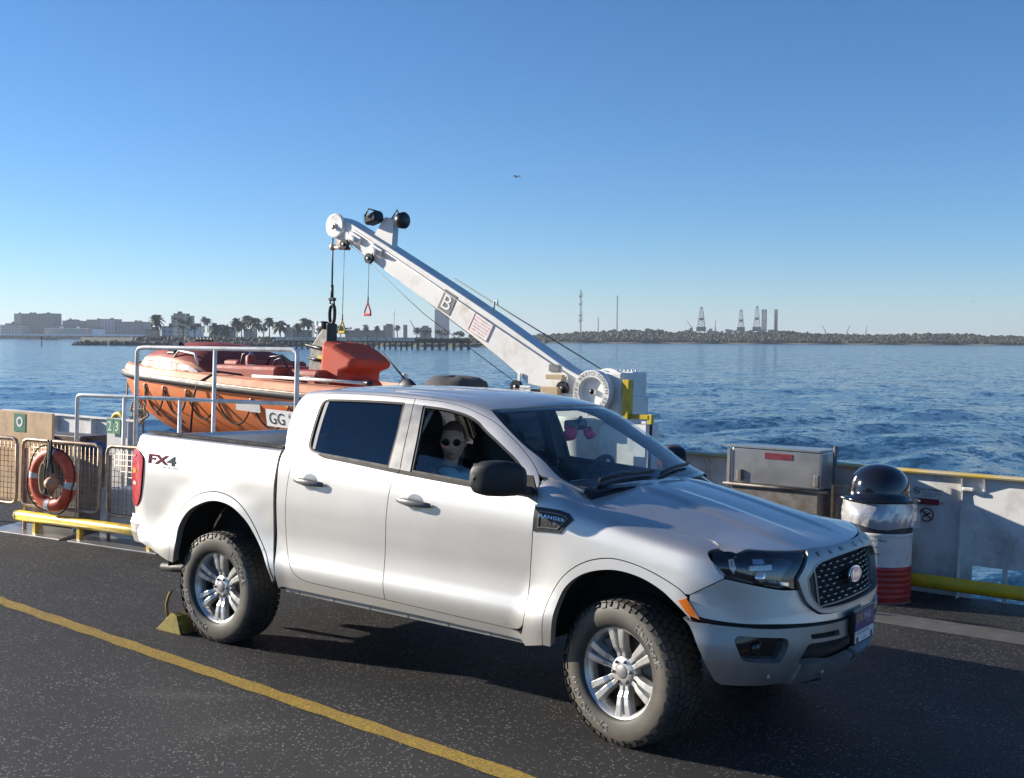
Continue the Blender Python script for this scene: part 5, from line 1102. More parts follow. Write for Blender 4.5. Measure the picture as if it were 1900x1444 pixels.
def worn_paint(name, col, under=(.035, .034, .034), amt=.5, scale=22):
    m, nt, b = nodes_of(name); n = tex(nt, scale, 8, .75); r = ramp(nt, n.outputs[0], [(.52 - .2 * (1 - amt), (0, 0, 0)), (.66, (1, 1, 1))]); n2 = tex(nt, 3, 5, .6); c = ramp(nt, n2.outputs[0], [(.3, tuple(q * .7 for q in col)), (.7, col)])
    mx = nt.nodes.new('ShaderNodeMix'); mx.data_type = 'RGBA'; lk(nt, r.outputs[0], mx.inputs[0]); lk(nt, c.outputs[0], mx.inputs[6]); mx.inputs[7].default_value = (*under, 1); lk(nt, mx.outputs[2], b.inputs['Base Color']); b.inputs['Roughness'].default_value = .62
    n3 = tex(nt, 110, 3, .7); bump(nt, n3.outputs[0], .6, .008, b)
worn_paint('line_yellow', (.66, .42, .03), amt=.25, scale=75)
simple('safety_yellow', (.62, .42, .012), .42, 0, .12, 5, dirt=(.30, .20, .05), dirt_amt=.15, dirt_scale=6, bmp=.05, bscale=90)
simple('white_paint', (.80, .80, .78), .45, 0, .06, 3, dirt=(.48, .44, .38), dirt_amt=.12, dirt_scale=5, bmp=.05, bscale=60)
simple('bulwark_paint', (.68, .68, .67), .5, 0, .08, 1.2, dirt=(.40, .38, .35), dirt_amt=.2, dirt_scale=2.2, bmp=.08, bscale=8)
simple('galv_steel', (.52, .41, .31), .45, .55, .2, 14, dirt=(.26, .17, .11), dirt_amt=.25, dirt_scale=8)
simple('stainless', (.50, .49, .47), .32, .8, .12, 3, bmp=.03, bscale=30)
simple('dull_steel', (.20, .19, .18), .55, .5, .2, 8, dirt=(.13, .09, .06), dirt_amt=.3, dirt_scale=6)
simple('ring_orange', (.80, .10, .035), .5, 0, .1, 4, dirt=(.35, .06, .04), dirt_amt=.2, dirt_scale=8, bmp=.12, bscale=70)
simple('reflective_tape', (.66, .66, .64), .4, .2, .08, 30)
simple('rope_tan', (.42, .34, .23), .9, 0, .3, 60, bmp=.5, bscale=180)
simple('rope_dark', (.03, .028, .026), .9, 0, .3, 60, bmp=.4, bscale=180)
simple('plywood', (.64, .44, .25), .7, 0, .15, 3, dirt=(.38, .26, .16), dirt_amt=.2, dirt_scale=4)
simple('sign_green', (.02, .20, .10), .5, 0, .05, 20); simple('sign_red', (.45, .03, .05), .5, 0, .1, 20); simple('sign_maroon', (.16, .015, .03), .5, 0, .1, 20)
simple('drum_navy', (.012, .014, .035), .45, 0, .15, 8, dirt=(.05, .05, .06), dirt_amt=.15); simple('drum_white', (.66, .65, .62), .5, 0, .07, 6, dirt=(.52, .47, .40), dirt_amt=.05, dirt_scale=9); simple('drum_red', (.40, .018, .02), .42, 0, .12, 6, dirt=(.20, .02, .02), dirt_amt=.2, dirt_scale=9)
simple('dome_black', (.007, .007, .009), .10, 0, .1, 8, coat=.8)
simple('motor_blue', (.03, .09, .22), .45, 0, .15, 12)
m_, nt_, b_s = nodes_of('bag_film'); b_s.inputs['Base Color'].default_value = (.72, .72, .74, 1); b_s.inputs['Roughness'].default_value = .16; b_s.inputs['Metallic'].default_value = .35; b_s.inputs['Alpha'].default_value = .72; b_s.inputs['Coat Weight'].default_value = .5
nb_ = tex(nt_, 9, 3, .55); bump(nt_, nb_.outputs[0], .3, .03, b_s)
# ---- deck plate, hull side, kerb strip, line
EDGE = [(-30, .6), (-20, .9), (-13, 1.9), (-10, 2.75), (-8, 3.35), (-6, 3.95), (-4.5, 4.4), (-3.4, 4.62), (-1, 4.66), (2, 4.60), (6, 4.48), (14, 4.0), (22, 3.0)]
V = [(x, y, 0) for x, y in EDGE]; n = len(V); V += [(x, -16, 0) for x, y in EDGE]
aboard(tag(MB().add(V, [(n + i, n + i + 1, i + 1, i) for i in range(n - 1)]).build('deck', 'deck_nonskid'), 'dark gritty ferry deck', kind='structure'))
V = [(x, y + .0, -.004) for x, y in EDGE] + [(x, y + .12, SEA - 3) for x, y in EDGE]
aboard(tag(MB().add(V, [(i, i + 1, n + i + 1, n + i) for i in range(n - 1)]).build('hull_side', 'bulwark_paint'), 'ferry hull side', kind='structure'))
mb = MB(); L0, L1 = Vector((-12, -.64, 0)), Vector((4, -1.955, 0)); d = (L1 - L0).normalized(); nrm = Vector((-d.y, d.x, 0)); V = []; NL = 160
for i in range(NL + 1):
    c = L0 + (L1 - L0) * i / NL; w = .062 + .006 * math.sin(i * 1.3) + RNG.uniform(-.004, .004); V += [tuple(c + nrm * w + Vector((0, 0, .004))), tuple(c - nrm * w + Vector((0, 0, .004)))]
aboard(tag(mb.add(V, [(2 * i, 2 * i + 1, 2 * i + 3, 2 * i + 2) for i in range(NL)]).build('lane_line', 'line_yellow'), 'worn yellow lane line painted on the dark deck', kind='structure'))
simple('scuff', (.15, .14, .13), .8, 0, .4, 9)
mb = MB(); V = []; F = []; xs = np.arange(-2.5, 9, .1)
for i, x in enumerate(xs):
    y = 3.17 + .02 * math.sin(x); V += [(x, y - .16, .002), (x, y - .09, .035), (x, y + .03, .04), (x, y + .14, .03), (x, y + .2, .002)]
F = [(i * 5 + j, i * 5 + 5 + j, i * 5 + 6 + j, i * 5 + 1 + j) for i in range(len(xs) - 1) for j in range(4)]
simple('coaming_grey', (.085, .082, .08), .75, 0, .25, 8, dirt=(.07, .07, .07), dirt_amt=.3, bmp=.3, bscale=60)
aboard(tag(MB().add(V, F, True).build('deck_coaming', 'coaming_grey'), 'low grey raised coaming running along the deck beside the bulwark', kind='structure'))
# ---- wheel chock
ch = thing('wheel_chock', 'yellow steel wheel chock with rope handle wedged behind the rear tyre', 'chock', (-3.61, -.80, 0), 0)
mb = MB(); mb.prism([(-.20, 0), (.08, 0), (.03, .13), (-.03, .145)], (0, -.14, 0), (1, 0, 0), (0, 0, 1), (0, 1, 0), .012).prism([(-.20, 0), (.08, 0), (.03, .13), (-.03, .145)], (0, .128, 0), (1, 0, 0), (0, 0, 1), (0, 1, 0), .012)
mb.add([(-.20, -.126, .006), (-.20, .126, .006), (-.03, .126, .14), (-.03, -.126, .14), (.03, .126, .126), (.03, -.126, .126), (.08, .126, .006), (.08, -.126, .006)], [(0, 3, 2, 1), (3, 5, 4, 2), (5, 7, 6, 4)])
worn_paint('chock_yellow', (.34, .27, .03), (.10, .06, .03), .75, 16); mb.build('body', 'chock_yellow', ch, .004)
MB().tube([(-.09, -.12, .10), (-.105, -.125, .19), (-.085, -.12, .26), (-.06, -.12, .29)], .011, 8).tube([(-.09, -.125, .10), (-.085, -.13, .02)], .011, 8).build('rope_handle', 'chock_yellow', ch)
# ---- bulwark on the right with stiffeners, cap rail and freeing ports
bw = thing('bulwark', 'pale grey steel bulwark with worn yellow cap rail along the deck edge', 'bulwark', (0, 0, 0))
BX = [x for x, y in EDGE if -3.5 <= x <= 22]; 
def by(x): return float(np.interp(x, [e[0] for e in EDGE], [e[1] for e in EDGE])) - .04
ports = [(.47, .73), (.77, 1.03), (3.6, 3.9), (-2.0, -1.7)]
xs = sorted(set([-3.4, 1.6, 2.6, 5, 7, 9, 12, 16, 20] + [q for p_ in ports for q in p_] + list(np.arange(-3.4, 3, .5))))
mb = MB()
for a, b_ in zip(xs[:-1], xs[1:]):
    op = any(p_[0] - 1e-6 <= a and b_ <= p_[1] + 1e-6 for p_ in ports)
    for z0, z1 in ([(.30, 1.10)] if op else [(.0, 1.10)]):
        mb.add([(a, by(a), z0), (b_, by(b_), z0), (b_, by(b_), z1), (a, by(a), z1), (a, by(a) + .012, z0), (b_, by(b_) + .012, z0), (b_, by(b_) + .012, z1), (a, by(a) + .012, z1)], [(0, 1, 2, 3), (7, 6, 5, 4), (0, 4, 5, 1), (3, 2, 6, 7), (0, 3, 7, 4), (1, 5, 6, 2)])
mb.build('plating', 'bulwark_paint', bw)
worn_paint('cap_yellow', (.66, .45, .05), (.50, .49, .46), .30, 2.2)
V = []; F = []; xr = np.arange(-3.4, 20, .3)
for x in xr: y = by(x); V += [(x, y - .075, 1.095), (x, y - .085, 1.11), (x, y - .06, 1.125), (x, y + .07, 1.125), (x, y + .09, 1.10), (x, y + .07, 1.09)]
F = [(i * 6 + j, i * 6 + 6 + j, i * 6 + 6 + (j + 1) % 6, i * 6 + (j + 1) % 6) for i in range(len(xr) - 1) for j in range(6)]
MB().add(V, F).build('cap_rail', 'cap_yellow', bw)
for x in (-3.0, -2.15, .36, 1.55, 2.9, 4.4, 6):
    y = by(x); MB().prism([(0, 0), (-.10, 0), (-.03, .95), (-.07, 1.08), (0, 1.09)], (x, y, .0), (0, 1, 0), (0, 0, 1), (1, 0, 0), .012).build('stiffener', 'bulwark_paint', bw)
for x in (.55, .95, -.45): y = by(x); MB().prism([(0, 0), (-.07, .14), (0, .14)], (x, y, .95), (0, 1, 0), (0, 0, 1), (1, 0, 0), .012).build('bracket', 'bulwark_paint', bw)
MB().box((.75, by(.75) - .003, .15), (.02, .015, .30)).build('port_bar', 'bulwark_paint', bw)
for x in (.42, 1.15): MB().bbox((x, by(x) - .03, .985), (.10, .06, .035), .01).build('deck_light', 'white_paint', bw)
# painted notices on the bulwark
ns = thing('notice', 'black and red printed no smoking notices on the bulwark beside the drum', 'sign', (.055, by(.05) - .006, .85), 0)
mb = MB(); ax, az = (1, 0, 0), (0, 0, 1)
text_flat(mb, 'NO SMOKING', (-.06, 0, .085), ax, az, .022); text_flat(mb, 'INCLUDING VAPOR', (-.05, 0, .055), ax, az, .014); text_flat(mb, 'NOT 8 FEET', (-.03, 0, .032), ax, az, .014); mb.build('print_black', 'black_print', ns); mb = MB(); text_flat(mb, 'NOT SEATING', (-.08, -.001, -.058), ax, az, .012)
def ring_flat(mb, c, r, w, n=28):
    V = []; 
    for j in range(n): a = 2 * math.pi * j / n; V += [(c[0] + r * math.cos(a), c[1], c[2] + r * math.sin(a)), (c[0] + (r - w) * math.cos(a), c[1], c[2] + (r - w) * math.sin(a))]
    mb.add(V, [(2 * j, 2 * ((j + 1) % n), 2 * ((j + 1) % n) + 1, 2 * j + 1) for j in range(n)])
mb.build('print_black', 'black_print', ns); mb = MB(); ring_flat(mb, (-.095, 0, .082), .032, .006)
def bar(mb, a, b_, w, y=0): a, b_ = Vector(a), Vector(b_); t_ = (b_ - a).normalized(); q = Vector((-t_.z, 0, t_.x)) * w; mb.add([a + q, a - q, b_ - q, b_ + q], [(0, 1, 2, 3)])
bar(mb, (-.115, 0, .10), (-.075, 0, .062), .004); bar(mb, (-.115, 0, .075), (-.078, 0, .088), .003); mb.build('print_symbol', 'black_print', ns)
MB().box((.0, .001, -.015), (.215, .003, .055)).build('print_red_panel', 'sign_maroon', ns); mb = MB(); text_flat(mb, 'DO NOT SIT ON RAIL', (-.10, -.003, -.026), ax, az, .022, squeeze=.82); mb.build('print_pale', 'sign_red', ns)
mb = MB(); ring_flat(mb, (.0, -.001, -.135), .066, .012); bar(mb, (-.045, -.001, -.095), (.045, -.001, -.175), .006); bar(mb, (-.035, -.001, -.16), (.03, -.001, -.115), .007); bar(mb, (.0, -.001, -.13), (-.03, -.001, -.11), .008); mb.build('pictogram', 'sign_maroon', ns)
# ---- yellow kerb pipe on the right
kp = thing('kerb_pipe', 'yellow steel kerb pipe in front of the right bulwark', 'pipe', (0, 0, 0), group='yellow kerb pipes')
MB().tube([(-2.6, 4.28, .16), (0, 4.28, .16), (3, 4.26, .16), (9, 4.0, .16)], .062, 16).build('pipe', 'safety_yellow', kp)
for x in (-2.0, -.4, 1.5, 3.2, 5): MB().box((x, 4.28, .05), (.06, .05, .1)).build('post', 'white_paint', kp)
# ---- oil drum bin with bag and dome lid
dr = thing('litter_drum', 'oil drum litter bin painted navy, white and red with lettering', 'drum', (-.195, 3.98, 0), 0)
rb_ = lambda z: .292 + .008 * (abs(math.sin(z * 40)) > .97)
def drum_band(z0, z1, name, mat, ribs=()):
    pr = []; 
    for z in np.linspace(z0, z1, 26): pr.append((.290 + sum(.008 * math.exp(-((z - q) / .012) ** 2) for q in ribs), z))
    return MB().lathe(pr, (0, 0, 0), 'Z', 48).build(name, mat, dr)
drum_band(.012, .325, 'red_band', 'drum_red', (.06, .11, .16, .21, .26, .30)); drum_band(.325, .615, 'white_band', 'drum_white', (.60,)); drum_band(.615, .87, 'navy_band', 'drum_navy', (.86,))
MB().lathe([(.292, .0), (.297, .006), (.292, .016), (0, .01)], (0, 0, 0), 'Z', 48).lathe([(0, .87), (.292, .87)], (0, 0, 0), 'Z', 48).build('rim', 'dull_steel', dr)
def on_drum(mb, s, z, h, a_right, al='R'):
    V, F = text_geo(s, 0, 0, 1.12); w = V[:, 0].max() * h; P = []
    for v in V: a = a_right + (v[0] * h - (w if al == 'R' else 0)) / .292; P.append((.2925 * math.cos(a), .2925 * math.sin(a), z + v[1] * h))
    mb.add(P, F)
mb = MB(); AR = math.radians(-58); on_drum(mb, "Don't Mess", .545, .024, AR); on_drum(mb, 'With', .488, .024, AR - .24); on_drum(mb, 'Texas', .430, .024, AR - .17); mb.build('lettering', 'black_print', dr)
V = []; F = []
for j in range(9): a = math.radians(-100 + 3.2 * j); V += [(.2975 * math.cos(a), .2975 * math.sin(a), .03), (.2975 * math.cos(a), .2975 * math.sin(a), .075)]
MB().add(V, [(2 * j, 2 * j + 2, 2 * j + 3, 2 * j + 1) for j in range(8)]).build('label', 'drum_white', dr)
bg = thing('bin_bag', 'clear plastic bin bag folded over the top of the drum', 'bag', (-.195, 3.98, 0)); V = []; F = []; n = 80; lv = 9
for i in range(lv):
    for j in range(n):
        a = 2 * math.pi * j / n; q = i / (lv - 1); drop = .19 + .025 * math.sin(a + 2.2) + .012 * math.sin(a * 4); z = .875 - drop * q; r = .300 + .055 * math.sin(q * 2.2) * (.6 + .4 * math.sin(a * 3 + .6)) + .007 * math.sin(a * 23 + q * 6) * q + .006 * math.sin(a * 37 - q * 9)
        V.append((r * math.cos(a), r * math.sin(a), z))
F = [(i * n + j, i * n + (j + 1) % n, (i + 1) * n + (j + 1) % n, (i + 1) * n + j) for i in range(lv - 1) for j in range(n)]
MB().add(V, [f[::-1] for f in F], True).build('film', 'bag_film', bg)
dm = thing('dome_lid', 'glossy black dome lid sitting on the litter drum', 'lid', (-.195, 3.98, .885))
MB().lathe([(.31, 0), (.345, .0), (.35, .012), (.31, .022), (.262, .03), (.260, .08), (.250, .15), (.222, .215), (.175, .265), (.11, .298), (.045, .312), (0, .313)], (0, 0, 0), 'Z', 56).build('dome', 'dome_black', dm)
V = []; F = []
for i in range(9):
    for j in range(13):
        e = math.radians(8 + 52 * i / 8); a = math.radians(-150 + 75 * j / 12); r = .262; V.append((r * 1.003 * math.cos(e * .96) * math.cos(a), r * 1.003 * math.cos(e * .96) * math.sin(a), 1.003 * (.03 + .283 * math.sin(e))))
F = [(i * 13 + j, i * 13 + j + 1, (i + 1) * 13 + j + 1, (i + 1) * 13 + j) for i in range(8) for j in range(12)]; MB().add(V, F, True).build('flap', 'dome_black', dm)
# ---- stainless locker on a stand, cage behind
lk_ = thing('storage_locker', 'stainless steel locker with dark red label standing before the bulwark', 'locker', (-1.22, 4.22, 0))
MB().bbox((.03, 0, 1.08), (.88, .40, .34), .012).box((-.02, .02, 1.262), (.96, .46, .018)).box((-.44, -.19, 1.05), (.03, .05, .36)).build('cabinet', 'stainless', lk_); MB().box((.06, -.204, 1.19), (.27, .004, .055)).build('label', 'sign_maroon', lk_)
for x in (-.32, .44): MB().bbox((x, -.215, .99), (.05, .03, .11), .008).build('latch', 'dull_steel', lk_)
MB().bbox((.03, 0, .60), (.86, .42, .58), .01).build('lower_case', 'dull_steel', lk_)
for x in (-.40, .46):
    for y in (-.19, .19): MB().box((x, y, .15), (.05, .05, .32)).build('leg', 'dull_steel', lk_)
MB().tube([(-.48, -.235, .90), (.55, -.235, .90)], .014, 8).build('rail', 'dull_steel', lk_)
cg = thing('wire_cage', 'grey wire cage panel between locker and litter drum', 'cage', (-.55, 4.22, 0)); MB().tube([(-.12, -.1, .02), (-.12, -.1, .96), (.32, -.1, .96), (.32, -.1, .02)], .014, 8).build('frame', 'galv_steel', cg); mb = MB()
for x in np.arange(-.07, .32, .055): mb.tube([(x, -.1, .05), (x, -.1, .96)], .0035, 4)
for z in np.arange(.08, .96, .055): mb.tube([(-.12, -.1, z), (.32, -.1, z)], .0035, 4)
mb.build('wire', 'galv_steel', cg)['kind'] = 'stuff'
po = thing('stanchion', 'bare rusty steel stanchion right of the stainless locker', 'post', (-.70, 4.25, 0)); MB().tube([(0, 0, 0), (0, 0, 1.31)], .020, 8).build('pole', 'dull_steel', po); MB().box((0, 0, .006), (.12, .12, .012)).build('foot', 'dull_steel', po)
# ---- left: fence panels, kerb pipe, deck plates, ring, board
def fy(x): return .80 + .17 * (x + 8.37)
FDIR = math.atan2(.17, 1)
def fence_panel(x0, w, label, z0=.30, z1=1.01):
    t = thing('fence_panel', label, 'fence', (x0, fy(x0), 0), FDIR, 'wire mesh fence panels'); r = .07
    pts = [(0, 0, z0 + r), (0, 0, z1 - r), (.02, 0, z1 - .02), (r, 0, z1), (w - r, 0, z1), (w - .02, 0, z1 - .02), (w, 0, z1 - r), (w, 0, z0 + r), (w - .02, 0, z0 + .02), (w - r, 0, z0), (r, 0, z0), (.02, 0, z0 + .02)]
    MB().tube(pts, .019, 10, closed=True).build('frame', 'galv_steel', t); mb = MB()
    for x in np.arange(.05, w - .02, .058): mb.tube([(x, .004 * math.sin(x * 40), z0), (x, 0, z1)], .0035, 4)
    for z in np.arange(z0 + .05, z1 - .02, .058): mb.tube([(0, 0, z), (w, 0, z)], .0035, 4)
    mb.build('wire_mesh', 'galv_steel', t)['kind'] = 'stuff'
    MB().tube([(.01, .03, 0), (.01, .03, z1 - .1)], .02, 8).build('post', 'galv_steel', t); return t
fence_panel(-9.62, 1.12, 'wire fence panel with red notice at the left edge'); fence_panel(-8.43, 1.13, 'wire fence panel behind the life ring'); fence_panel(-7.22, 1.13, 'wire fence panel nearest the truck tail'); fence_panel(-6.02, 1.1, 'wire fence panel hidden behind the truck tail')
t = thing('red_notice', 'small faded red notice tied to the leftmost fence panel', 'sign', (-8.95, fy(-8.95) - .03, .86), FDIR); simple('notice_red', (.60, .12, .16), .6, 0, .15, 20); MB().bbox((0, 0, 0), (.36, .006, .20), .002).build('panel', 'notice_red', t); mb = MB(); text_flat(mb, 'DANGER', (-.15, -.004, .02), ax, az, .045); text_flat(mb, 'KEEP CLEAR', (-.15, -.004, -.06), ax, az, .03); mb.build('lettering', 'white_print', t)
kp2 = thing('kerb_pipe', 'yellow steel kerb pipe in front of the wire fence', 'pipe', (0, 0, 0), group='yellow kerb pipes')
pa, pb = Vector((-8.45, .76, .185)), Vector((-4.9, 1.20, .185)); MB().tube([pa, pb], .055, 18).build('pipe', 'safety_yellow', kp2); MB().lathe([(0, -.012), (.04, -.01), (.055, .0), (.058, .02)], pa - Vector((.012, 0, 0)), 'X', 18).build('end_cap', 'cap_yellow', kp2)
for q in (.08, .27, .55, .85): c = pa.lerp(pb, q); MB().box((c.x, c.y, .07), (.05, .05, .14)).build('post', 'safety_yellow', kp2)
for i, (x0, x1) in enumerate(((-8.75, -7.66), (-7.54, -6.3), (-6.2, -5.1))):
    y0, y1 = .70 + .135 * (x0 + 8.75), .70 + .135 * (x1 + 8.75)
    t = MB().add([(x0, y0 - .10, .012), (x1, y1 - .10, .012), (x1 - .14, y1 + .28, .05), (x0 - .05, y0 + .28, .05), (x0, y0 - .10, .0), (x1, y1 - .10, .0), (x1 - .14, y1 + .28, .0), (x0 - .05, y0 + .28, .0)], [(0, 1, 2, 3), (0, 4, 5, 1), (1, 5, 6, 2), (2, 6, 7, 3), (3, 7, 4, 0)]).build('deck_plate', 'stainless', bevel=.004)
    aboard(tag(t, ['bare steel deck plate under the left end of the yellow pipe', 'bare steel deck plate just behind the truck tail', 'bare steel deck plate hidden behind the rear bumper'][i], 'plate', 'steel deck plates'))
lr = thing('life_ring', 'faded orange life ring with white bands hung on the wire fence', 'life ring', (-7.875, fy(-7.875) - .085, .615), FDIR)
V = []; F = []; n, k = 48, 14; 
for i in range(n):
    a = 2 * math.pi * i / n
    for j in range(k): b_ = 2 * math.pi * j / k; r = .262 + .068 * math.cos(b_); V.append((r * math.cos(a) * .98, .062 * math.sin(b_), r * math.sin(a) * 1.03))
F = [(i * k + j, i * k + (j + 1) % k, ((i + 1) % n) * k + (j + 1) % k, ((i + 1) % n) * k + j) for i in range(n) for j in range(k)]
MB().add(V, F, True).build('ring', 'ring_orange', lr)
for a0 in (84, 172, 262, 352):
    V = []
    for i in range(7):
        a = math.radians(a0 - 7 + 14 * i / 6)
        for j in range(k): b_ = 2 * math.pi * j / k; r = .262 + .0705 * math.cos(b_); V.append((r * math.cos(a) * .98, .0645 * math.sin(b_), r * math.sin(a) * 1.03))
    MB().add(V, [(i * k + j, i * k + (j + 1) % k, (i + 1) * k + (j + 1) % k, (i + 1) * k + j) for i in range(6) for j in range(k)], True).build('band', 'reflective_tape', lr)
for a0, a1 in ((84, 172), (172, 262), (262, 352), (352, 444)):
    pts = []
    for q in np.linspace(0, 1, 10): a = math.radians(a0 + (a1 - a0) * q); r = .335 + .022 * math.sin(math.pi * q) + .012 * math.sin(5 * q); pts.append((r * math.cos(a) * .98, -.03, r * math.sin(a) * 1.03))
    MB().tube(pts, .008, 6).build('grab_line', 'rope_dark', lr)
rc = thing('rope_coil', 'tan rope coil with an orange float hanging inside the life ring', 'rope', (-7.875, fy(-7.875) - .13, .615), FDIR); mb = MB()
for q in range(9): r0 = .055 + .006 * (q % 4); mb.tube([(-.05 + .05 * math.sin(q) + r0 * math.cos(a), .008 * q - .03, .02 + (.16 + .012 * (q % 3)) * math.sin(a)) for a in np.linspace(0, 2 * math.pi, 22, endpoint=False)], .010, 6, closed=True)
mb.tube([(-.06, -.02, .18), (-.02, 0, .3), (.0, .02, .42)], .010, 6); mb.tube([(.02, -.03, .4), (.03, -.04, .2), (.0, -.05, .0), (.06, -.04, -.2)], .008, 6); mb.build('coil', 'rope_tan', rc)
simple('float_tan', (.55, .28, .16), .6, 0, .15, 20); MB().lathe([(0, -.075), (.045, -.06), (.075, -.01), (.075, .02), (.045, .065), (0, .075)], (.07, -.03, -.03), 'Y', 20).build('float', 'float_tan', rc)
MB().tube([(-.02, .0, .42), (.0, -.03, .25), (-.01, -.05, .05), (.02, -.05, -.15)], .012, 6).tube([(.02, .0, .42), (.06, -.03, .2), (.1, -.04, .08)], .012, 6).build('lashing', 'rope_dark', rc)
pw = thing('backing_board', 'tan painted board with green lifebuoy sign behind the left fence', 'board', (-9.05, .93, 0), .08); MB().bbox((.0, 0, .79), (1.70, .03, 1.0), .004).box((-.6, .03, .15), (.06, .05, .3)).box((.6, .03, .15), (.06, .05, .3)).build('panel', 'plywood', pw)
MB().box((.30, -.018, 1.165), (.20, .004, .20)).build('sign', 'sign_green', pw); mb = MB(); ring_flat(mb, (.30, -.0225, 1.175), .058, .026); mb.build('sign_symbol', 'white_print', pw)
sg = thing('number_sign', 'green 23 station number on the bulwark behind the fence', 'sign', (-9.38, 2.575, 1.045), .02); MB().bbox((-.075, 0, 0), (.135, .006, .19), .002).bbox((.075, 0, 0), (.135, .006, .19), .002).build('panel', 'sign_green', sg); mb = MB(); text_flat(mb, '2', (-.115, -.004, -.06), ax, az, .12); text_flat(mb, '3', (.035, -.004, -.06), ax, az, .12); mb.build('digits', 'white_print', sg)
bh = thing('side_screen', 'grey steel screen wall behind the fence with a white top edge', 'wall', (-10.4, 2.50, 0), .02); MB().box((.0, .10, .56), (2.9, .012, 1.12)).build('plating', 'bulwark_paint', bh); MB().box((.0, .10, 1.13), (2.9, .09, .02)).build('top_edge', 'white_paint', bh)
for x in (-1.2, -.2, .6, 1.35): MB().box((x, .06, .56), (.012, .08, 1.1)).build('stiffener', 'bulwark_paint', bh)
eq = thing('machinery_box', 'grey machinery cabinet with a blue motor behind the fence', 'cabinet', (-8.72, 1.75, 0), FDIR); MB().bbox((-.25, 0, .50), (.75, .4, 1.0), .01).build('cabinet', 'dull_steel', eq); MB().lathe([(0, -.14), (.06, -.14), (.085, -.10), (.09, .06), (.07, .10), (0, .10)], (.24, -.08, .86), 'X', 18).build('motor', 'motor_blue', eq); MB().tube([(-.65, -.22, 1.0), (-.45, -.24, 1.03), (-.42, -.24, .9), (-.42, -.24, .5)], .018, 8).build('pipework', 'dull_steel', eq)
# ---- white railings of the boat station
ra = thing('station_railing', 'white pipe railing in two tiers in front of the orange boat', 'railing', (0, 0, 0))
def rp(x, z): return (x, 1.2 + .174 * (x + 7.04), z)
MB().tube([rp(-7.86, .0), rp(-7.86, 1.48), rp(-7.84, 1.505), rp(-7.78, 1.51), rp(-4.2, 1.54)], .021, 10).build('lower_rail', 'white_paint', ra)
MB().tube([rp(-7.04, .0), rp(-7.04, 1.99), rp(-7.02, 2.025), rp(-6.96, 2.035), rp(-5.10, 2.055), rp(-5.05, 2.04), rp(-5.04, 2.0), rp(-5.04, .0)], .023, 10).build('upper_rail', 'white_paint', ra)
for x in (-7.2, -6.46, -6.03): MB().tube([rp(x, 0), rp(x, 1.52 if x != -6.03 else 2.045)], .020, 8).build('post', 'white_paint', ra)

# ================================================================== davit crane
simple('crane_white', (.76, .75, .72), .42, 0, .05, 2, dirt=(.58, .52, .44), dirt_amt=.08, dirt_scale=4, bmp=.04, bscale=40)
simple('cable_steel', (.10, .10, .10), .5, .6, .2, 40); simple('lamp_dark', (.02, .022, .025), .35, .2, .2, 20); simple('handle_red', (.62, .05, .09), .5, 0, .1, 20); simple('handle_yellow', (.58, .44, .03), .5, 0, .1, 20); simple('plate_grey', (.16, .17, .16), .6, 0, .1, 20); simple('box_tan', (.45, .33, .19), .6, 0, .1, 20)
dv_ = thing('davit_crane', 'white davit crane with long boom lettered B above the orange boat', 'crane', (0, 0, 0))
YF, YB = 4.0, 4.26
TOPL, TOPR = Vector((-6.86, 0, 3.70)), Vector((-3.54, 0, 1.95)); BOTL, BOTR = Vector((-6.93, 0, 3.45)), Vector((-4.15, 0, 1.82))
U = (TOPR - TOPL).normalized(); N_ = Vector((-U.z, 0, U.x)); N_ = N_ if N_.z > 0 else -N_
def bm_pt(s, h, y): p = TOPL + U * s + N_ * h; return (p.x, y, p.z)
poly_b = [(-7.0, 3.66), (-6.98, 3.74), (-6.86, 3.70), (-6.15, 3.35), (-5.19, 2.86), (-4.51, 2.50), (-3.54, 1.95), (-3.20, 1.80), (-3.30, 1.66), (-4.03, 1.77), (-4.15, 1.86), (-4.66, 2.20), (-5.18, 2.51), (-5.9, 2.91), (-6.67, 3.36), (-6.97, 3.46)]
MB().prism([(x, z) for x, z in poly_b], (0, YF, 0), (1, 0, 0), (0, 0, 1), (0, 1, 0), YB - YF).build('boom', 'crane_white', dv_, .008)
for z_, s0, s1 in ((-.045, .2, 3.9),): MB().tube([bm_pt(s0, z_, YF - .012), bm_pt(s1, z_, YF - .012)], .006, 5).build('cable_run', 'white_paint', dv_)
MB().tube([(-6.67, YF + .02, 3.365), (-5.9, YF + .02, 2.915), (-5.18, YF + .02, 2.515), (-4.66, YF + .02, 2.205), (-4.15, YF + .02, 1.865)], .016, 6).build('lower_flange', 'white_paint', dv_)
MB().tube([(-6.75, YF - .03, 3.40), (-5.5, YF - .04, 2.53), (-4.10, YF - .03, 1.74)], .0045, 5).build('rope_fall', 'cable_steel', dv_); MB().tube([(-6.7, YF + .1, 3.36), (-5.2, YF + .1, 2.46), (-3.9, YF + .1, 1.72)], .004, 5).build('rope_fall', 'cable_steel', dv_)
MB().tube([(-3.2, YF + .13, 1.96), (-4.3, YF + .13, 2.50), (-5.2, YF + .13, 2.95)], .007, 5).build('guy_wire', 'cable_steel', dv_)
MB().tube([(-4.62, YF + .13, 2.54), (-4.62, YF + .13, 2.68), (-4.58, YF + .13, 2.70), (-4.57, YF + .13, 2.64)], .010, 6).build('hook_eye', 'white_paint', dv_)
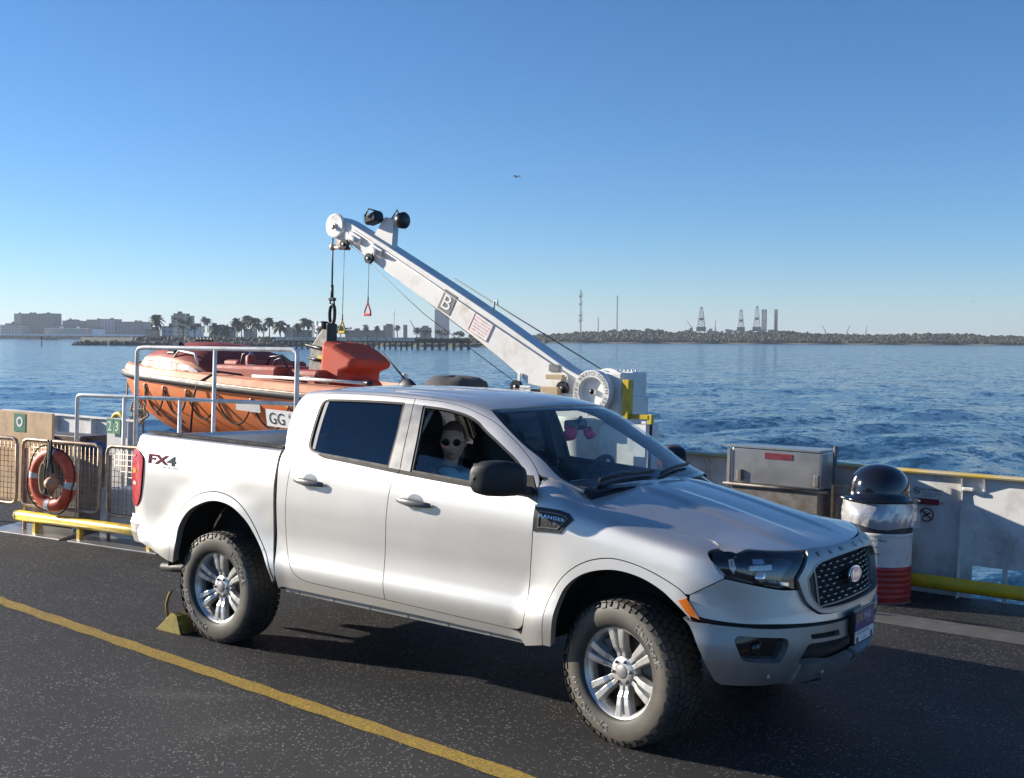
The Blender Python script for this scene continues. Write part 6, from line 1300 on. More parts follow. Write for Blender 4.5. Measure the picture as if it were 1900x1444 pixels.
# boom head sheave
MB().lathe([(0, -.02), (.03, -.02), (.03, -.006), (.135, -.006), (.15, .0), (.15, .03), (.0, .03)], (-6.98, YF - .035, 3.62), 'Y', 30, None, False).build('head_sheave', 'white_paint', dv_); MB().lathe([(0, -.03), (.025, -.03), (.03, -.015)], (-6.98, YF - .045, 3.60), 'Y', 12).build('sheave_pin', 'galv_steel', dv_)
MB().box((-6.93, YF + .06, 3.42), (.10, .10, .12)).tube([(-7.12, YF + .05, 3.37), (-6.80, YF + .05, 3.34)], .022, 8).lathe([(.02, -.04), (.035, -.03), (.035, .03), (.02, .04)], (-7.09, YF + .05, 3.37), 'Z', 12).build('head_bracket', 'galv_steel', dv_)
def pulley(x, z, r=.062): 
    o = MB().lathe([(0, -.03), (r * .35, -.03), (r * .4, -.02), (r, -.02), (r, -.012), (r * .85, 0), (r, .012), (r, .02), (0, .02)], (x, YF - .04, z), 'Y', 22, None, False).build('pulley', 'lamp_dark', dv_); MB().lathe([(0, -.036), (.014, -.036), (.016, -.028)], (x, YF - .04, z), 'Y', 10).build('pulley_pin', 'white_paint', o)
    MB().box((x + .02, YF - .02, z + .08), (.03, .02, .14)).build('pulley_bracket', 'white_paint', dv_)
pulley(-6.80, 3.385); pulley(-6.385, 3.20); pulley(-4.16, 1.74, .07); pulley(-3.56, 1.745, .072)
for i, (x, z) in enumerate(((-6.65, 3.46), (-6.30, 3.30))): MB().box((x, YF - .02, z), (.20, .03, .09), Matrix.Rotation(.48, 3, 'Y')).tube([(x - .08, YF - .045, z + .02), (x + .1, YF - .045, z - .06)], .03, 8).build('winch_fitting', 'crane_white', dv_)
# floodlights on their post
MB().add([(-6.42, YF + .06, 3.48), (-6.12, YF + .06, 3.30), (-6.10, YF + .06, 3.68), (-6.24, YF + .06, 3.70), (-6.42, YF + .16, 3.48), (-6.12, YF + .16, 3.30), (-6.10, YF + .16, 3.68), (-6.24, YF + .16, 3.70)], [(0, 1, 2, 3), (7, 6, 5, 4), (0, 4, 5, 1), (1, 5, 6, 2), (2, 6, 7, 3), (3, 7, 4, 0)]).build('lamp_post', 'crane_white', dv_)
f1 = MB().bbox((-6.38, YF + .02, 3.685), (.20, .16, .13), .03, Matrix.Rotation(-.25, 3, 'Y')).build('floodlight', 'lamp_dark', dv_); MB().tube([(-6.44, YF - .08, 3.70), (-6.38, YF - .08, 3.79), (-6.20, YF - .06, 3.74)], .010, 6).build('lamp_yoke', 'lamp_dark', f1); MB().bbox((-6.47, YF + .0, 3.68), (.03, .14, .11), .01).build('lamp_lens', 'lens_glass', f1)
f2 = MB().lathe([(0, -.07), (.07, -.06), (.095, -.01), (.10, .05), (.085, .07), (0, .07)], (-5.97, YF + .05, 3.645), 'X', 18).build('floodlight', 'lamp_dark', dv_); MB().tube([(-6.05, YF - .03, 3.66), (-5.96, YF - .04, 3.76), (-5.92, YF - .02, 3.66)], .010, 6).build('lamp_yoke', 'lamp_dark', f2)
# lettering plates
def boom_plate(cx, cz, w, h, mat, name): 
    c = Vector((cx, YF - .006, cz)); o = MB(); q = [c - U * w / 2 - N_ * h / 2, c + U * w / 2 - N_ * h / 2, c + U * w / 2 + N_ * h / 2, c - U * w / 2 + N_ * h / 2]; o.add(q + [v + Vector((0, .005, 0)) for v in q], [(0, 1, 2, 3), (7, 6, 5, 4), (0, 4, 5, 1), (1, 5, 6, 2), (2, 6, 7, 3), (3, 7, 4, 0)]); return o.build(name, mat, dv_)
boom_plate(-5.19, 2.665, .20, .24, 'plate_grey', 'letter_plate'); mb = MB(); c = Vector((-5.19, YF - .010, 2.665)); text_flat(mb, 'B', c - N_ * .085, U, N_, .17, 'C', squeeze=1.15); o = mb.build('letter', 'white_print', dv_); md = o.modifiers.new('solid', 'SOLIDIFY'); md.thickness = .002
boom_plate(-4.70, 2.385, .30, .22, 'white_print', 'warning_plate'); mb = MB()
for i, s_ in enumerate(('CAUTION BEFORE USE', 'READ ALL INSTRUCTIONS', 'KEEP CLEAR OF BOOM', 'WHEN BOAT IS LIFTED', 'INSPECT WIRE DAILY')): text_flat(mb, s_, Vector((-4.70, YF - .010, 2.385)) + N_ * (.065 - .036 * i), U, N_, .019, 'C', squeeze=.85)
mb.build('warning_text', 'notice_red', dv_)
c = Vector((-4.70, YF - .0095, 2.385)); mb = MB()
for a_, b_ in (((-.145, -.105), (.145, -.105)), ((.145, -.105), (.145, .105)), ((.145, .105), (-.145, .105)), ((-.145, .105), (-.145, -.105))): mb.tube([c + U * a_[0] + N_ * a_[1], c + U * b_[0] + N_ * b_[1]], .0025, 4)
mb.build('warning_border', 'notice_red', dv_)
# slewing base: pedestal, hydraulic block, winch drum, guard
MB().lathe([(.34, 0), (.34, .04), (.28, .06), (.27, 1.35), (.31, 1.38), (.31, 1.45)], (-3.35, 4.12, 0), 'Z', 28).build('pedestal', 'crane_white', dv_)
MB().bbox((-3.30, 4.12, 1.56), (1.15, .42, .26), .015).bbox((-3.02, 4.16, 1.70), (.42, .52, .46), .02).build('slewing_head', 'crane_white', dv_); MB().bbox((-3.86, 4.0, 1.65), (.62, .18, .14), .01).build('valve_block', 'dull_steel', dv_)
MB().bbox((-3.66, 3.885, 1.69), (.22, .06, .13), .008).build('control_box', 'box_tan', dv_); MB().bbox((-3.64, 3.93, 1.86), (.22, .05, .05), .006).build('terminal_box', 'box_tan', dv_)
MB().box((-3.70, YF - .008, 1.955), (.125, .008, .075)).build('maker_plate', 'plate_grey', dv_); pl1 = MB().bbox((-3.985, 3.88, 1.725), (.14, .01, .06), .004).build('davit_plate', 'white_print', dv_); mb = MB(); text_flat(mb, 'B DAVIT', (-4.045, 3.8735, 1.710), ax, az, .030, squeeze=.8); mb.build('davit_lettering', 'black_print', pl1)
wc = (-3.10, 3.78, 1.725); dr_ = MB().lathe([(0, .02), (.03, .015), (.03, .06), (.135, .05), (.15, .0), (.215, .0), (.222, .012), (.222, .09), (.20, .10), (.20, .16), (.225, .17), (.225, .23), (.19, .235), (.19, .33), (.245, .335), (.245, .37), (0, .37)], wc, 'Y', 44, None, False).build('winch_drum', 'crane_white', dv_)
MB().lathe([(.195, .24), (.197, .33)], wc, 'Y', 40).build('wound_wire', 'lamp_dark', dr_); MB().lathe([(0, -.002), (.02, .0), (.03, .016)], wc, 'Y', 10).build('shaft_nut', 'lamp_dark', dr_)
mb = MB(); wv = 'KEEP HANDS CLEAR DANGER'; h = .042
V, F = text_geo(wv, 0, 0, 1.25); wt = V[:, 0].max(); sc_ = math.radians(302) / wt; P = []
for v in V: a = math.radians(-62) + v[0] * sc_; rr = .207 - v[1] * h * .92; P.append((wc[0] + rr * math.cos(a), wc[1] - .006, wc[2] + rr * math.sin(a)))
P = [(2 * wc[0] - p_[0], p_[1], p_[2]) if False else p_ for p_ in P]; mb.add(P, F); mb.build('ring_lettering', 'black_print', dr_)
MB().bbox((-2.98, 4.30, 1.70), (.32, .30, .48), .012).build('motor_housing', 'crane_white', dv_); mb = MB()
for i in range(8): mb.lathe([(.0, .02), (.010, .018), (.012, 0)], (-3.12 + .045 * i, 4.18, 1.945), 'Z', 8)
mb.build('housing_bolts', 'crane_white', dv_)['kind'] = 'stuff'
MB().bbox((-2.735, 3.90, 1.66), (.075, .10, .40), .008).build('guard_post', 'safety_yellow', dv_); MB().bbox((-2.60, 3.92, 1.49), (.22, .06, .05), .006).build('guard_rail', 'safety_yellow', dv_); MB().bbox((-2.475, 3.92, 1.47), (.05, .05, .10), .006).build('guard_corner', 'handle_yellow', dv_); MB().tube([(-2.475, 3.92, 1.42), (-2.49, 3.92, .5), (-2.49, 3.92, .0)], .022, 8).build('guard_leg', 'drum_navy', dv_)
MB().box((-2.615, 3.90, 1.27), (.20, .006, .36)).build('procedure_board', 'white_print', dv_); mb = MB(); text_flat(mb, 'Launching Procedure', (-2.70, 3.894, 1.415), ax, az, .018, squeeze=.9)
for i in range(9): text_flat(mb, 'llll lll lllll ll lll' if i % 2 else 'lll lllll ll llll', (-2.70, 3.894, 1.375 - .028 * i), ax, az, .009)
mb.build('procedure_text', 'plate_grey', dv_)
bz = MB(); bz.bbox((-3.05, 4.24, .70), (.75, .5, 1.4), .02).build('base_housing', 'crane_white', dv_)
# falls, link, handles
MB().tube([(-7.09, YF + .05, 3.55), (-7.08, YF + .05, 2.86)], .011, 6).tube([(-7.08, YF + .05, 2.90), (-7.075, YF + .05, 2.74)], .020, 8).build('main_fall', 'cable_steel', dv_)
MB().bbox((-7.07, YF + .05, 2.72), (.10, .05, .04), .012).tube([(-7.07 + .035 * math.cos(a), YF + .05, 2.67 + .05 * math.sin(a)) for a in np.linspace(0, 2 * math.pi, 14, endpoint=False)], .011, 6, closed=True).build('shackle', 'lamp_dark', dv_)
MB().tube([(-7.065 + .043 * math.copysign(abs(math.cos(a)) ** .7, math.cos(a)), YF + .05, 2.535 + .115 * math.sin(a)) for a in np.linspace(0, 2 * math.pi, 28, endpoint=False)], .022, 8, closed=True).build('lifting_link', 'lamp_dark', dv_)
for x, z0, z1, mat, lab in ((-6.80, 3.36, 2.44, 'handle_yellow', 'y'), (-6.385, 3.15, 2.66, 'handle_red', 'r')):
    MB().tube([(x, YF - .04, z0), (x, YF - .04, z1)], .0045, 5).tube([(x, YF - .04, z1 + .08), (x, YF - .04, z1 - .0)], .009, 6).build('trip_line', 'cable_steel', dv_)
    MB().tube([(x, YF - .04, z1 + .01), (x - .048, YF - .04, z1 - .10), (x - .05, YF - .04, z1 - .14), (x + .05, YF - .04, z1 - .14), (x + .048, YF - .04, z1 - .10)], .011, 8, closed=True).bbox((x, YF - .04, z1 - .135), (.11, .03, .035), .008).build('trip_handle', mat, dv_)
# ================================================================== rescue boat
simple('boat_orange', (.80, .21, .055), .45, 0, .08, 2.5, dirt=(.62, .22, .10), dirt_amt=.2, dirt_scale=3, bmp=.03, bscale=30); simple('boat_pale', (.80, .38, .22), .5, 0, .08, 3, dirt=(.66, .26, .14), dirt_amt=.2, dirt_scale=4); simple('boat_red', (.33, .06, .04), .6, 0, .15, 6); simple('fender_black', (.03, .03, .03), .55, 0, .2, 10, bmp=.1, bscale=80); simple('canvas_orange', (.55, .075, .035), .7, 0, .15, 5, bmp=.6, bscale=7); simple('camo_grey', (.30, .29, .26), .6, .2, .3, 18, dirt=(.14, .13, .11), dirt_amt=.3, dirt_scale=14); simple('sticker_yellow', (.62, .60, .05), .5, 0, .1, 20); simple('ext_chrome', (.62, .60, .58), .18, .9, .1, 20); simple('letter_blue', (.07, .04, .20), .5, 0, .1, 20)
bt = thing('rescue_boat', 'orange rescue boat hanging under the davit crane behind the railing', 'boat', (0, 0, 0)); YC = 4.00
XSB = np.array([-11.0, -10.68, -10.2, -9.5, -8.8, -8.0, -7.2, -6.4, -5.7, -5.35]); HB = np.array([.06, .34, .62, .86, .98, 1.03, 1.04, 1.02, .97, .92]); SH = np.array([1.745, 1.735, 1.72, 1.70, 1.675, 1.635, 1.60, 1.57, 1.55, 1.545]); KL = np.array([1.60, 1.30, 1.08, .86, .74, .70, .69, .69, .70, .72])
def hull_sec(i):
    h, s, k_ = HB[i], SH[i], KL[i]; return [(h * 1.0, s - .05), (h * .97, s - .20), (h * .88, s - .42 if s - .42 > k_ + .2 else k_ + .30 * (s - k_) + .1), (h * .62, k_ + .20 * (s - k_)), (h * .12, k_)]
V = []; F = []
for i, x in enumerate(XSB):
    sec = hull_sec(i); V += [(x + (.0 if i > 2 else .10 * (3 - i) * (j / 4)), YC - w, z) for j, (w, z) in enumerate(sec)] + [(x + (.0 if i > 2 else .10 * (3 - i) * (j / 4)), YC + w, z) for j, (w, z) in reversed(list(enumerate(sec)))]
k = 10; F = [(i * k + j, i * k + j + 1, i * k + k + j + 1, i * k + k + j) for i in range(len(XSB) - 1) for j in range(k - 1)] + [tuple(range(k))[::-1], tuple((len(XSB) - 1) * k + j for j in range(k))]
MB().add(V, F, True).build('hull', 'boat_orange', bt)
# gunwale moulding with rubber strakes
for dz, r, mt, nm in ((-.035, .050, 'fender_black', 'rubber_strake'), (-.005, .022, 'white_print', 'strake_edge')):
    for s in (-1, 1): MB().tube([(x, YC + s * (h + (.015 if mt == 'fender_black' else .03)), z + dz) for x, h, z in zip(XSB, HB, SH)], r, 10).build(nm, 'fender_black' if mt == 'fender_black' else 'galv_steel', bt)
V = []; F = []
for x, h, z in zip(XSB, HB, SH): V += [(x, YC - h - .02, z), (x, YC - h * .96, z + .09), (x, YC - h * .80, z + .115), (x, YC - h * .74, z - .15), (x, YC + h * .74, z - .15), (x, YC + h * .80, z + .115), (x, YC + h * .96, z + .09), (x, YC + h + .02, z)]
F = [(i * 8 + j, i * 8 + j + 1, i * 8 + 9 + j, i * 8 + 8 + j) for i in range(len(XSB) - 1) for j in range(7)] + [tuple(range(8)), tuple((len(XSB) - 1) * 8 + j for j in reversed(range(8)))]
MB().add(V, [f[::-1] for f in F]).build('side_deck', 'boat_pale', bt, .012)
# fore cuddy
V = []; F = []; cs = [(-10.6, .20, 1.79, .02), (-10.15, .48, 1.83, .05), (-9.78, .68, 1.93, .10), (-9.35, .80, 1.94, .16), (-8.95, .86, 1.92, .17), (-8.60, .86, 1.88, .15), (-8.40, .84, 1.80, .08), (-8.28, .82, 1.72, .02)]
for x, h, z, cr in cs: V += [(x, YC - h * 1.04, z - .16), (x, YC - h, z), (x, YC - h * .80, z + cr * .75), (x, YC - h * .4, z + cr * 1.25), (x, YC, z + cr * 1.35), (x, YC + h * .4, z + cr * 1.25), (x, YC + h * .80, z + cr * .75), (x, YC + h, z), (x, YC + h * 1.04, z - .16)]
nn = len(cs); F = [(i * 9 + j, i * 9 + j + 1, i * 9 + 10 + j, i * 9 + 9 + j) for i in range(nn - 1) for j in range(8)]; Fs = [f[::-1] for f in F]
o = from_arrays('cuddy', V, Fs + [tuple((nn - 1) * 9 + j for j in reversed(range(9)))], ['boat_pale', 'boat_red'], bt, None, True, [1 if 1 <= (f[0] % 9 if False else min(q % 9 for q in f)) <= 6 else 0 for f in Fs] + [1])
MB().bbox((-9.12, YC - .70, 2.04), (.16, .20, .09), .02, Matrix.Rotation(.9, 3, 'X')).build('hatch', 'lamp_dark', bt); MB().tube([(-8.98, YC - .84, 1.93), (-8.93, YC - .80, 2.02), (-8.62, YC - .80, 1.99), (-8.50, YC - .84, 1.85)], .016, 8).build('grab_rail', 'white_paint', bt)
mb = MB(); 
for q in range(5): mb.tube([(-9.35 + .07 * q, YC - .2, 2.155), (-9.32 + .07 * q, YC - .2, 2.20), (-9.28 + .07 * q, YC - .2, 2.155)], .010, 6)
mb.build('deck_cleat', 'lamp_dark', bt)
tx = MB(); 
def cud(x, t): # point on the near cuddy side
    i = np.interp(x, [c_[0] for c_ in cs], range(nn)); h = np.interp(x, [c_[0] for c_ in cs], [c_[1] for c_ in cs]); z = np.interp(x, [c_[0] for c_ in cs], [c_[2] for c_ in cs]); return (x, YC - h * (1.04 - .04 * t) - .030, z - .16 + .16 * t)
for s_, x0, hh in (('GIBB', -9.72, .082), ('GILCHRIST', -9.38, .082)):
    tx = MB(); Vt, Ft = text_geo(s_); tx.add([cud(x0 + v[0] * hh * .95, .26 + v[1] * .56) for v in Vt], Ft); tx.build('name_lettering', 'letter_blue', bt)
V = [cud(x, t) for x in np.linspace(-8.78, -8.45, 5) for t in (.35, .72)]; MB().add([(v[0], v[1] - .002, v[2]) for v in V], [(2 * i, 2 * i + 2, 2 * i + 3, 2 * i + 1) for i in range(4)]).build('reflective_patch', 'reflective_tape', bt)
# cockpit coaming, console, extinguisher, hoses
MB().bbox((-7.75, YC - .30, 1.74), (1.15, .9, .26), .05).bbox((-7.0, YC - .20, 1.72), (.75, .8, .24), .06).bbox((-8.18, YC, 1.80), (.30, 1.2, .26), .05).build('cockpit_seat', 'boat_red', bt)
ex = MB().lathe([(0, 0), (.055, 0), (.06, .02), (.06, .17), (.045, .21), (.02, .23), (.02, .26), (0, .26)], (-7.78, YC - .62, 1.78), 'Z', 20).build('extinguisher', 'ext_chrome', bt); MB().lathe([(.061, .10), (.0615, .19), (.046, .213)], (-7.78, YC - .62, 1.78), 'Z', 20).build('extinguisher_cap', 'boat_red', ex); MB().tube([(-7.80, YC - .62, 2.04), (-7.70, YC - .62, 2.08), (-7.60, YC - .62, 2.09)], .010, 6).tube([(-7.78, YC - .62, 2.04), (-7.90, YC - .64, 2.0), (-7.92, YC - .66, 1.85), (-7.90, YC - .66, 1.76)], .012, 6).build('extinguisher_handle', 'lamp_dark', ex)
MB().tube([(-7.62, YC - .5, 1.88), (-7.5, YC - .55, 1.98), (-7.3, YC - .55, 2.0), (-7.15, YC - .5, 1.90), (-7.1, YC - .5, 1.82)], .014, 6).tube([(-7.40, YC - .6, 1.80), (-7.36, YC - .6, 1.94), (-7.24, YC - .6, 1.98), (-7.2, YC - .55, 1.86)], .012, 6).tube([(-7.75, YC - .7, 1.74), (-8.0, YC - .95, 1.78), (-8.22, YC - 1.06, 1.64), (-8.30, YC - 1.06, 1.45), (-8.34, YC - 1.06, 1.0)], .013, 6).build('hose', 'lamp_dark', bt)
MB().tube([(-7.35, YC - .96, 1.745), (-6.2, YC - .92, 1.735), (-5.55, YC - .9, 1.72)], .018, 8).build('boat_hook', 'white_paint', bt); MB().lathe([(.0, -.05), (.03, -.05), (.035, .02), (.02, .06), (0, .06)], (-5.55, YC - .9, 1.72), 'X', 10).build('boat_hook_head', 'lamp_dark', bt); MB().tube([(-6.72, YC - .9, 1.70), (-6.6, YC - .8, 1.76), (-6.4, YC - .85, 1.74), (-6.3, YC - .75, 1.68)], .02, 6).build('towing_clip', 'galv_steel', bt)
# lifting post: upright hinged hook frame
hk = MB().add([(-7.14, YC - .28, 1.55), (-6.80, YC - .28, 1.55), (-6.83, YC - .28, 2.05), (-6.80, YC - .28, 2.32), (-6.90, YC - .28, 2.34), (-7.09, YC - .28, 2.12), (-7.14, YC - .12, 1.55), (-6.80, YC - .12, 1.55), (-6.83, YC - .12, 2.05), (-6.80, YC - .12, 2.32), (-6.90, YC - .12, 2.34), (-7.09, YC - .12, 2.12)], [(0, 1, 2, 3, 4, 5), (11, 10, 9, 8, 7, 6)] + [(i, i + 6, (i + 1) % 6 + 6, (i + 1) % 6) for i in range(6)]).build('lifting_post', 'camo_grey', bt, .012)
MB().lathe([(0, -.05), (.06, -.05), (.075, -.03), (.075, .03), (.06, .05), (0, .05)], (-6.93, YC - .22, 2.36), 'Y', 18).tube([(-7.16, YC - .29, 2.14), (-6.90, YC - .29, 2.10), (-6.82, YC - .29, 2.06)], .022, 8).build('hook_gear', 'lamp_dark', hk); MB().bbox((-6.82, YC - .2, 2.24), (.05, .16, .34), .02).build('hook_gear', 'lamp_dark', hk); MB().tube([(-7.10, YC - .3, 1.98), (-6.86, YC - .3, 1.95)], .016, 8).build('hook_gear', 'lamp_dark', hk)
MB().box((-6.92, YC - .285, 1.98), (.07, .006, .07)).box((-6.90, YC - .285, 1.78), (.06, .006, .08)).build('post_sticker', 'sticker_yellow', hk); MB().box((-7.04, YC - .285, 1.77), (.05, .006, .07)).box((-7.06, YC - .285, 1.66), (.05, .006, .07)).build('post_label', 'white_print', hk)
# canvas-covered engine at the stern
cp = [(-6.84, 1.60), (-6.44, 1.66), (-6.42, 1.82), (-6.25, 1.89), (-6.235, 1.98), (-6.43, 2.07), (-6.62, 2.17), (-6.80, 2.20)]; V = []; F = []; n = len(cp); ys = [(-.36, .80), (-.30, .95), (-.1, 1.0), (.1, 1.0), (.30, .95), (.36, .80)]; cx, cz = -6.6, 1.88
for y, k_ in ys: V += [(cx + (x - cx) * k_ + .012 * math.sin(9 * y + i), YC - .05 + y, cz + (z - cz) * k_ + .010 * math.cos(7 * y + 2 * i)) for i, (x, z) in enumerate(cp)]
F = [(i * n + j, i * n + n + j, i * n + n + (j + 1) % n, i * n + (j + 1) % n) for i in range(len(ys) - 1) for j in range(n)] + [tuple(range(n)), tuple((len(ys) - 1) * n + j for j in reversed(range(n)))]
MB().add(V, F).bbox((-6.52, YC - .05, 1.52), (.50, .5, .44), .08).build('engine_cover', 'canvas_orange', bt, .03)
MB().tube([(-6.72, YC - .36, 1.60), (-6.68, YC - .36, 1.90)], .014, 6).build('cover_strap', 'sticker_yellow', bt)
# grab lines looped along the side
def hy(x, d): h = float(np.interp(x, XSB, HB)); s = float(np.interp(x, XSB, SH)); return (x, YC - h * (.99 - .05 * d / .3) - .012, s - .12 - d)
xl = [-9.95, -9.55, -9.05, -8.52, -7.92, -7.28, -6.66, -6.05]
for a, b_ in zip(xl[:-1], xl[1:]): MB().tube([hy(a + (b_ - a) * q, .04 + .30 * (1 - (2 * q - 1) ** 2) ** .8) for q in np.linspace(0, 1, 13)], .011, 6).build('grab_line', 'rope_dark', bt)
for x in xl: p_ = hy(x, .03); MB().bbox((p_[0], p_[1] - .005, p_[2]), (.03, .03, .06), .008).build('line_lug', 'galv_steel', bt)
def hull_patch(x0, x1, d0, d1, name, mat, off=.004): V = []; [V.extend([(lambda q: (q[0], q[1] - off, q[2]))(hy(x, d)) for d in (d1, d0)]) for x in np.linspace(x0, x1, 7)]; return MB().add(V, [(2 * i, 2 * i + 2, 2 * i + 3, 2 * i + 1) for i in range(6)]).build(name, mat, bt)
hull_patch(-7.03, -6.15, .10, .30, 'name_panel', 'white_print', .018); hull_patch(-7.55, -7.12, .06, .16, 'reflective_patch', 'reflective_tape', .016); mb = MB()
for s_, x0, d0, hh in (('GG', -6.98, .27, .135), ('6 PERSON', -6.66, .185, .062), ('CAPACITY', -6.66, .275, .062)):
    Vt, Ft = text_geo(s_); mb.add([(lambda q: (q[0], q[1] - .022, q[2]))(hy(x0 + v[0] * hh * .95, d0 - v[1] * hh)) for v in Vt], Ft)
mb.build('panel_lettering', 'black_print', bt)
# painter rope at the bow and a dark buoy-shaped cover aft
pr_ = thing('bow_rope', 'tangled tan rope and fender hanging from the boat bow', 'rope', (0, 0, 0)); mb = MB(); 
for q in range(7): c0 = Vector((-9.72 + .06 * (q % 3), 3.15, 1.12 + .03 * q)); mb.tube([c0 + Vector((.10 * math.cos(a) * (1 + .2 * math.sin(q)), .02 * math.sin(3 * a + q), .09 * math.sin(a) * (1 + .3 * math.cos(q)))) for a in np.linspace(0, 2 * math.pi, 20, endpoint=False)], .014, 6, closed=True)
mb.tube([(-9.65, 3.2, 1.25), (-9.6, 3.18, 1.0), (-9.55, 3.15, .6)], .014, 6); mb.tube([(-10.98, YC - .08, 1.72), (-10.97, 3.9, 1.4), (-10.5, 3.5, .9), (-10.2, 3.3, .5)], .012, 6); mb.build('rope', 'rope_tan', pr_)
MB().tube([(-10.02 + .14 * math.cos(a), 3.10, 1.02 + .14 * math.sin(a)) for a in np.linspace(0, 2 * math.pi, 18, endpoint=False)], .035, 8, closed=True).build('fender_ring', 'handle_yellow', pr_)
cv_ = thing('canvas_cover', 'grey canvas covered drum seen over the truck roof', 'cover', (-5.15, 4.15, 0)); V = []; F = []; n = 26
for i, (h, z) in enumerate(((.40, 1.2), (.41, 1.66), (.38, 1.76), (.29, 1.805), (.12, 1.82), (0.01, 1.822))):
    for j in range(n): a = 2 * math.pi * j / n; V.append((h * 1.0 * math.cos(a) * (1 + .04 * math.sin(5 * a)), h * .8 * math.sin(a), z + .012 * math.sin(6 * a) * (i > 0)))
F = [(i * n + j, i * n + (j + 1) % n, i * n + n + (j + 1) % n, i * n + n + j) for i in range(5) for j in range(n)]; simple('canvas_grey', (.07, .07, .075), .85, 0, .25, 6, bmp=.4, bscale=12); MB().add(V, F, True).lathe([(.36, 0), (.36, 1.3)], (0, 0, 0), 'Z', 20).build('canvas', 'canvas_grey', cv_)
bl = thing('beacon_lamp', 'small white beacon lamp just behind the truck aerial', 'lamp', (-5.72, 3.9, 0)); MB().tube([(0, 0, 0), (0, 0, 1.74)], .02, 8).lathe([(.06, 1.72), (.06, 1.75), (.04, 1.76), (.035, 1.82), (.0, 1.84)], (0, 0, 0), 'Z', 16).build('pole', 'white_paint', bl)
pf_ = thing('boat_platform', 'low white steel platform carrying the boat station', 'platform', (0, 0, 0)); MB().add([(-7.4, 1.05, .0), (-4.3, 1.85, .0), (-4.3, 3.6, .0), (-7.4, 2.9, .0), (-7.4, 1.05, .55), (-4.3, 1.85, .55), (-4.3, 3.6, .55), (-7.4, 2.9, .55)], [(4, 5, 6, 7), (0, 1, 5, 4), (1, 2, 6, 5), (2, 3, 7, 6), (3, 0, 4, 7)]).build('box', 'bulwark_paint', pf_)

# ================================================================== passenger
simple('skin_tone', (.78, .46, .33), .5, 0, .08, 20); simple('hair_fair', (.16, .10, .06), .7, 0, .3, 40, bmp=.5, bscale=60); simple('shirt_aqua', (.42, .68, .70), .8, 0, .1, 14, bmp=.25, bscale=30); simple('lips', (.40, .11, .10), .45); simple('strap_white', (.7, .7, .7), .6)
pe = thing('person', 'person in the passenger seat wearing round sunglasses and pale aqua top', 'person', (-1.50, -.40, .868))
def skin_body(name, verts, edges, mat, parent, sub=2):
    me = bpy.data.meshes.new(name); me.from_pydata([v[:3] for v in verts], edges, []); o = link(name, me, mat, parent); sk = o.modifiers.new('skin', 'SKIN'); sd = o.modifiers.new('sub', 'SUBSURF'); sd.levels = sub; sd.render_levels = sub
    for i, v in enumerate(verts): r = v[3]; me.skin_vertices[0].data[i].radius = r if isinstance(r, tuple) else (r, r)
    me.skin_vertices[0].data[0].use_root = True; sk.use_smooth_shade = True; return o
# seated body: pelvis, torso, arms in the lap, thighs and lower legs
B = [(-.02, 0, .0, (.15, .12)), (-.06, 0, .14, (.16, .11)), (-.10, 0, .30, (.18, .11)), (-.10, 0, .39, (.13, .075)), (-.095, 0, .425, .056), (-.09, 0, .44, .050),
     (-.09, -.17, .37, .062), (-.05, -.23, .18, .05), (.12, -.20, .06, .042), (.22, -.10, .05, .034),
     (-.09, .17, .37, .062), (-.05, .23, .18, .05), (.12, .20, .06, .042), (.22, .10, .05, .034),
     (.10, -.09, .02, .085), (.42, -.10, .03, .070), (.46, -.10, -.30, .05), (.10, .09, .02, .085), (.42, .10, .03, .070), (.46, .10, -.30, .05)]
E_ = [(0, 1), (1, 2), (2, 3), (3, 4), (4, 5), (2, 6), (6, 7), (7, 8), (8, 9), (2, 10), (10, 11), (11, 12), (12, 13), (0, 14), (14, 15), (15, 16), (0, 17), (17, 18), (18, 19)]
bo = skin_body('body', B, E_, 'shirt_aqua', pe)
# head: sculpted sphere turned towards the camera side
def head_geo():
    nu, nv = 40, 30; V = []; 
    for i in range(nv + 1):
        ph = math.pi * i / nv; z = math.cos(ph); r = math.sin(ph)
        for j in range(nu):
            a = 2 * math.pi * j / nu; x, y = r * math.cos(a), r * math.sin(a); f = max(0, x)         # x = face direction
            X, Y, Z = x * .098, y * .076, z * .120
            if z < 0: Y *= 1 + .28 * z * (.4 + .6 * f); X *= 1 + .06 * z
            if x < 0: X *= 1.08
            X -= .006 * math.exp(-((z - .10) / .10) ** 2) * f ** 3 * (1 - math.exp(-(y / .16) ** 2) * .6)       # eye hollows
            X += .026 * math.exp(-((z + .17) / .13) ** 2 - (y / .15) ** 2) * f ** 4                             # nose
            X += .010 * math.exp(-((z + .08) / .22) ** 2 - (y / .10) ** 2) * f ** 4
            X += .008 * math.exp(-((z + .47) / .07) ** 2 - (y / .26) ** 2) * f ** 3                             # lips
            X += .012 * math.exp(-((z + .74) / .16) ** 2 - (y / .3) ** 2) * f ** 2                              # chin
            X += .006 * math.exp(-((z - .28) / .10) ** 2) * f ** 3                                              # brow
            Y += .006 * math.copysign(1, y) * math.exp(-((z + .1) / .2) ** 2 - ((abs(y) - .6) / .2) ** 2) * f   # cheeks
            V.append((X, Y, Z))
    F = [(i * nu + j, i * nu + (j + 1) % nu, (i + 1) * nu + (j + 1) % nu, (i + 1) * nu + j) for i in range(nv) for j in range(nu)]
    return V, [f[::-1] for f in F]
HR_ = Matrix.Rotation(math.radians(-58), 3, 'Z') @ Matrix.Rotation(math.radians(4), 3, 'Y'); HC = Vector((-.065, -.005, .600))
def hp_(p_): return tuple(HC + HR_ @ Vector(p_))
V, F = head_geo(); MB().add([hp_(v) for v in V], F, True).build('head', 'skin_tone', pe)
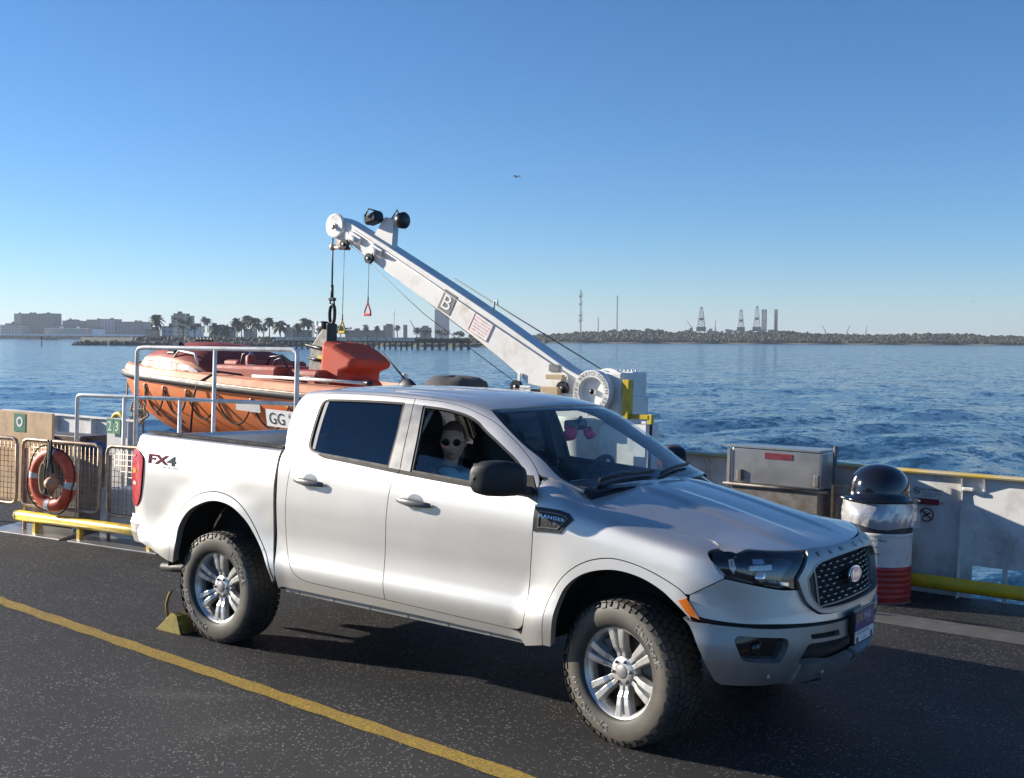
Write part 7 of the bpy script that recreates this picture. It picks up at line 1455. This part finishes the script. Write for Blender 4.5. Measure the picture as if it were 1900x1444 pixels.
mb = MB(); mb.tube([(-.088, 0, .46), (-.075, 0, .52)], [.05, .048], 12); mb.build('neck', 'skin_tone', pe)
V, F = head_geo(); HV = [Vector(v) for v in V]; keep = []; 
for f in F:
    c = sum((HV[i] for i in f), Vector()) / 4
    if c.z > (.070 + .25 * max(0, c.x - .03) if c.x > -.005 else .0) or (c.x < -.015 and c.z > -.05) or (c.x < -.045 and c.z > -.085): keep.append(f)
HV2 = []
for v in HV:
    k_ = 1.09 + .07 * max(0, v.z / .12) + .05 * max(0, -v.x / .1); w_ = .004 * math.sin(v.y * 210 + v.x * 70) + .003 * math.sin(v.y * 90); HV2.append(Vector((v.x * k_ - .004 + w_, v.y * k_, v.z * k_ + .003 + w_ * .6)))
o = MB().add([hp_(v) for v in HV2], keep, True).build('hair', 'hair_fair', pe); md = o.modifiers.new('solid', 'SOLIDIFY'); md.thickness = .006
for s in (-1, 1):
    MB().lathe([(0, -.006), (.014, -.004), (.019, .004), (.010, .010), (0, .008)], (0, 0, 0), 'Y', 14).build('ear', 'skin_tone', pe).matrix_local = Matrix.Translation(hp_((-.004, s * .076, .0))) @ HR_.to_4x4() @ Matrix.Diagonal((.9, 1, 1.5, 1))
    mb = MB(); c = Vector((.094, s * .034, .016)); n = 20
    ring = [c + Vector((0, .0235 * math.cos(a), .0215 * math.sin(a))) for a in np.linspace(0, 2 * math.pi, n, endpoint=False)]
    mb.add([hp_(c + Vector((.004, 0, 0)))] + [hp_(q) for q in ring], [(0, 1 + i, 1 + (i + 1) % n) for i in range(n)], True); lens = mb.build('sunglass_lens', 'sunglass_dark', pe)
    MB().tube([hp_(q) for q in ring], .0022, 6, closed=True).tube([hp_(c + Vector((0, s * .0235, .004))), hp_((.06, s * .074, .014)), hp_((0, s * .080, .012))], .002, 6).build('sunglass_frame', 'sunglass_dark', lens)
    MB().lathe([(0, -.005), (.007, 0), (0, .005)], hp_((.086, s * .034, .016)), 'Z', 8).build('eye', 'white_print', pe)
MB().tube([hp_((.097, -.010, .022)), hp_((.102, 0, .025)), hp_((.097, .010, .022))], .002, 6).build('sunglass_bridge', 'chrome', pe)
MB().tube([hp_((.092, -.024, -.058)), hp_((.100, -.010, -.055)), hp_((.102, 0, -.0565)), hp_((.100, .010, -.055)), hp_((.092, .024, -.058))], [.002, .0045, .0045, .0045, .002], 8).build('mouth', 'lips', pe)
def hand(o_, dirx, s):
    mb = MB(); o_ = Vector(o_); mb.bbox(o_ + Vector((.04, 0, 0)), (.085, .080, .028), .012)
    for i, (yy, L) in enumerate(((-.030, .060), (-.010, .072), (.010, .068), (.030, .052))): b0 = o_ + Vector((.078, yy, 0)); mb.tube([b0, b0 + Vector((L * .5, 0, .004)), b0 + Vector((L * .85, 0, -.014)), b0 + Vector((L, 0, -.03))], [.0095, .009, .008, .006], 8)
    b0 = o_ + Vector((.02, s * .04, 0)); mb.tube([b0, b0 + Vector((.03, s * .025, -.004)), b0 + Vector((.055, s * .028, -.012))], [.011, .010, .007], 8); mb.build('hand', 'skin_tone', pe)
hand((.20, -.10, .05), 1, 1); hand((.20, .10, .05), 1, -1)
MB().tube([(-.08, -.20, .46), (.03, -.11, .33), (.08, .0, .20), (.07, .10, .08)], .012, 6).build('chest_belt', 'interior_dark', pe)
# bundle hanging at the rear-view mirror
pk = thing('hanging_bundle', 'crumpled pink red bundles hanging at the rear view mirror inside the windscreen', 'ornament', (-.88, 0, 1.53)); mb = MB()
def crumple(c, r, k_, parent, mat):
    V = []; n, m = 14, 10; mb = MB()
    for i in range(m + 1):
        for j in range(n): a = 2 * math.pi * j / n; p_ = math.pi * i / m; q = r * (1 + .35 * math.sin(3 * a + k_) * math.sin(2 * p_) + .2 * math.sin(7 * a + 3 * p_ + k_)); V.append((c[0] + q * .6 * math.sin(p_) * math.cos(a), c[1] + q * math.sin(p_) * math.sin(a), c[2] + q * .75 * math.cos(p_)))
    mb.add(V, [(i * n + j, i * n + (j + 1) % n, (i + 1) * n + (j + 1) % n, (i + 1) * n + j) for i in range(m) for j in range(n)][::1], True); return mb.build('bundle', mat, parent)
crumple((0, -.09, .03), .052, .4, pk, 'pink_cloth'); crumple((.02, .10, .03), .046, 2.1, pk, 'pink_cloth'); MB().tube([(0, -.09, .06), (-.01, 0, .085), (.02, .10, .06)], .004, 6).build('cord', 'rope_dark', pk)

# ================================================================== turn everything aboard into the level world
bpy.context.view_layer.update()
for o in FERRY: o.matrix_world = T @ o.matrix_world
bpy.context.view_layer.update()

# ================================================================== sea haze: one closed box of even, thin air
hz = bpy.data.materials.new('haze_air'); hz.use_nodes = True; hn = hz.node_tree; hn.nodes.clear(); ho = hn.nodes.new('ShaderNodeOutputMaterial'); hv = hn.nodes.new('ShaderNodeVolumePrincipled')
hv.inputs['Color'].default_value = (.74, .84, .97, 1); hv.inputs['Density'].default_value = .00013; hv.inputs['Anisotropy'].default_value = .2; hn.links.new(hv.outputs[0], ho.inputs['Volume'])
me = bpy.data.meshes.new('haze'); b = MB().box((0, 0, (SEA - 1.5 + 95) / 2), (14000, 14000, 95 - SEA + 1.5)); me.from_pydata(b.V, [], b.F); me.materials.append(hz)
o = bpy.data.objects.new('haze', me); COL.objects.link(o); tag(o, 'thin pale sea haze over the water and far shores', 'haze', kind='stuff')
